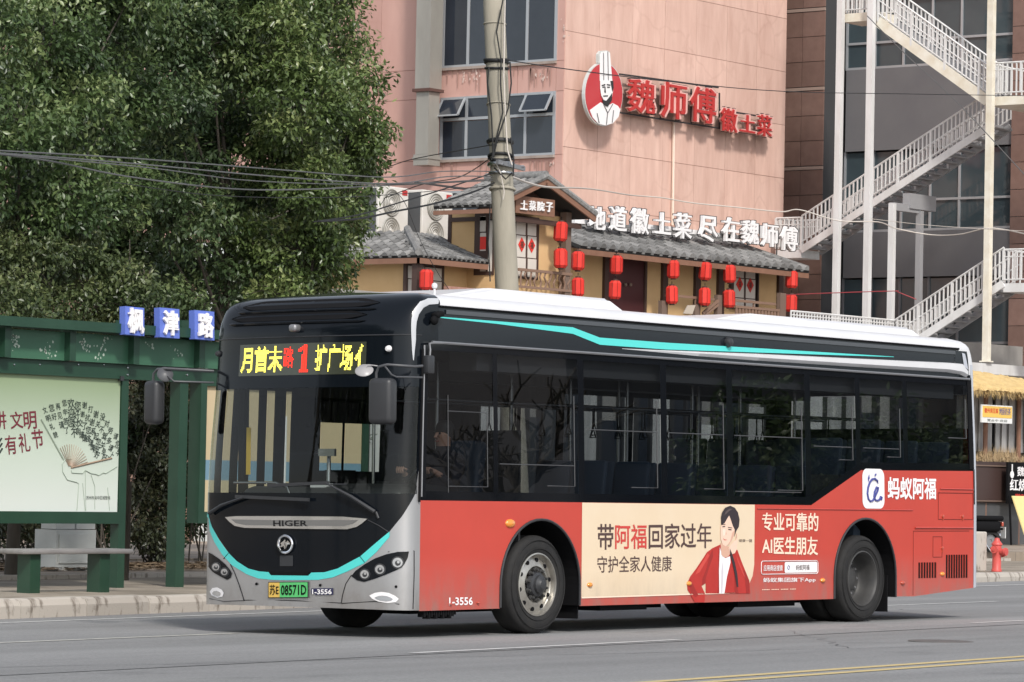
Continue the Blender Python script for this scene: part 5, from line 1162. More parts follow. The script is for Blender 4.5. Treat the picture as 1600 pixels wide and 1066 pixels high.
# main wing
YW,YE,YR=43.0,41.9,44.4
zE=atY(912,384,YE).z; zR=atY(892,350,YR).z
eL=Vector((atY(905,384,YE).x,YE,zE)); eR=Vector((atY(1265,411,YE).x,YE,zE)); tL=Vector((eL.x,YR,zR)); tR=Vector((eR.x-1.2,YR,zR))
slope(eL,eR,tL,tR,27,7,rest)
mb=MB(); mb.beam(eL-Vector((0,-.05,.18)),eR-Vector((0,-.05,.18)),.06,.16); mb.build('fascia',M['wood_mid'],rest)
mb=MB(); mb.tube([tL+Vector((0,0,.05)),tR+Vector((0,0,.05))],.13,8); mb.tube([tR+Vector((0,0,.05)),eR+Vector((0,.05,.05))],.10,8); mb.build('ridge_tiles',M['tile'],rest,smooth=50)
mb=MB(); mb.prism([(eL.x,YE+.06,zE-.11),(eR.x-.05,YE+.06,zE-.11),(eR.x-.05,YW+.1,zE+.1),(eL.x,YW+.1,zE+.1)],(0,0,.02)); mb.build('soffit',M['wood'],rest)
mb=MB(); xa=atY(895,420,YW+.1).x; xb=atY(1217,440,YW+.1).x; mb.bx((xa,YW+.1,6.0),(xb,YW+3,zE+.12)); mb.build('wall',M['plaster'],rest)
for (a,b) in ((945,951),(1008,1011),(1036,1044),(1087,1095),(1123,1132),(1181,1186),(1217,1224)): wbox('post' if b-a>6 else 'door_post',a,b,385+(a-945)*.1,520,YW,.14,M['wood'])
wbox('door',951,1008,392,520,YW+.05,.1,M['maroon'])
for px in (977,985):
    p=atY(px,445,YW+.02); mb=MB(); mb.lathe([(.001,-.05),(.05,-.04),(.06,0)],p,10,'Y'); mb.build('door_boss',M['wood_grey'],rest)
def diamond(px,py,w_,h_,Y,parent,ch='福'):
    mb=MB(); P=[atY(px-w_,py,Y),atY(px,py+h_,Y),atY(px+w_,py,Y),atY(px,py-h_,Y)]; mb.prism([(p.x,Y,p.z) for p in P],(0,.01,0)); o=mb.build('diamond_notice',M['lantern'],parent)
    V,F=text2d(ch,.02); a,b,c,d=fit(V); mb=MB(); q=atY(px,py,Y); mb.add([(q.x+(v[0]-(a+b)/2)*w_*.030,Y-.004,q.z+(v[1]-(c+d)/2)*h_*.018) for v in V],F); mb.build('diamond_lettering',M['wood'] if ch=='福' else M['paper'],o)
def paper_window(p0,p1,y0,y1,Y,mull,trans,dia,slope_=.09,parent=rest):
    wn=wbox('window',p0,p1,y0,y1,Y,.10,M['wood'],parent)
    cols=[p0+4]+mull+[p1-4]
    for i in range(len(cols)-1):
        rows=[y0+5]+trans+[y1-4]
        for j in range(len(rows)-1):
            a,b=cols[i]+(1.6 if i else 0),cols[i+1]-(1.6 if i<len(cols)-2 else 0); s_=(a-p0)*slope_
            wbox('pane',a,b,rows[j]+1+s_,rows[j+1]-.6+s_,Y-.012,.01,M['paper'],wn)
        if dia: diamond((cols[i]+cols[i+1])/2+.5,dia+(cols[i]-p0)*slope_,5.4,11.5,Y-.03,wn)
paper_window(1143,1184,404,484,YW,[1164],[434,465],444)
# railings of the veranda
def rail(p0,p1,yt0,yt1,yb0,yb1,Y,n,m,wavy=False,parent=rest,thin=.05,name='railing'):
    A,B=atY(p0,yt0,Y),atY(p1,yt1,Y); zb_=atY(p0,yb0,Y).z; A=Vector((A.x,Y,A.z)); B=Vector((B.x,Y,A.z+(0 if abs(yt1-yt0-(p1-p0)*.1)<4 else B.z-A.z)))
    mb=MB(); mb.beam(A,B,.07,.08); mb.beam((A.x,Y,zb_+.08),(B.x,Y,zb_+.08+(B.z-A.z)),.06,.07); o=mb.build(name,m,parent)
    pk=MB()
    for k in range(n):
        t=(k+.5)/n; x=A.x+(B.x-A.x)*t; z1=A.z+(B.z-A.z)*t; z0=zb_+(B.z-A.z)*t+.1; w_=.12*math.sin(k*1.7) if wavy else 0
        pk=MB()
        if wavy: pk.tube([(x,Y,z0),(x+w_*.7,Y,z0+(z1-z0)*.33),(x-w_*.5,Y,z0+(z1-z0)*.66),(x+.04,Y,z1)],.03,5)
        else: pk.bx((x-thin/2,Y-.02,z0),(x+thin/2,Y+.02,z1-.03))
        pk.build('picket',m,o)
M['picket']=mat('brown picket',(.22,.135,.095),rough=.7)
rail(1148,1218,479,485,505,511,YE+.2,14,M['picket'],thin=.11); rail(1132,1222,468,476,530,540,YE+.35,1,M['picket'])
rail(1040,1132,461,470,520,530,YE+.3,1,M['picket']); rail(1098,1122,490,470,500,480,YE+.1,2,M['picket'])
for (a,b,y0) in ((1034,1042,470),(1086,1093,476),(1121,1128,461),(1219,1228,458)): wbox('veranda_post',a,b,y0,520,YE+.15,.14,M['wood_grey'])
o=MB(); P=[atY(1068,490,YE-.2),atY(1082,491,YE-.2),atY(1087,477,YE),atY(1075,477,YE)]; o.prism(P,(0,.03,.0)); o.build('leaning_board',mat('tan board',(.38,.33,.27)),rest)
# white lettering along the roof
YL=43.1
wsign=thing('roof_lettering_sign','long row of white raised characters standing on the restaurant roof','sign',(atY(1080,355,YL).x,YL,zE+.5))
for ch,cx,cy,w_,h_ in zip('地道徽土菜尽在魏师傅',(932,965,999,1034,1066,1106,1141,1171,1202,1232),(341,342,346,349,353,358,359,363,368,373),(27,27,28,27,28,29,27,28,26,27),(36,39,40,34,40,40,38,38,36,38)):
    l=char_at('sign_letter',ch,cx-w_/2,cx+w_/2,cy-h_/2,cy+h_/2,YL,M['whitep'],.10,.015,wsign); char_at('letter_back',ch,cx-w_/2,cx+w_/2,cy-h_/2,cy+h_/2,YL+.13,M['plastic'],.14,.02,l,.02)
mb=MB(); 
for (p,q) in (((896,345),(950,351)),((985,352),(1060,359)),((1075,362),(1100,364)),((1120,367),(1160,371))): mb.beam(atY(*p,YL+.3),atY(*q,YL+.3),.12,.14)
mb.build('sign_tray',M['whitep'],wsign)
mb=MB()
for px in (968,1058,1144,1214): a=atY(px,352+(px-968)*.1,YL+.2); mb.tube([a,a-Vector((0,0,.7))],.025,5)
mb.build('sign_strut',M['plastic'],wsign)
# gabled tower
YG=39.8; YTW=40.5
gl,ga,gr_=[atY(*p,YG) for p in ((770,322),(856,279),(929,334))]
dep=2.1
gz=Vector((0,dep,0))
zel=(gl.z+gr_.z)/2
ga=Vector(((gl.x+gr_.x)/2,YG,ga.z)); gl=Vector((gl.x,YG,zel)); gr_=Vector((gr_.x,YG,zel))
slope(gl+gz,gl,ga+gz,ga,8,8,rest); slope(gr_,gr_+gz,ga,ga+gz,8,8,rest)
mb=MB(); mb.tube([ga+Vector((0,-.05,.08)),ga+gz+Vector((0,0,.08))],.13,8); mb.build('ridge_tiles',M['tile'],rest,smooth=50)
for (p,q) in ((gl,ga),(ga,gr_)):
    mb=MB(); mb.beam(p+Vector((0,-.03,-.10)),q+Vector((0,-.03,-.10)),.06,.17); mb.build('bargeboard',M['wood_mid'],rest)
    mb=MB(); mb.tube([p+Vector((0,-.04,.06)),q+Vector((0,-.04,.06))],.09,7); mb.build('verge_tiles',M['tile'],rest,smooth=50)
mb=MB(); mb.beam(gl+gz*0+Vector((.02,0,-.2)),gl+gz+Vector((.02,0,-.2)),.06,.12); mb.build('fascia',M['wood_mid'],rest)
xtl=atY(787,400,YTW).x; xtr=atY(893,400,YTW).x
mb=MB(); mb.bx((xtl,YTW+.02,6),(xtr-.45,YTW+1.9,zel-.05)); mb.build('wall',M['plaster'],rest)
mb=MB(); mb.bx((xtr-.5,YTW+.8,6),(xtr+.3,YTW+1.9,zel-.05)); mb.build('wall',M['plaster'],rest)
mb=MB(); mb.prism([gl+Vector((.3,.75,-.12)),gr_+Vector((-.3,.75,-.12)),ga+Vector((0,.75,-.15))],(0,.1,0)); mb.build('gable_wall',M['wood'],rest)
mb=MB(); mb.beam(gl+Vector((.3,.3,-.32)),gr_+Vector((-.3,.3,-.32)),.12,.14); mb.beam((xtl,YTW-.05,zel-.28),(xtl,YTW+1.9,zel-.28),.1,.12); mb.build('tie_beam',M['wood'],rest)
b=wbox('name_board',806,867,309,336,YG+.12,.06,M['wood_mid'])
for k,ch in enumerate('土菜院子'): char_at('board_lettering',ch,813+k*13.2,813+k*13.2+11.5,313+k*1.0,328+k*1.2,YG+.08,M['whitep'],.03,.03,b)
wbox('post',884,892,332,470,YG+.45,.22,M['wood_grey'])
paper_window(803,842,338,436,YTW-.05,[823],[367,402],382)
rail(810,893,421,427,452,459,YG+.45,11,M['picket'],wavy=True)
# window in the left side wall of the tower
def wx(name,p0,p1,y0,y1,X,d,m,parent=rest):
    ya=atX(p0,(y0+y1)/2,X).y; yb=atX(p1,(y0+y1)/2,X).y; pc=(p0+p1)/2; za=atX(pc,y1,X).z; zb_=atX(pc,y0,X).z
    mb=MB(); mb.bx((X,min(ya,yb),za),(X+d,max(ya,yb),zb_)); return mb.build(name,m,parent)
mb=MB(); mb.bx((xtl-.03,YTW+1.88,6),(xtl+.12,YTW+2.0,zel-.05)); mb.build('corner_post',M['wood'],rest)
wn=wx('window',741,772,329,430,xtl-.03,.08,M['wood']); wx('pane',750,759,338,362,xtl-.05,.01,M['paper'],wn); wx('pane',750,759,364,392,xtl-.05,.01,M['paper'],wn); wx('pane',750,759,410,424,xtl-.05,.01,M['paper'],wn); wx('pane',763,769,338,424,xtl-.05,.01,M['paper'],wn)
o=wx('diamond_notice',750,759,370,390,xtl-.06,.008,M['lantern'],wn)
# left block with hipped roof
YB1=41.0
cr_=atY(654,398,YB1); er=atY(771,411,YB1); hz_=atY(626,362,YB1+2.2).z
C1=Vector((cr_.x,YB1,cr_.z)); E1=Vector((er.x,YB1,cr_.z)); D_=2.2
pk_=Vector((C1.x+D_,YB1+D_,hz_)); T1=Vector((E1.x+.3,YB1+D_,hz_)); L1=Vector((C1.x,YB1+6,C1.z)); 
slope(C1,E1,pk_,T1,16,8,rest)
slope(L1,C1,Vector((pk_.x,YB1+6,hz_)),pk_,18,8,rest)
mb=MB(); mb.tube([C1+Vector((-.02,-.02,.08)),pk_+Vector((0,0,.1))],.11,7); mb.build('ridge_tiles',M['tile'],rest,smooth=50)
mb=MB(); mb.beam(C1+Vector((0,.03,-.16)),E1+Vector((0,.03,-.16)),.06,.15); mb.build('fascia',M['wood_mid'],rest)
mb=MB(); mb.beam(C1+Vector((.03,0,-.16)),L1+Vector((.03,0,-.16)),.06,.15); mb.build('fascia',M['wood_mid'],rest)
mb=MB(); mb.bx((C1.x+.6,YB1+.8,6),(E1.x+.6,YB1+5.9,C1.z+.1)); mb.build('wall',M['plaster'],rest)
mb=MB(); mb.prism([C1+Vector((.05,.05,-.10)),E1+Vector((0,.05,-.10)),E1+Vector((0,1,.05)),C1+Vector((1,1,.05)),L1+Vector((1,0,.05)),L1+Vector((.05,0,-.1))],(0,0,.01)); mb.build('soffit',M['wood'],rest)
paper_window(634,694,410,470,YB1+.76,[664],[436],452)
wbox('post',652,661,402,480,YB1+.1,.2,M['wood']); wbox('post',764,771,412,480,YB1+.1,.2,M['wood_mid'])
mb=MB(); p=atY(700,447,YB1-.05); mb.bx((atY(700,450,YB1-.05).x,YB1-.05,p.z-1.2),(atY(768,455,YB1-.05).x,YB1+.1,p.z)); 
M['brick_wall']=mat('brick red parapet',(.30,.14,.10),rough=.9,c2=(.42,.25,.2),scale=7)
mb.build('parapet',M['brick_wall'],rest)
mb=MB(); mb.bx((E1.x+.3,YB1-.3,5.2),(xtr,YTW-.1,atY(830,458,YTW-.4).z)); mb.build('parapet',M['brick_wall'],rest)
# terrace that carries the restaurant
ter=thing('terrace','podium under the restaurant with pale curtained shop front','podium',(60,38,0))
mb=MB(); mb.bx((XP-20,38.2,5.6),(XPE+3,46.5,6.25)); mb.bx((XP-20,38.6,-.2),(XPE+3,39,0.3)); mb.bx((XP-20,38.9,.3),(XPE+3,39.1,5.6)); mb.build('slab',mat('grey concrete slab',(.33,.32,.30),rough=.85,c2=(.24,.23,.22),scale=1.5),ter)
M['curtain']=mat('pale curtain behind glass',(.66,.66,.64),rough=.5,c2=(.34,.34,.34),scale=.6,obj_var=.22,stretch=(6,1,.2))
x=XP-19.5; k=0
while x<XPE+2.5:
    w_=rnd.choice((.9,1.1,.7)); mb=MB(); mb.bx((x,38.75,.3),(x+w_-.12,38.82,rnd.choice((3.2,3.8,4.4,5.0)))); mb.build('shop_pane',M['curtain'] if rnd.random()<.62 else M['dark_glass'],ter); mb=MB(); mb.bx((x+w_-.12,38.65,.3),(x+w_,38.85,5.5)); mb.build('mullion',M['plastic'],ter); x+=w_
# lanterns
lmb=MB(); 
def octa(r_,z): return [(r_*math.cos(R(22.5+45*k)),r_*math.sin(R(22.5+45*k)),z) for k in range(8)]
rings=[octa(.135,-.30),octa(.205,-.22),octa(.205,.22),octa(.135,.30)]
V=[v for g_ in rings for v in g_]; F=[(i*8+k,i*8+(k+1)%8,(i+1)*8+(k+1)%8,(i+1)*8+k) for i in range(3) for k in range(8)]+[tuple(range(7,-1,-1)),tuple(range(24,32))]
lmb.add(V,F); lbody=mesh_of(lmb,'lantern_body',M['lantern'])
rb=MB()
for k in range(8):
    a=R(22.5+45*k); rb.tube([(.138*math.cos(a),.138*math.sin(a),-.30),(.208*math.cos(a),.208*math.sin(a),-.22),(.208*math.cos(a),.208*math.sin(a),.22),(.138*math.cos(a),.138*math.sin(a),.30)],.009,4)
lrib=mesh_of(rb,'lantern_rib',M['lantern_rib'])
cp=MB(); cp.lathe([(.001,.36),(.09,.35),(.09,.30),(.001,.30)],n=10); cp.lathe([(.001,-.30),(.09,-.30),(.09,-.34),(.001,-.34)],n=10); lcap=mesh_of(cp,'lantern_cap',M['wood'])
hc=MB(); hc.tube([(0,0,.34),(0,0,.46)],.012,4); lcord=mesh_of(hc,'lantern_cord',M['black'])
LAN=[(666,437,YB1+.1-.35,'red lantern hanging before the leftmost window, nearest the tree','s'),
(876,362,YG+.2,'upper lantern of the pair beside the gabled tower post, under its eave',''),(876,404,YG+.2,'lower lantern of the pair beside the gabled tower post, above its rail',''),
(903,408,YE-.1,'upper lantern of the pair at the left end of the long tiled eave',''),(903,449,YE-.1,'lower lantern of the pair at the left end of the long tiled eave',''),
(963,414,YE,'upper lantern hanging before the maroon double door',''),(961,453,YE,'lower lantern hanging before the maroon double door',''),
(1052,421,YE,'upper lantern right of the maroon door, on the next pair along',''),(1050,461,YE,'lower lantern right of the maroon door, on the next pair along',''),
(1102,424,YE,'upper lantern of the pair between the door pair and the window pair',''),(1101,464,YE,'lower lantern of the pair between the door pair and the window pair',''),
(1140,428,YE,'upper lantern beside the window with two red diamonds',''),(1139,467,YE,'lower lantern beside the window with two red diamonds',''),
(1237,437,YE+.1,'upper lantern at the right end of the restaurant, before the stairs',''),(1236,474,YE+.1,'lower lantern at the right end of the restaurant, before the stairs','')]
for (px,py,Y,lab,_) in LAN:
    c=atY(px,py,Y); t=thing('lantern',lab,'lantern',(c.x,Y,c.z),rnd.uniform(-.3,.3),'red lanterns hung from the restaurant eaves',own=True)
    s_=.92; t.rotation_euler=(rnd.uniform(-.06,.06),rnd.uniform(-.06,.06),rnd.uniform(-.3,.3))
    for me,nm in ((lbody,'lantern_body'),(lrib,'lantern_rib'),(lcap,'lantern_cap'),(lcord,'lantern_cord')):
        o=bpy.data.objects.new(nm,me); col.objects.link(o); o.parent=t; o.scale=(s_,s_,s_)
# outdoor units
M['ac_white']=mat('off white casing',(.72,.70,.66),rough=.45,c2=(.60,.57,.52),scale=2); M['grille']=mat('grey fan grille',(.30,.29,.26),rough=.5)
def acunit(px0,px1,py0,Y,lab):
    a=atY(px0,py0,Y); b=atY(px1,py0,Y); wd=b.x-a.x; h=1.75; z1=a.z
    t=thing('air_conditioner_unit',lab,'air conditioner',(a.x,Y,z1-h),0,'outdoor air conditioner units on the roof'); 
    mb=MB(); v_,f_=rounded((a.x+wd/2,Y+.3,z1-h/2),(wd,.6,h),.03,2); mb.add(v_,f_); mb.build('casing',M['ac_white'],t)
    for zc in (z1-.47,z1-1.28):
        mb=MB(); mb.lathe([(.40,-.02),(.38,-.045),(.36,-.02),(.001,-.015)],(a.x+wd*.42,Y,zc),24,'Y'); g_=mb.build('fan_grille',M['grille'],t,smooth=30)
        mb=MB()
        for rr_ in (.1,.17,.24,.31): mb.lathe([(rr_-.008,-.03),(rr_,-.04),(rr_+.008,-.03)],(a.x+wd*.42,Y,zc),24,'Y')
        mb.lathe([(.001,-.05),(.06,-.045),(.07,-.02)],(a.x+wd*.42,Y,zc),14,'Y'); mb.build('fan_guard',M['ac_white'],g_,smooth=40)
    mb=MB(); mb.bx((a.x+wd*.78,Y-.01,z1-.22),(a.x+wd*.95,Y+.01,z1-.07)); mb.build('maker_badge',M['sign_red'],t)
    mb=MB(); mb.bx((a.x-.012,Y+.08,z1-h+.1),(a.x+.01,Y+.54,z1-.08)); mb.build('side_coil',mat('dark coil',(.09,.095,.10),rough=.6),t)
acunit(592,639,289,44.6,'left white twin fan outdoor unit beside the tree'); acunit(661,708,296,44.4,'right white twin fan outdoor unit beside the gabled tower')
mb=MB(); a,b=atY(676,290,45.2),atY(770,300,45.2); mb.prism([(a.x,44.2,a.z-.15),(b.x,44.2,a.z-.15),(b.x,45.9,a.z+.1),(a.x,45.9,a.z+.1)],(0,0,.05)); aw=mb.build('awning',mat('dark awning sheet',(.05,.045,.045),rough=.7)); tag(aw,'flat dark sheet awning on the pink wall behind the tower roof','awning')
# ------------------------------------------------------------------ brown building
M['stone']=mat('brown stone panel',(.175,.105,.085),rough=.55,c2=(.225,.14,.115),scale=3,obj_var=.12)
M['stone_light']=mat('pale stone band',(.34,.25,.21),rough=.6)
M['grey_wall']=mat('grey spandrel',(.13,.13,.14),rough=.6,c2=(.16,.16,.165),scale=.6)
XB=79.0; XG=80.3
brown=thing('brown_building','brown stone clad building with grey spandrels and blue dark glass behind the outdoor stairs','building',(XB,42,0))
yb0=atX(1287,200,XB).y; yb1=YP+1.5
mb=MB(); mb.bx((XB+.03,yb0,-.5),(XB+12,yb1+8,30)); mb.bx((XG+.4,20,-.5),(XG+12,yb0,30)); mb.build('wall',mat('dark grey render',(.05,.05,.053),rough=.8),brown)
zz0=atX(1255,140,XB).z; per=zz0-atX(1255,263.5,XB).z
cols_=[yb0,atX(1252,200,XB).y,atX(1225,200,XB).y-.0]; cols_.append(cols_[2]+.9)
def xp(name,X,ya,yb,za,zb_,m,d=.05,parent=brown):
    mb=MB(); mb.bx((X-d,ya+.01,za+.01),(X,yb-.01,zb_-.01)); return mb.build(name,m,parent)
for k in range(-4,5):
    z=zz0+k*per
    xp('stone_band',XB+.03,yb0,cols_[3],z-.06,z+.07,M['stone_light'],.07)
    for j in range(3):
        za=z+.08+j*(per-.14)/3; zb_=za+(per-.14)/3
        for c_ in range(3): xp('stone_panel',XB+.03,cols_[c_],cols_[c_+1],za,zb_,M['stone'])
# bay: spandrels and glazing
ye=atX(1584,300,XG).y
zS=lambda y:atX(1400,y,XG).z
sp1=(zS(235),zS(106)); sp2=(zS(434),zS(362)); sp0=(zS(106)+5.3-1.4,zS(106)+5.3)
for (a,b) in (sp1,sp2,(sp1[0]+5.25,sp1[1]+5.25),(sp2[0]-5.25,sp2[1]-5.25)): xp('spandrel',XG,ye-.3,yb0-.15,a,b,M['grey_wall'],.15)
M['blue_glass']=mat('blue grey glass',(.035,.05,.06),rough=.06,spec=.7,c2=(.06,.085,.095),scale=.35)
for (a,b) in ((sp1[1],sp1[0]+5.25),(sp2[1],sp1[0]),(sp2[1]-5.25,sp2[0])):
    fr=MB(); ys_=np.linspace(ye-.2,yb0-.1,7); zm=a+(b-a)*.38
    for y in ys_: fr.bx((XG-.05,y-.04,a),(XG+.05,y+.04,b))
    fr.bx((XG-.06,ye-.2,zm-.04),(XG+.05,yb0-.1,zm+.04)); fr.bx((XG-.06,ye-.2,a),(XG+.05,yb0-.1,a+.08)); wn=fr.build('window',M['alu' if a>9 else 'grey_wall'],brown)
    for i in range(6):
        for (p,q) in ((a,zm),(zm,b)): mb=MB(); mb.bx((XG+.0,ys_[i]+.04,p+.04),(XG+.03,ys_[i+1]-.04,q-.04)); mb.build('pane',M['blue_glass'],wn)
yq=ye
while yq>30:
    for k in range(-4,5):
        for j in range(3):
            za=zz0+k*per+.02+j*per/3
            if za>2: xp('stone_panel',XG-.2,yq-1.1,yq,za,za+per/3,M['stone'])
    yq-=1.1
# ------------------------------------------------------------------ outdoor steel stairs
M['stair']=mat('white painted steel',(.70,.70,.70),rough=.5,c2=(.52,.51,.49),scale=2.2,mid=.6,stretch=(1,1,.25))
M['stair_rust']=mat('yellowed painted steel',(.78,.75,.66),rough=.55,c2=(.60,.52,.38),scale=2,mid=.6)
M['stair_grey']=mat('grey steel underside',(.30,.30,.31),rough=.6)
stairs=thing('outdoor_stairs','white steel switchback fire stairs with picket railings in front of the brown building','stairs',(76,42,6))
balm=MB(); balm.bx((-.02,-.02,0),(.02,.02,1)); balme=mesh_of(balm,'baluster',M['stair'])
def flight(X0,X1,a,b,rise,width_beam,m,treads=True,hand=1.0,und=True,nb=None,string_h=.24):
    """a, b: photo pixels of the two ends of the near stringer (drawn in the plane X0)"""
    A=atX(*a,X0); B=atX(*b,X0)
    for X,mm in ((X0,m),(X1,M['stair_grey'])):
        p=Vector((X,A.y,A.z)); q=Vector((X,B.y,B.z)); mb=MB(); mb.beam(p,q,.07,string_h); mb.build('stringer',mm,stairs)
        up=Vector((0,0,1)); hr=MB(); hr.tube([p+up*(hand+.15),q+up*(hand+.15)],.035,6); hr.build('handrail',M['stair'],stairs,smooth=60)
        mr_=MB(); mr_.tube([p+up*.72,q+up*.72],.022,5); mr_.tube([p+up*.28,q+up*.28],.025,5); mr_.build('mid_rail',M['stair'],stairs)
        L=abs(B.y-A.y); n=nb or int(L/.155)
        for k in range(n+1):
            t=k/n; P=p.lerp(q,t); thick=1.9 if k%8==0 else 1.0; h=hand+.13-(.25 if k%8 else 0)
            inst('baluster',balme,stairs,Matrix.Translation(P+up*(.25 if k%8 else 0))@Matrix.Diagonal((thick,thick,h-(0),1)))
    if treads:
        n=max(3,int(abs(B.z-A.z)/.17))
        for k in range(n):
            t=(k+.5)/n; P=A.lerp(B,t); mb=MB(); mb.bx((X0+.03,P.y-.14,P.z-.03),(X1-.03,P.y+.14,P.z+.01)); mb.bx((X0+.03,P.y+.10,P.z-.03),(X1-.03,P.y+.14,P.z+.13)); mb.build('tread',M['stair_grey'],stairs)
    return A,B
XS0,XS1=75.0,76.15; XS2,XS3=76.35,77.5
flight(XS2,XS3,(1252,391),(1552,194),1,1,M['stair'])
flight(XS0,XS1,(1372,34),(1543,158),1,1,M['stair_rust'],string_h=.34)
A,B=flight(XS0,XS1,(1330,600),(1568,443),1,1,M['stair'])
def landing(X0,X1,p0,p1,py,m,rails=('front',),hand=1.0):
    a=atX(p0,py,X0); b=atX(p1,py,X0); z=a.z; mb=MB(); mb.bx((X0,min(a.y,b.y),z-.28),(X1,max(a.y,b.y),z)); mb.build('landing',m,stairs)
    for X in ((X0,) if 'back' not in rails else (X0,X1)):
        p=Vector((X,a.y,z)); q=Vector((X,b.y,z)); up=Vector((0,0,1)); hr=MB(); hr.tube([p+up*1.08,q+up*1.08],.035,6); hr.build('handrail',M['stair'],stairs); mr_=MB(); mr_.tube([p+up*.12,q+up*.12],.025,5); mr_.tube([p+up*.85,q+up*.85],.02,5); mr_.build('mid_rail',M['stair'],stairs)
        n=max(2,int(abs(a.y-b.y)/.16))
        for k in range(n+1): P=p.lerp(q,k/n); inst('baluster',balme,stairs,Matrix.Translation(P+up*.1)@Matrix.Diagonal((1.9 if k%7==0 else 1,1.9 if k%7==0 else 1,.97,1)))
    # far end rail
    p=Vector((X0,a.y,z)); q=Vector((X1,a.y,z)); up=Vector((0,0,1)); hr=MB(); hr.tube([p+up*1.08,q+up*1.08],.035,6); hr.build('handrail',M['stair'],stairs)
    for k in range(8): P=p.lerp(q,k/7); inst('baluster',balme,stairs,Matrix.Translation(P+up*.05)@Matrix.Diagonal((1,1,1.0,1)))
    return z
landing(XS2,XS3,1212,1252,391,M['stair'],('front','back'))
landing(XS0,XS3,1545,1690,152,M['stair_rust'],('front','back'))
landing(XS0,XS1,1318,1372,22,M['stair_rust'],('front','back'))
landing(XS0,XS3,1568,1680,443,M['stair'],('front','back'))
for (px,yt,yb_,X,w_,m) in ((1310,-120,560,XS0-.2,.20,'stair'),(1358,-120,560,XS0-.2,.21,'stair'),(1546,-120,566,XS0-.25,.21,'stair_rust'),(1393,318,560,XS0+.1,.19,'stair'),(1436,330,560,XS1+.6,.19,'stair_grey')):
    c=atX(px,(max(yt,0)+min(yb_,500))/2,X); za=atX(px,yb_,X).z; zb_=atX(px,yt,X).z
    mb=MB(); mb.bx((c.x-w_/2,c.y-w_/2,min(za,6.3) if px!=1546 else za),(c.x+w_/2,c.y+w_/2,zb_)); mb.bx((c.x-w_/2-.06,c.y-w_/2-.06,za),(c.x+w_/2+.06,c.y+w_/2+.06,za+.04)); mb.build('column',M[m],stairs)
c1=atX(1393,320,XS0+.1); c2=atX(1436,330,XS1+.6); mb=MB(); mb.beam((c1.x,c1.y,c1.z-.05),(c2.x,c1.y,c1.z-.05),.2,.25); mb.beam((XS2-.3,c1.y,c1.z+.2),(XS3+.2,c1.y,c1.z+.2),.3,.5); mb.build('cross_beam',M['stair_grey'],stairs)
# deck railing and beam at terrace level
deck=thing('deck_railing','white picket railing along the terrace edge below the stairs','railing',(75,41.5,6.2))
Yd=40.2; A=atY(1236,486,Yd); B=atY(1446,504,Yd); B=Vector((B.x,Yd,A.z)); up=Vector((0,0,1))
mb=MB(); mb.tube([A,B],.035,6); mb.tube([A-up*.12,B-up*.12],.02,5); mb.tube([A-up*.95,B-up*.95],.025,5); mb.build('handrail',M['stair'],deck)
n=int((B.x-A.x)/.17)
for k in range(n+1): inst('baluster',balme,deck,Matrix.Translation(A.lerp(B,k/n)-up*1.0)@Matrix.Diagonal((1.0,1,1.0,1)))
mb=MB(); a=atY(1515,566,36.5); mb.bx((a.x,36.5,a.z-.33),(a.x+16,41,a.z)); db=mb.build('deck_beam',M['stair']); tag(db,'white painted edge beam of the upper deck above the thatched stall','beam')
mb=MB(); mb.bx((a.x,39,0),(a.x+16,39.3,a.z-.33)); sw=mb.build('shop_wall',mat('dark shop wall',(.06,.055,.055),rough=.7)); tag(sw,'dark wall below the deck behind the thatched stall','wall')
# ------------------------------------------------------------------ thatched stall on the right
M['thatch']=mat('straw thatch',(.70,.51,.24),rough=.95,c2=(.52,.36,.15),scale=2.5,bump=.6,bscale=30,stretch=(1,1,6))
M['strip']=mat('translucent grey strip curtain',(.38,.37,.36),rough=.3,c2=(.27,.26,.26),scale=1.2,obj_var=.25,stretch=(8,8,.2))
YK=22.4
kx=atY(1519,700,YK).x
stall=thing('thatched_stall','food stall with straw thatched roof and plastic strip curtains','stall',(kx,YK,0))
ze=atY(1560,612,YK-.6).z; zt_=atY(1540,573,YK+1.2).z
mb=MB(); x1=kx+9
V=[];F=[];nx,ny=120,14
for i in range(nx+1):
    for j in range(ny+1):
        x=kx-2+(x1-kx+2)*i/nx; t=j/ny; V.append((x+rnd.uniform(-.03,.03),YK-.7+t*2.0,ze+(zt_-ze)*t**.9+rnd.uniform(-.03,.03)-(x-kx)*.05*t))
for i in range(nx):
    for j in range(ny): F.append((i*(ny+1)+j,(i+1)*(ny+1)+j,(i+1)*(ny+1)+j+1,i*(ny+1)+j+1))
mb.add(V,F); mb.build('thatch_roof',M['thatch'],stall)
mb=MB()
for k in range(1500):
    x=kx-1.5+rnd.random()*9; y=YK-.7+rnd.uniform(-.03,.25); z=ze+rnd.uniform(-.02,.10); l_=rnd.uniform(.05,.20); dx,dy=rnd.gauss(0,.05),rnd.gauss(-.03,.04); mb.add([(x,y,z),(x+.015,y,z),(x+dx+.008,y+dy,z-l_),(x+dx,y+dy,z-l_)],[(0,1,2,3)])
mb.build('thatch_fringe',M['thatch'],stall,kind='stuff')
zf=atY(1560,706,YK).z
x=kx-.3; k=0
while x<kx+6:
    mb=MB(); w_=rnd.uniform(.16,.26); mb.bx((x,YK+.25+(k%2)*.05,zf),(x+w_,YK+.27+(k%2)*.05,ze+.1)); mb.build('curtain_strip',M['strip'],stall); x+=w_*.92; k+=1
mb=MB(); mb.bx((kx-.3,YK+1.2,0),(kx+6,YK+1.3,ze)); mb.build('back_wall',mat('dim stall interior',(.12,.11,.10),rough=.8),stall)
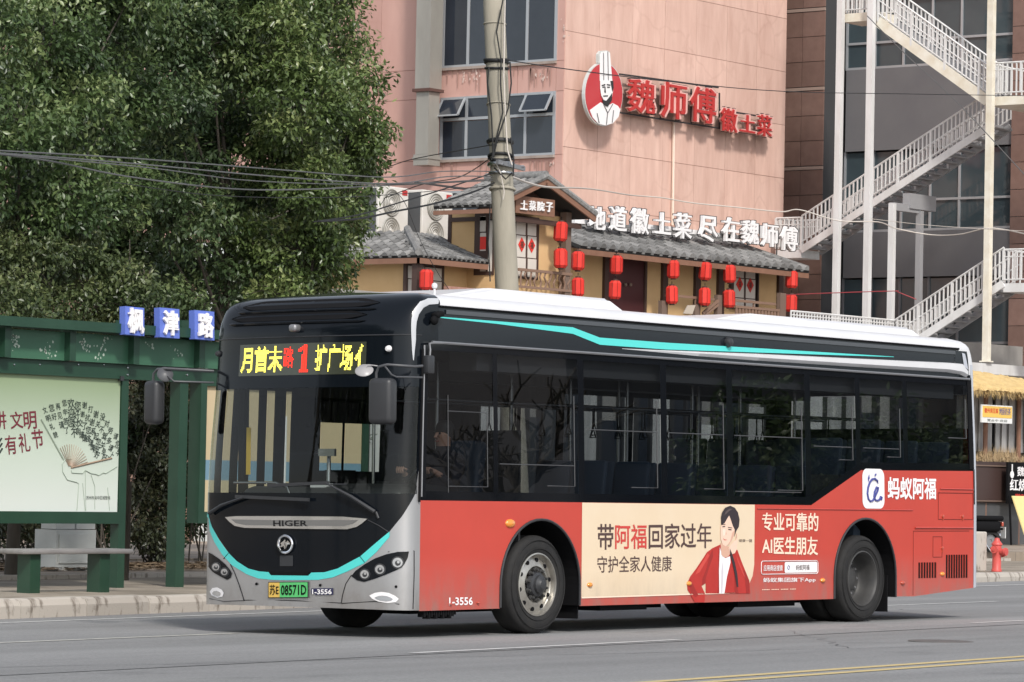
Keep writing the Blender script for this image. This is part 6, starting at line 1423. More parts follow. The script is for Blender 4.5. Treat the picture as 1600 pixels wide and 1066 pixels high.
for px in (1540,1552,1592):
    p=atY(px,660,YK+.1); mb=MB(); mb.tube([(p.x,YK+.1,0),(p.x,YK+.1,ze)],.06 if px!=1552 else .03,8); mb.build('post',M['wood_mid'] if px!=1552 else M['black'],stall)
zb1=atY(1560,786,YK).z; zb2=atY(1560,722,YK).z
mb=MB(); mb.bx((kx-.3,YK,zb1),(kx+6,YK+.2,zb2)); mb.build('counter_front',mat('dark brown boards',(.055,.032,.028),rough=.5),stall)
for y in (728,783): p=atY(1550,y,YK-.02); mb=MB(); mb.beam((kx-.3,YK-.02,p.z),(kx+6,YK-.02,p.z),.03,.03); mb.build('counter_trim',M['wood_grey'],stall)
mb=MB(); mb.bx((kx-.3,YK+.05,.05),(kx+6,YK+.2,zb1)); mb.build('counter_base',mat('dark grey board',(.06,.065,.07),rough=.4,c2=(.10,.10,.105),scale=2),stall)
# dry plants in the trough
dp=MB()
for k in range(1400):
    x=kx-.3+rnd.random()*4; y=YK+rnd.uniform(-.05,.25); z=zb2-.02+rnd.uniform(0,.12); l_=rnd.uniform(.06,.32)*(1.2 if .5<x-kx<2.2 else .5); dx,dy=rnd.gauss(0,.12),rnd.gauss(0,.08); dp.add([(x,y,z),(x+.018,y,z),(x+dx,y+dy,z+l_)],[(0,1,2)])
dpo=dp.build('dry_grass',mat('dry straw plants',(.42,.27,.14),rough=.9,c2=(.58,.46,.28),scale=8)); dpo['kind']='stuff'; tag(dpo,'dried straw coloured plants in the trough of the thatched stall','dry grass')
# hanging yellow sign
a,b=atY(1534,660,YK-.5),atY(1582,632,YK-.5); a2=atY(1534,632,YK-.5)
ys=thing('hanging_yellow_sign','small yellow and white sign hanging under the thatched eave','sign',(a.x,YK-.5,a.z))
mb=MB(); mb.bx((a.x,YK-.5,a.z),(b.x,YK-.46,a2.z)); sb=mb.build('sign_board',M['offwhite'],ys)
mb=MB(); zmid=a.z+(a2.z-a.z)*.30; mb.bx((a.x+.03,YK-.508,zmid),(b.x-.03,YK-.5,a2.z-.03)); mb.build('sign_face',mat('yellow sign face',(.78,.50,.10),rough=.4),sb)
def ftxt(name,s,x0,x1,z0,z1,Y,m,parent,bold=.01):
    mb=MB(); V,F=text2d(s,bold); A_,B_,C_,D_2=fit(V); mb.add([(x0+(v[0]-A_)/(B_-A_)*(x1-x0),Y,z0+(v[1]-C_)/(D_2-C_)*(z1-z0)) for v in V],F); return mb.build(name,m,parent)
ftxt('sign_lettering','徽州臭豆腐',a.x+.10,a.x+.10+(b.x-a.x)*.45,zmid+.10,zmid+.22,YK-.512,M['lantern'],sb); ftxt('sign_lettering','烤肠奶茶',a.x+.15+(b.x-a.x)*.45,b.x-.1,zmid+.07,zmid+.24,YK-.512,M['blueink'],sb)
ftxt('sign_lettering','营业中 欢迎',a.x+.25,b.x-.25,a.z+.03,a.z+.09,YK-.505,M['ink'],sb,.0)
# menu board and leaning yellow board
a=atY(1574,787,YK-.25); b=atY(1574,722,YK-.25)
mn=thing('menu_board','black menu board with white brushed characters on the stall counter','menu board',(a.x,YK-.25,a.z))
mb=MB(); mb.bx((a.x,YK-.25,a.z),(a.x+2.4,YK-.2,b.z)); bo=mb.build('board',M['black'],mn)
h=b.z-a.z
ftxt('board_lettering','魏师傅',a.x+.45,a.x+1.5,a.z+h*.66,a.z+h*.90,YK-.255,M['whitep'],bo,.02); ftxt('board_lettering','红烧臭鳜鱼',a.x+.10,a.x+2.2,a.z+h*.30,a.z+h*.60,YK-.255,M['whitep'],bo,.03); ftxt('board_lettering','徽味小吃外卖',a.x+.35,a.x+2.2,a.z+h*.12,a.z+h*.24,YK-.255,M['lantern'],bo,.01)
mb=MB(); mb.lathe([(.001,-.01),(.09,-.01),(.09,0)],(a.x+.2,YK-.25,a.z+h*.70),12,'Y'); mb.bx((a.x+.18,YK-.262,a.z+h*.75),(a.x+.22,YK-.25,a.z+h*.95)); mb.build('board_emblem',M['whitep'],bo)
yb_=thing('leaning_yellow_board','yellow price board leaning against the stall counter','price board',(a.x+.4,YK-.8,0))
P=[atY(1583,775,YK-.5),atY(1612,777,YK-.5),atY(1622,836,YK-.9),atY(1600,836,YK-.9)]; mb=MB(); mb.prism([(P[0].x,YK-.45,P[0].z),(P[1].x,YK-.45,P[0].z),(P[2].x,YK-.9,P[2].z),(P[3].x,YK-.9,P[2].z)],(0,-.03,0)); mb.build('board',mat('yellow board',(.74,.60,.26),rough=.4),yb_)
mb=MB(); mb.tube([(P[0].x,YK-.4,P[0].z),(P[0].x-.05,YK-.5,.05)],.03,6); mb.build('board_leg',M['black'],yb_)
# step platform in front of the stall
mb=MB(); z_=.12; mb.bx((10,YK-5.2,-.1),(70,YK+3,z_+.02)); mb.build('stall_platform',M['paving2'],kind='structure')
# ------------------------------------------------------------------ hydrant
M['hyd']=mat('hydrant red',(.62,.10,.085),rough=.45,c2=(.50,.07,.06),scale=6)
hp=atZ(1557,893,0.0); hp=Vector((hp.x,hp.y,zs(hp.x)))
hy=thing('fire_hydrant','red fire hydrant standing at the right hand kerb beside the rear of the bus','fire hydrant',hp,own=True)
hs_=.60/.62
mb=MB(); mb.lathe([(.001,0),(.095,0),(.095,.04),(.082,.06),(.08,.30),(.085,.34),(.085,.47),(.10,.48),(.10,.50),(.075,.53),(.05,.565),(.045,.60),(.001,.61)],n=20); mb.build('barrel',M['hyd'],hy,smooth=40)
for sx,sy,z in ((-1,-.2,.40),(1,-.3,.33)):
    mb=MB(); d=Vector((sx,sy,0)).normalized(); mb.tube([d*.06+Vector((0,0,z)),d*.13+Vector((0,0,z)),d*.131+Vector((0,0,z)),d*.17+Vector((0,0,z))],[.05,.05,.07,.068],12); mb.tube([d*.17+Vector((0,0,z)),d*.19+Vector((0,0,z))],.03,6); mb.build('outlet',M['hyd'],hy,smooth=40)
mb=MB(); mb.tube([(0,-.06,.36),(0,-.16,.36),(0,-.161,.36),(0,-.20,.36)],[.055,.055,.075,.07],12); mb.build('outlet',M['hyd'],hy,smooth=40)
for o in hy.children: o.scale=(1.0,1.0,1.0)
# ------------------------------------------------------------------ scooter
def scooter(loc,rz,lab,col_):
    t=thing('scooter',lab,'scooter',loc,rz,'scooters parked by the stall',own=True)
    for x in (0,1.18):
        mb=MB(); mb.lathe([(.15,-.045),(.20,-.05),(.235,-.03),(.24,0),(.235,.03),(.20,.05),(.15,.045)],(x,0,.24),24,'Y'); w_=mb.build('wheel',M['rubber'],t,smooth=50); mb=MB(); mb.lathe([(.001,-.03),(.04,-.03),(.04,-.015),(.14,-.015),(.15,-.04)],(x,0,.24),16,'Y'); mb.build('rim',M['grey_metal'],w_)
    mb=MB(); v_,f_=rounded((.12,0,.55),(.62,.26,.24),.08,3); mb.add(v_,f_); v_,f_=rounded((.62,0,.28),(.55,.26,.08),.03,2); mb.add(v_,f_); v_,f_=rounded((.98,0,.60),(.10,.34,.62),.05,3,Matrix.Rotation(R(-14),3,'Y')); mb.add(v_,f_); mb.build('body',col_,t,smooth=50)
    mb=MB(); v_,f_=rounded((.08,0,.72),(.66,.27,.11),.05,3); mb.add(v_,f_); mb.build('seat',M['black'],t,smooth=50)
    mb=MB(); v_,f_=rounded((1.16,0,.47),(.40,.14,.05),.02,2); mb.add(v_,f_); v_,f_=rounded((-.05,0,.50),(.42,.14,.05),.02,2); mb.add(v_,f_); mb.build('mudguard',col_,t,smooth=50)
    mb=MB(); mb.tube([(1.14,.08,.24),(1.03,.06,.60),(.92,0,.98)],.022,8); mb.tube([(.90,-.34,1.02),(.93,0,.98),(.90,.34,1.02)],.018,8); mb.build('handlebar',M['chrome'],t,smooth=50)
    for s_ in (-1,1): mb=MB(); mb.tube([(.92,s_*.22,1.0),(.95,s_*.30,1.18)],.008,5); mb.lathe([(.001,-.01),(.055,0),(.05,.02),(.001,.03)],(.95,s_*.31,1.22),12,'X'); mb.build('mirror',M['chrome'],t,smooth=50)
    mb=MB(); v_,f_=rounded((-.24,0,.60),(.05,.18,.10),.02,2); mb.add(v_,f_); mb.build('tail_lamp',M['redlens'],t)
    mb=MB(); v_,f_=rounded((-.30,0,.42),(.015,.20,.24),.005,1); mb.add(v_,f_); pl2=mb.build('number_plate',M['offwhite'],t)
    mb=MB(); mb.bx((-.309,-.08,.33),(-.308,.08,.38)); mb.build('plate_strip',M['plate_green'],pl2)
    mb=MB(); mb.tube([(.3,.12,.3),(.1,.2,.02)],.012,6); mb.tube([(.0,-.16,.32),(-.35,-.18,.36)],[.04,.05],10); mb.build('stand_and_exhaust',M['chrome'],t,smooth=50)
    return t
p=atZ(1571,864,.14); scooter((p.x-.1,p.y+.3,.14),R(150),'black scooter with white number plate parked behind the red hydrant',M['black'])
p=atZ(1536,866,.14); scooter((p.x-.3,p.y+.9,.14),R(120),'dark scooter half hidden behind the rear corner of the bus',M['plastic'])
mb=MB(); a=atZ(1534,893,0); 
v_,f_=rounded((a.x+.0,a.y+.3,.35),(.55,.5,.72),.03,2); mb.add(v_,f_); bb=mb.build('stone_block',M['kerb']); tag(bb,'pale concrete block on the pavement just behind the bus','concrete block')
# ------------------------------------------------------------------ trees, shrubs
NPR=np.random.default_rng(11)
def leafmat(name,a,b,c,rough=.42,trans=.25):
    m=bpy.data.materials.new(name); m.use_nodes=True; t=m.node_tree; p=t.nodes['Principled BSDF']
    at_=t.nodes.new('ShaderNodeAttribute'); at_.attribute_name='leaf'; cr=t.nodes.new('ShaderNodeValToRGB'); e=cr.color_ramp.elements
    e[0].position=0; e[0].color=(*a,1); e[1].position=1; e[1].color=(*c,1); q=e.new(.55); q.color=(*b,1)
    t.links.new(at_.outputs['Fac'],cr.inputs[0]); t.links.new(cr.outputs[0],p.inputs['Base Color']); p.inputs['Roughness'].default_value=rough; p.inputs['Specular IOR Level'].default_value=.55
    tr=t.nodes.new('ShaderNodeBsdfTranslucent'); t.links.new(cr.outputs[0],tr.inputs[0]); mx=t.nodes.new('ShaderNodeMixShader'); mx.inputs[0].default_value=trans
    o=t.nodes['Material Output']; t.links.new(p.outputs[0],mx.inputs[1]); t.links.new(tr.outputs[0],mx.inputs[2]); t.links.new(mx.outputs[0],o.inputs[0]); return m
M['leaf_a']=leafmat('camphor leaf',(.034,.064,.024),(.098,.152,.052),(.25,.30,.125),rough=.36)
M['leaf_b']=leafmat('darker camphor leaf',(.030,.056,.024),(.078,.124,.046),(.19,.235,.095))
M['leaf_c']=leafmat('brownish hedge leaf',(.024,.034,.016),(.060,.070,.034),(.16,.155,.085),trans=.15)
M['leaf_d']=leafmat('sunlit camphor leaf',(.044,.074,.024),(.125,.180,.055),(.32,.36,.15),rough=.34)
M['leaf_e']=leafmat('young green camphor leaf',(.030,.050,.020),(.085,.115,.042),(.21,.235,.10),rough=.4)
M['bark']=mat('tree bark',(.045,.038,.030),rough=.9,c2=(.09,.078,.062),scale=6,bump=.5,bscale=30,stretch=(1,1,.3))
def leaves(C,N,L,shade):
    """C: leaf positions (n,3); N: preferred normals; one folded leaf blade of length L each"""
    n=len(C)
    d=NPR.normal(size=(n,3))*.75; d[:,2]-=.55; d+=N*.55; d/=np.linalg.norm(d,axis=1)[:,None]
    up=NPR.normal(size=(n,3))*.55+N*.5+np.array([0,0,.7]); s=np.cross(d,up); s/=np.linalg.norm(s,axis=1)[:,None]+1e-9; u=np.cross(s,d)
    l=(L*NPR.uniform(.7,1.25,n))[:,None]; w_=l*.24
    v=np.stack([C,C+d*l*.5+s*w_+u*l*.07,C+d*l,C+d*l*.5-s*w_+u*l*.07],1).reshape(-1,3)
    f=(np.arange(n)*4)[:,None]+np.array([0,1,2,0,2,3]); return v,f.reshape(-1,3),np.repeat(shade,2)
def crown_mesh(name,clumps,per,L,m,parent,spread=.30,var=.5):
    """clumps: (centre, radius) of leaf sprays"""
    Cs=[];Ns=[];Sh=[]
    for (c,r_,n_) in clumps:
        k=per; a=NPR.normal(size=(k,3)); a/=np.linalg.norm(a,axis=1)[:,None]; rr_=r_*NPR.uniform(.25,1,k)**.6
        P=np.array(c)+a*rr_[:,None]*np.array([1,1,.7]); Cs.append(P); Ns.append(.6*a+.4*np.array(n_)); base_=NPR.uniform(0,1)
        Sh.append(np.clip(.62*base_**1.3+.33*NPR.uniform(0,1,k)+.16*(a[:,2]),0,1))  # random tone per clump and leaf, with light painted onto each clump's upper side
    C=np.concatenate(Cs); N=np.concatenate(Ns); sh=np.concatenate(Sh)
    v,f,sf=leaves(C,N,L,sh)
    me=bpy.data.meshes.new(name); me.vertices.add(len(v)); me.vertices.foreach_set('co',v.ravel().astype(np.float32)); nf=len(f)
    me.loops.add(nf*3); me.loops.foreach_set('vertex_index',f.ravel().astype(np.int32)); me.polygons.add(nf); me.polygons.foreach_set('loop_start',(np.arange(nf)*3).astype(np.int32)); me.polygons.foreach_set('loop_total',np.full(nf,3,np.int32))
    me.update(); at_=me.attributes.new('leaf','FLOAT','FACE'); at_.data.foreach_set('value',sf.astype(np.float32)); me.materials.append(m)
    o=bpy.data.objects.new(name,me); col.objects.link(o); attach(o,parent); return o
def blob_clumps(blobs,dens,cr_):
    out=[]
    for (c,r_) in blobs:
        n=max(3,int(dens*(r_[0]*r_[2]+r_[1]*r_[2]+r_[0]*r_[1])/3))
        for _ in range(n):
            a=np.array([rnd.gauss(0,1) for _ in range(3)]); a/=np.linalg.norm(a); t=rnd.uniform(.55,1.0)
            P=np.array(c)+a*np.array(r_)*t; out.append((P,cr_*rnd.uniform(.7,1.35),a))
    return out
def tree(lab,px_blobs,Y,leaf,D_off=0,L=.088,per=150,dens=70,trunk_px=None,group='evergreen trees behind the bus shelter',cr_=.31,wood=True,zbase=0.05):
    blobs=[]
    for (px,py,rx,rz) in px_blobs:
        y=Y+rnd.uniform(-.6,.9); c=atY(px,py,y); k=FPX/((c-CW).dot(fW)); blobs.append(((c.x,c.y,c.z),(rx/k*1.0,rx/k*.85,rz/k)))
    cx=sum(b[0][0] for b in blobs)/len(blobs); cy=Y+.3
    if trunk_px: cx=atY(trunk_px,800,cy).x
    t=thing('evergreen_tree',lab,'tree',(cx,cy,zbase),0,group)
    mb=MB(); top_=max(b[0][2] for b in blobs); h=min(b[0][2] for b in blobs)
    mb.tube([(cx,cy,zbase-.1),(cx+.05,cy,zbase+1.2),(cx-.1,cy+.1,zbase+2.4),(cx+.05,cy,max(h,zbase+3)),(cx,cy,top_)],[.10,.075,.05,.022,.006],9); mb.build('trunk',M['bark'],t,smooth=60)
    for (c,r_) in blobs:
        z0=zbase+1.8+rnd.random()*1.2; z0=min(z0,c[2]-.3); mb=MB(); m_=((cx+c[0])/2+rnd.uniform(-.2,.2),(cy+c[1])/2,(z0+c[2])/2-.15)
        z0=zbase+1.5+.55*max(0,c[2]-zbase-1.5); m_=((cx*.5+c[0]*.5),(cy+c[1])/2,(z0+c[2])/2-.1); mb.tube([(cx,cy,z0),m_,c],[.040,.020,.006],6)
        for _ in range(5):
            a=np.array([rnd.gauss(0,1) for _ in range(3)]); a/=np.linalg.norm(a); e=np.array(c)+a*np.array(r_)*.85; mb.tube([c,(np.array(c)+e)/2+np.array([0,0,.05]),e],[.012,.008,.003],4)
        mb.build('limb',M['bark'],t,smooth=60)
    crown_mesh('crown',blob_clumps(blobs,dens,cr_),per,L,leaf,t); return t
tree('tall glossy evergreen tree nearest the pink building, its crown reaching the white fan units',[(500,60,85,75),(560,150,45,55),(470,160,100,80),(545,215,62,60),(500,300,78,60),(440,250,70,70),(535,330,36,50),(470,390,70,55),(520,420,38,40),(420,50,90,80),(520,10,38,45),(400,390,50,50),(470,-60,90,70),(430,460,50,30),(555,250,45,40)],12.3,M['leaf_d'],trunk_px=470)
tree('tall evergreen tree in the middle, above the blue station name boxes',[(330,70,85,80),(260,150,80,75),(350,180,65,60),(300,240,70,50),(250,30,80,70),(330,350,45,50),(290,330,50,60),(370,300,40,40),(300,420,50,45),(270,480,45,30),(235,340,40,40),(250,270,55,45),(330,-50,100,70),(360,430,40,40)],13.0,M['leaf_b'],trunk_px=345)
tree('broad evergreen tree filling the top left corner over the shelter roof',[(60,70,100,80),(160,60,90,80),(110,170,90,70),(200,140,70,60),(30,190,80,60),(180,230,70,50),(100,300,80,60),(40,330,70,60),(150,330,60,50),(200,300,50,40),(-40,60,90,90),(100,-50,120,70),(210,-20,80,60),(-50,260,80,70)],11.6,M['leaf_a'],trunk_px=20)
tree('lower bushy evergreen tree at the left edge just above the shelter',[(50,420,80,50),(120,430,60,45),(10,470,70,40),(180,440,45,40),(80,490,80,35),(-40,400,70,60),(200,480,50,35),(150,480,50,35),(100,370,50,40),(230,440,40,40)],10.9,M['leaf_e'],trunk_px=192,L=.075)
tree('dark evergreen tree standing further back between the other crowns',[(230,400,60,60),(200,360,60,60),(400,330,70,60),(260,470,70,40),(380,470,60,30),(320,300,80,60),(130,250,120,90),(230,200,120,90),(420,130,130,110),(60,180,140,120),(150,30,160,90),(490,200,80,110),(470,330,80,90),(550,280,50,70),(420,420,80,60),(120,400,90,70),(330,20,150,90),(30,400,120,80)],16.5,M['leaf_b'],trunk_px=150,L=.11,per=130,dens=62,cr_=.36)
# shrubs behind the shelter
def shrub(lab,px_blobs,Y,leaf,L=.078,per=100,dens=105,cr_=.24):
    blobs=[]
    for (px,py,rx,rz) in px_blobs:
        y=Y+rnd.uniform(-.3,.5); c=atY(px,py,y); k=FPX/((c-CW).dot(fW)); blobs.append(((c.x,c.y,c.z),(rx/k,rx/k*.8,rz/k)))
    cx=sum(b[0][0] for b in blobs)/len(blobs); t=thing('hedge_shrub',lab,'shrub',(cx,Y,zs(cx)),0,'hedge of shrubs behind the bus shelter')
    mb=MB()
    for (c,r_) in blobs:
        for _ in range(1): e=(c[0]+rnd.uniform(-.4,.4),c[1],c[2]+rnd.uniform(-.3,.3)); mb.tube([(cx+rnd.uniform(-.2,.2),Y,zs(cx)),((cx+e[0])/2,Y+.1,e[2]*.5),e],[.014,.010,.005],5)
    mb.build('stem',M['bark'],t,smooth=60); crown_mesh('foliage',blob_clumps(blobs,dens,cr_),per,L,leaf,t)
shrub('dark hedge shrub behind the left end of the poster panel',[(-60,820,70,50),(10,830,60,35),(60,825,50,40),(0,700,90,80),(70,700,80,80)],15.8,M['leaf_c'])
shrub('dark hedge shrub behind the white cabinet',[(110,815,50,40),(165,820,40,40),(140,700,70,80)],16.2,M['leaf_b'])
shrub('tall dark hedge shrub seen between the two green posts',[(240,840,40,25),(235,690,42,60),(245,580,40,30),(225,800,40,50),(230,740,40,50),(235,650,45,50),(235,800,38,45),(225,720,38,50),(250,640,38,50),(225,620,30,40),(255,760,30,50)],15.5,M['leaf_c'],L=.09)
shrub('hedge shrub with pale leaves at the foot of the second green post',[(300,790,38,60),(310,700,38,60),(290,620,40,50),(350,760,60,80),(260,560,50,30)],15.9,M['leaf_b'])
shrub('ragged hedge shrub rising just above the shelter roof',[(20,530,70,50),(100,540,60,45),(180,545,60,50),(260,540,60,50),(330,540,60,60),(150,610,60,50)],15.0,M['leaf_c'],L=.085)
shrub('long hedge shrub hidden behind the front of the bus',[(400,700,70,110),(500,700,80,110),(420,800,70,50),(520,800,70,50),(330,690,60,120)],16.5,M['leaf_b'])
# leaf litter under the hedge
lt=MB()
for k in range(2600):
    px=rnd.uniform(-20,330); y=rnd.uniform(12.9,15.6); c=atY(px,860,y); z=zs(c.x)+.055+rnd.uniform(0,.03); a=rnd.random()*6.28; l_=rnd.uniform(.03,.08)
    lt.add([(c.x+l_*math.cos(a+q),y+l_*math.sin(a+q),z+rnd.uniform(0,.02)) for q in (0,2.1,3.1,5.2)],[(0,1,2,3)])
lo=lt.build('leaf_litter',mat('dry fallen leaves',(.10,.07,.045),rough=.9,c2=(.24,.17,.10),scale=20),kind='stuff'); tag(lo,'dry brown fallen leaves scattered under the hedge','leaf litter')
# low building glimpsed through the trees
lowb=thing('low_brick_building','low brown brick and white building glimpsed through the trees','building',(atY(360,450,30).x,30,0))
a,b=atY(120,700,30),atY(470,700,30); zt1=atY(360,432,30).z; zt2=atY(360,385,30).z
mb=MB(); mb.bx((a.x,30,-.2),(b.x,34,zt1)); mb.build('wall',mat('brown brick',(.20,.12,.09),rough=.9,c2=(.28,.18,.14),scale=12,stretch=(1,1,4)),lowb)
mb=MB(); mb.bx((a.x,29.8,zt1),(b.x,34,zt1+.35)); mb.bx((a.x+1,30.3,zt1+.35),(b.x,34,zt2)); mb.build('parapet',M['cab_white'],lowb)
for px in (330,385,440):
    c=atY(px,420,29.6); mb=MB(); mb.bx((c.x-.12,29.6,0),(c.x+.12,29.8,zt2)); mb.build('pier',M['cab_white'],lowb)
# ------------------------------------------------------------------ concrete pole and cables
M['concrete']=mat('weathered concrete',(.40,.36,.29),rough=.85,c2=(.28,.26,.21),scale=1.6,bump=.2,bscale=20,stretch=(1.5,1.5,.5))
M['cable']=mat('black cable',(.012,.012,.013),rough=.6); M['cable_pale']=mat('pale cable',(.55,.50,.45),rough=.6)
PD=50; pt=atD(769.5,-40,PD); pb_=atD(792.5,460,PD); dv=(pb_-pt)/(pb_.z-pt.z); base_=pb_+dv*(0.0-pb_.z)
pole=thing('concrete_pole','tall leaning concrete utility pole wrapped in cables rising behind the bus','utility pole',base_)
k_=FPX/PD
mb=MB(); top_=pt+dv*3; P=[base_.lerp(top_,t) for t in np.linspace(0,1,14)]; r0_,r1_=19.5/k_,15/k_
mb.tube(P,[r0_*1.04+(r1_-r0_*1.04)*t for t in np.linspace(0,1,14)],28); mb.build('shaft',M['concrete'],pole,smooth=60)
def poleat(py): return pt.lerp(pb_,(py+40)/500)
def polr(py): return (16+3.0*(py)/460)/k_
def ringat(py,m,r_=.018,dr=.01,til=.02,name='strap'):
    c=poleat(py); R_=polr(py)+dr; mb=MB(); mb.tube([c+Vector((R_*math.cos(t),R_*math.sin(t),til*math.sin(t+1))) for t in np.linspace(0,2*math.pi,25)],r_,6,False); return mb.build(name,m,pole,smooth=60)
for py,m,r_ in ((38,'concrete',.008),(94,'cable',.028),(98,'cable',.02),(107,'cable',.018),(164,'concrete',.008),(222,'cable',.03),(245,'cable',.022),(247,'cable',.02),(258,'steel',.035),(272,'steel',.02),(296,'concrete',.02)): ringat(py,M[m],r_,.012,rnd.uniform(-.05,.05))
def facec(px,py,o=.05): # point on the camera-facing side of the pole
    c=atD(px,py,PD-.24-o*.3); return c
for pts,m,r_ in (([(786,0),(776,50),(783,95),(782,130),(786,175),(772,230),(768,250)],'cable',.011),([(764,105),(762,130),(768,180),(771,245)],'cable',.012),([(797,97),(799,130),(794,170),(778,215),(771,246)],'cable',.012),([(789,0),(788,60),(787,120),(790,190),(793,235),(800,258)],'cable_pale',.012),([(775,255),(782,270),(788,300),(786,312)],'cable_pale',.008),([(798,215),(803,250),(802,275)],'cable',.012),([(772,262),(790,280),(800,270)],'cable',.012),([(766,320),(763,380),(766,440)],'cable',.01)):
    mb=MB(); mb.tube([facec(*p) for p in pts],r_,5); mb.build('pole_cable',M[m],pole,smooth=60)
mb=MB(); c=poleat(262); 
for s_ in (-1,1): mb.tube([c+Vector((.15*s_,-.16,.02)),c+Vector((.42*s_*.6,-.2,.03))],.02,6)
mb.beam(c+Vector((-.32,-.17,.05)),c+Vector((.30,-.17,.0)),.05,.06); mb.build('crossarm',M['grey_metal'],pole)
# cables: (label, points (px,py,depth))
def cable(lab,pts,r_,m,sub=6,D0=None):
    P=[atD(px,py,d) for px,py,d in pts]; Q=[]
    for i in range(len(P)-1):
        for k in range(sub):
            t=k/sub; p0=P[max(i-1,0)];p1=P[i];p2=P[i+1];p3=P[min(i+2,len(P)-1)]
            Q.append(.5*((2*p1)+(p2-p0)*t+(2*p0-5*p1+4*p2-p3)*t*t+(-p0+3*p1-3*p2+p3)*t**3))
    Q.append(P[-1]); mb=MB(); mb.tube(Q,r_*.62,5); o=mb.build('cable',M[m],None,smooth=60); tag(o,lab,'cable','overhead cables'); return o
M['dull_red']=mat('dull red cord',(.35,.05,.06),rough=.7)
M['cable_grey']=mat('grey cable',(.10,.10,.10),rough=.5)
L_=[('topmost cable running left from the pole across the trees',[(770,268,49.8),(690,268,47),(600,277,44),(420,264,40),(200,247,36),(-30,234,32)],.012,'cable_grey'),
('second cable running left from the pole across the trees',[(770,276,49.8),(700,276,47),(610,287,44),(430,276,40),(200,255,36),(-30,237,32)],.013,'cable_grey'),
('third cable running left, sagging just under the second',[(770,280,49.8),(600,288,44),(400,283,40),(230,262,36),(-30,238,32)],.010,'cable_grey'),
('lowest sagging cable running left across the trees',[(770,282,49.8),(600,290,44),(480,296,41),(360,295,39),(200,276,36),(80,252,34),(-30,238,32)],.014,'cable_grey'),
('faint lower cable that starts in the middle of the trees',[(770,290,49.8),(600,305,46),(480,309,43),(330,305,40),(180,285,37)],.008,'cable'),
('thick bundled cable looping from the pole down to the tree beside the fan units',[(772,286,49.8),(740,300,49),(680,318,48),(620,330,47),(560,342,46),(500,346,45)],.022,'cable'),
('second bundled cable looping down to the tree beside the fan units',[(772,270,49.8),(735,282,49),(680,300,48),(620,318,47),(560,336,46),(490,347,45)],.016,'cable'),
('straight cable climbing from the fan units to the pole past the dark windows',[(768,246,49.8),(720,276,51),(660,288,53),(600,310,55)],.012,'cable'),
('thin cable from the pole to the left across the pink wall',[(772,226,49.8),(725,234,51),(640,250,54),(590,268,56)],.012,'cable'),
('thin drop cable curving over the fan units down to the bus roof',[(595,320,60),(612,300,60),(632,316,60),(655,372,60),(680,420,60),(708,462,60)],.009,'cable'),
('cable running right from the pole under the chef sign to the brown building',[(797,95,50),(900,110,56),(1050,128,65),(1226,143,75),(1420,147,85),(1620,150,95)],.014,'cable'),
('pale string of hooks running right across the pink wall above the white characters',[(800,277,50.2),(850,292,60),(905,294,80),(935,297,90),(985,305,100),(1033,309,102),(1080,317,103),(1150,324,104),(1220,331,105),(1250,328,105),(1310,345,105),(1372,347,105),(1400,357,104),(1455,367,104),(1500,366,103),(1540,357,102),(1570,359,102),(1620,370,100)],.03,'cable_pale'),
('thin straight wire just above the pale string before the stairs',[(1360,342,104),(1450,352,103),(1540,358,102),(1620,362,101)],.014,'cable_pale'),
('slanting stay wire crossing in front of the stairs at the top right',[(1355,25,100),(1412,82,98),(1500,165,96),(1600,272,94),(1640,315,93)],.022,'cable_grey'),
('red cable strung across the foot of the stairs',[(1228,461,104),(1300,458,103),(1395,455,102),(1404,457,102),(1432,468,102)],.022,'dull_red')]
for lab,pts,r_,m in L_: cable(lab,pts,r_,m)
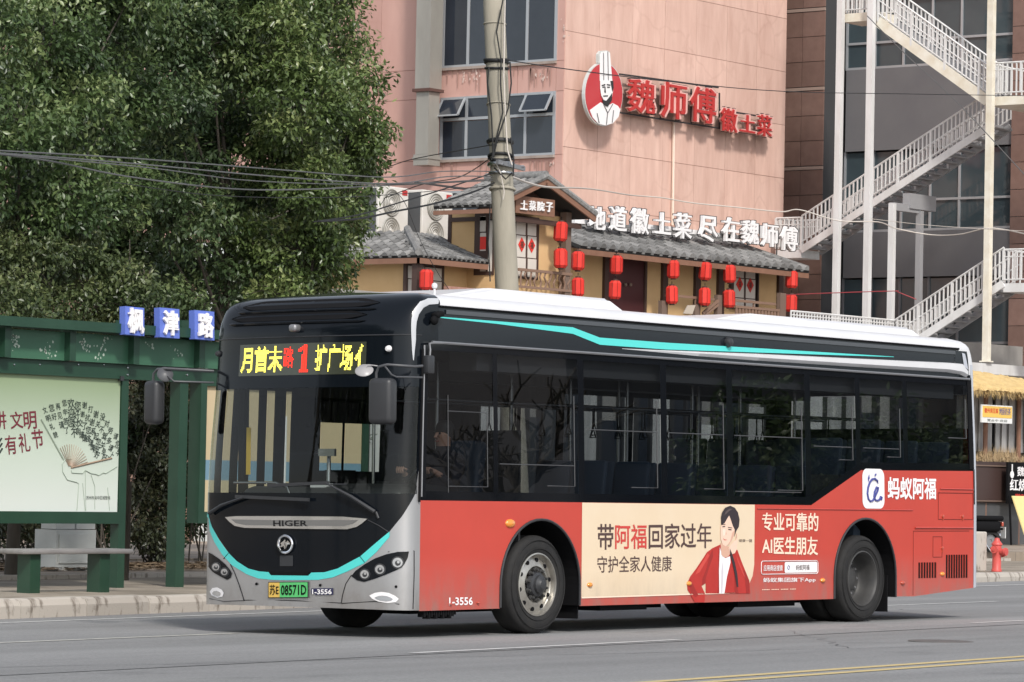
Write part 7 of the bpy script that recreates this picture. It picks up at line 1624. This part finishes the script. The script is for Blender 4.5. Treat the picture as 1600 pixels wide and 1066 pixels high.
# ------------------------------------------------------------------ driver and passengers (one skinned surface each)
def person(lab,loc,joints,shirt,scale=1.0,rz=0):
    t=thing('person',lab,'person',loc,rz,None,own=True)
    J=joints; E_=[('pelvis','chest'),('chest','neck'),('neck','head'),('head','crown'),('chest','shl'),('shl','ell'),('ell','wrl'),('wrl','hal'),('chest','shr'),('shr','elr'),('elr','wrr'),('wrr','har'),('pelvis','hil'),('hil','knl'),('knl','anl'),('anl','tol'),('pelvis','hir'),('hir','knr'),('knr','anr'),('anr','tor')]
    rad=dict(pelvis=.15,chest=.155,neck=.06,head=.088,crown=.075,shl=.075,shr=.075,ell=.05,elr=.05,wrl=.03,wrr=.03,hal=.022,har=.022,hil=.10,hir=.10,knl=.07,knr=.07,anl=.045,anr=.045,tol=.035,tor=.035)
    names=list(J); me=bpy.data.meshes.new('body'); me.from_pydata([J[k] for k in names],[(names.index(a),names.index(b)) for a,b in E_],[])
    o=bpy.data.objects.new('body',me); col.objects.link(o); o.parent=t
    md=o.modifiers.new('skin','SKIN'); sv=me.skin_vertices[0].data
    for i,k in enumerate(names): sv[i].radius=(rad[k],rad[k])
    sv[names.index('pelvis')].use_root=True; md.use_smooth_shade=True
    o.modifiers.new('sub','SUBSURF').levels=2; o.modifiers['sub'].render_levels=2
    dg=bpy.context.evaluated_depsgraph_get(); m2=bpy.data.meshes.new_from_object(o.evaluated_get(dg)); o.modifiers.clear(); o.data=m2; m2.materials.clear(); m2.materials.append(shirt); m2.materials.append(M['skin'])
    hz=J['neck'][2]; hands=[Vector(J['wrl']),Vector(J['wrr'])]
    for p in m2.polygons:
        c=p.center
        if c.z>hz+.045 or any((c-h).length<.05 or (c-Vector(J[q])).length<.07 for h,q in zip(hands,('hal','har'))): p.material_index=1
    # fingers
    for side_ in 'lr':
        h=Vector(J['ha'+side_]); w_=Vector(J['wr'+side_]); d=(h-w_).normalized(); s_=d.cross(Vector((0,0,1))).normalized()
        mb=MB()
        for k in range(4): a=h+s_*(k-1.5)*.020; mb.tube([a,a+d*.04,a+d*.06+Vector((0,0,-.03)),a+d*.045+Vector((0,0,-.055))],[.010,.010,.009,.007],6)
        a=h-d*.03+s_*(.03 if side_=='l' else -.03); mb.tube([a,a+d*.03+s_*(.02 if side_=='l' else -.02),a+d*.055],[.012,.011,.008],6); mb.build('hand_fingers',M['skin'],t,smooth=60)
    hd=Vector(J['head']); mb=MB(); V_=[];
    mb.lathe([(.001,.105),(.05,.097),(.08,.068),(.094,.02),(.092,-.03),(.075,-.06)],(hd.x+.036,hd.y,hd.z+.045),16); mb.build('hair',M['hair'],t,smooth=60)
    mb=MB()
    for s_ in (-1,1): mb.lathe([(.001,-.006),(.012,-.003),(.012,.004)],(hd.x-.088,hd.y+s_*.034,hd.z+.02),8,'X')
    mb.build('eyes',M['black'],t); mb=MB(); mb.tube([(hd.x-.085,hd.y,hd.z+.02),(hd.x-.115,hd.y,hd.z-.02),(hd.x-.085,hd.y,hd.z-.03)],[.010,.016,.012],6); mb.build('nose',M['skin'],t,smooth=60)
    mb=MB(); mb.tube([(hd.x-.086,hd.y-.025,hd.z-.055),(hd.x-.092,hd.y,hd.z-.057),(hd.x-.086,hd.y+.025,hd.z-.055)],.006,5); mb.build('mouth',M['redlens'],t)
    return t
def seated(z,lean=0,reach=True):
    j=dict(pelvis=(0,0,z),chest=(-.02,0,z+.40),neck=(-.03,0,z+.56),head=(-.05,0,z+.70),crown=(-.05,0,z+.745),shl=(-.02,-.19,z+.46),shr=(-.02,.19,z+.46),hil=(-.05,-.10,z-.02),hir=(-.05,.10,z-.02),knl=(-.46,-.13,z),knr=(-.46,.13,z),anl=(-.50,-.13,z-.42),anr=(-.50,.13,z-.42),tol=(-.66,-.13,z-.46),tor=(-.66,.13,z-.46))
    if reach: j.update(ell=(-.20,-.26,z+.22),elr=(-.20,.26,z+.22),wrl=(-.38,-.20,z+.34),wrr=(-.38,.20,z+.34),hal=(-.44,-.18,z+.37),har=(-.44,.18,z+.37))
    else: j.update(ell=(-.04,-.25,z+.18),elr=(-.04,.25,z+.18),wrl=(-.26,-.18,z+.10),wrr=(-.26,.18,z+.10),hal=(-.33,-.15,z+.10),har=(-.33,.15,z+.10))
    return j
def busw(x,y,z): return tilt((x,y,z))
person('bus driver in dark clothes seated at the wheel with both hands on it',busw(1.44,.62,0),seated(1.19),M['cloth_dark'])
# ------------------------------------------------------------------ the other side of the street (seen only as reflections)
opp=thing('opposite_building','dark low building across the street reflected in the bus windows','building',(60,-40,0))
mb=MB(); mb.bx((52,-44,-.5),(130,-36,9)); mb.build('wall',mat('dark facade',(.09,.09,.095),rough=.8,c2=(.14,.13,.13),scale=.5),opp)
for k in range(18):
    mb=MB(); x=54+k*4.1; mb.bx((x,-36,1),(x+2.2,-35.9,3.2)); mb.bx((x,-36,4.6),(x+2.2,-35.9,6.6)); mb.build('window',M['dark_glass'],opp)
M['leaf_o']=M['leaf_b']
for i,(x,y) in enumerate(((54,-31),(60,-32),(66,-31.5),(76,-33),(88,-32),(102,-33))):
    t=thing('street_tree',"evergreen street tree across the road, %s"%('nearest the bus front','second from the bus front','third from the bus front','fourth from the bus front','fifth from the bus front','farthest from the bus')[i],'tree',(x,y,0),0,'street trees across the road'); mb=MB(); mb.tube([(x,y,-.3),(x,y,2.2),(x,y,6)],[.2,.16,.05],8); mb.build('trunk',M['bark'],t)
    crown_mesh('crown',blob_clumps([((x,y,4.2),(2.8,2.6,2.8)),((x+1,y,2.4),(2.2,1.6,1.3))],9,.7),60,.32,M['leaf_o'],t)
def bare_tree(x,y,lab):
    t=thing('bare_tree',lab,'tree',(x,y,0),0,'bare plane trees across the road'); mb=MB()
    def br(p,d,l,r_,n):
        q=p+d*l; m_=(p+q)/2+Vector((rnd.gauss(0,.06),rnd.gauss(0,.06),rnd.gauss(0,.06)))*l; mb.tube([p,m_,q],[r_,r_*.85,r_*.7],7)
        if n<=0: return
        for _ in range(2 if n<3 else 3):
            a=Vector((rnd.gauss(0,.55),rnd.gauss(0,.55),rnd.gauss(.12,.3))); br(q,(d+a).normalized(),l*rnd.uniform(.6,.85),r_*.62,n-1)
    br(Vector((x,y,-.3)),Vector((.02,0,1)),1.6,.24,5); mb.build('trunk',M['bark'],t,smooth=60)
bare_tree(24.5,-17.5,'bare plane tree across the road opposite the bus front'); bare_tree(33,-24,'bare plane tree further along the far pavement')
p2=thing('concrete_pole','plain concrete utility pole on the pavement ahead of the bus, out of view','utility pole',(-12.5,10.6,0)); mb=MB(); mb.tube([(-12.5,10.6,0),(-12.3,10.6,10)],[.19,.14],16); mb.build('shaft',M['concrete'],p2,smooth=60)
tree('evergreen tree on the pavement ahead of the bus, reflected in the windscreen',[(-500,200,170,150),(-700,260,170,150),(-600,480,160,120),(-850,480,160,120),(-420,520,120,120),(-1000,300,200,200)],15.0,M['leaf_b'],L=.22,per=26,dens=22,cr_=.5,trunk_px=-650,group=None)

for i,(x,y,z,r_,lab) in enumerate(((-16,9.5,7.5,4.2,'large unseen street tree added ahead of the bus, nearest the kerb'),(-26,13,7,5,'large unseen street tree added ahead of the bus, second along the pavement'),(-40,9,7.5,5.5,'large unseen street tree added ahead of the bus, third along the pavement'),(-58,14,8,7,'large unseen street tree added ahead of the bus, farthest along the pavement'))):  # unseen trees added to keep bright sky out of the bus front's reflections
    t=thing('street_tree',lab,'tree',(x,y,0),0,'unseen street trees added ahead of the bus'); mb=MB(); mb.tube([(x,y,-.2),(x,y,3),(x,y,z)],[.22,.18,.06],8); mb.build('trunk',M['bark'],t)
    crown_mesh('crown',blob_clumps([((x,y,z),(r_,r_,r_*.75)),((x+1,y-1,z-1.5),(r_*.7,r_*.7,r_*.5))],7,.8),60,.34,M['leaf_b'],t)
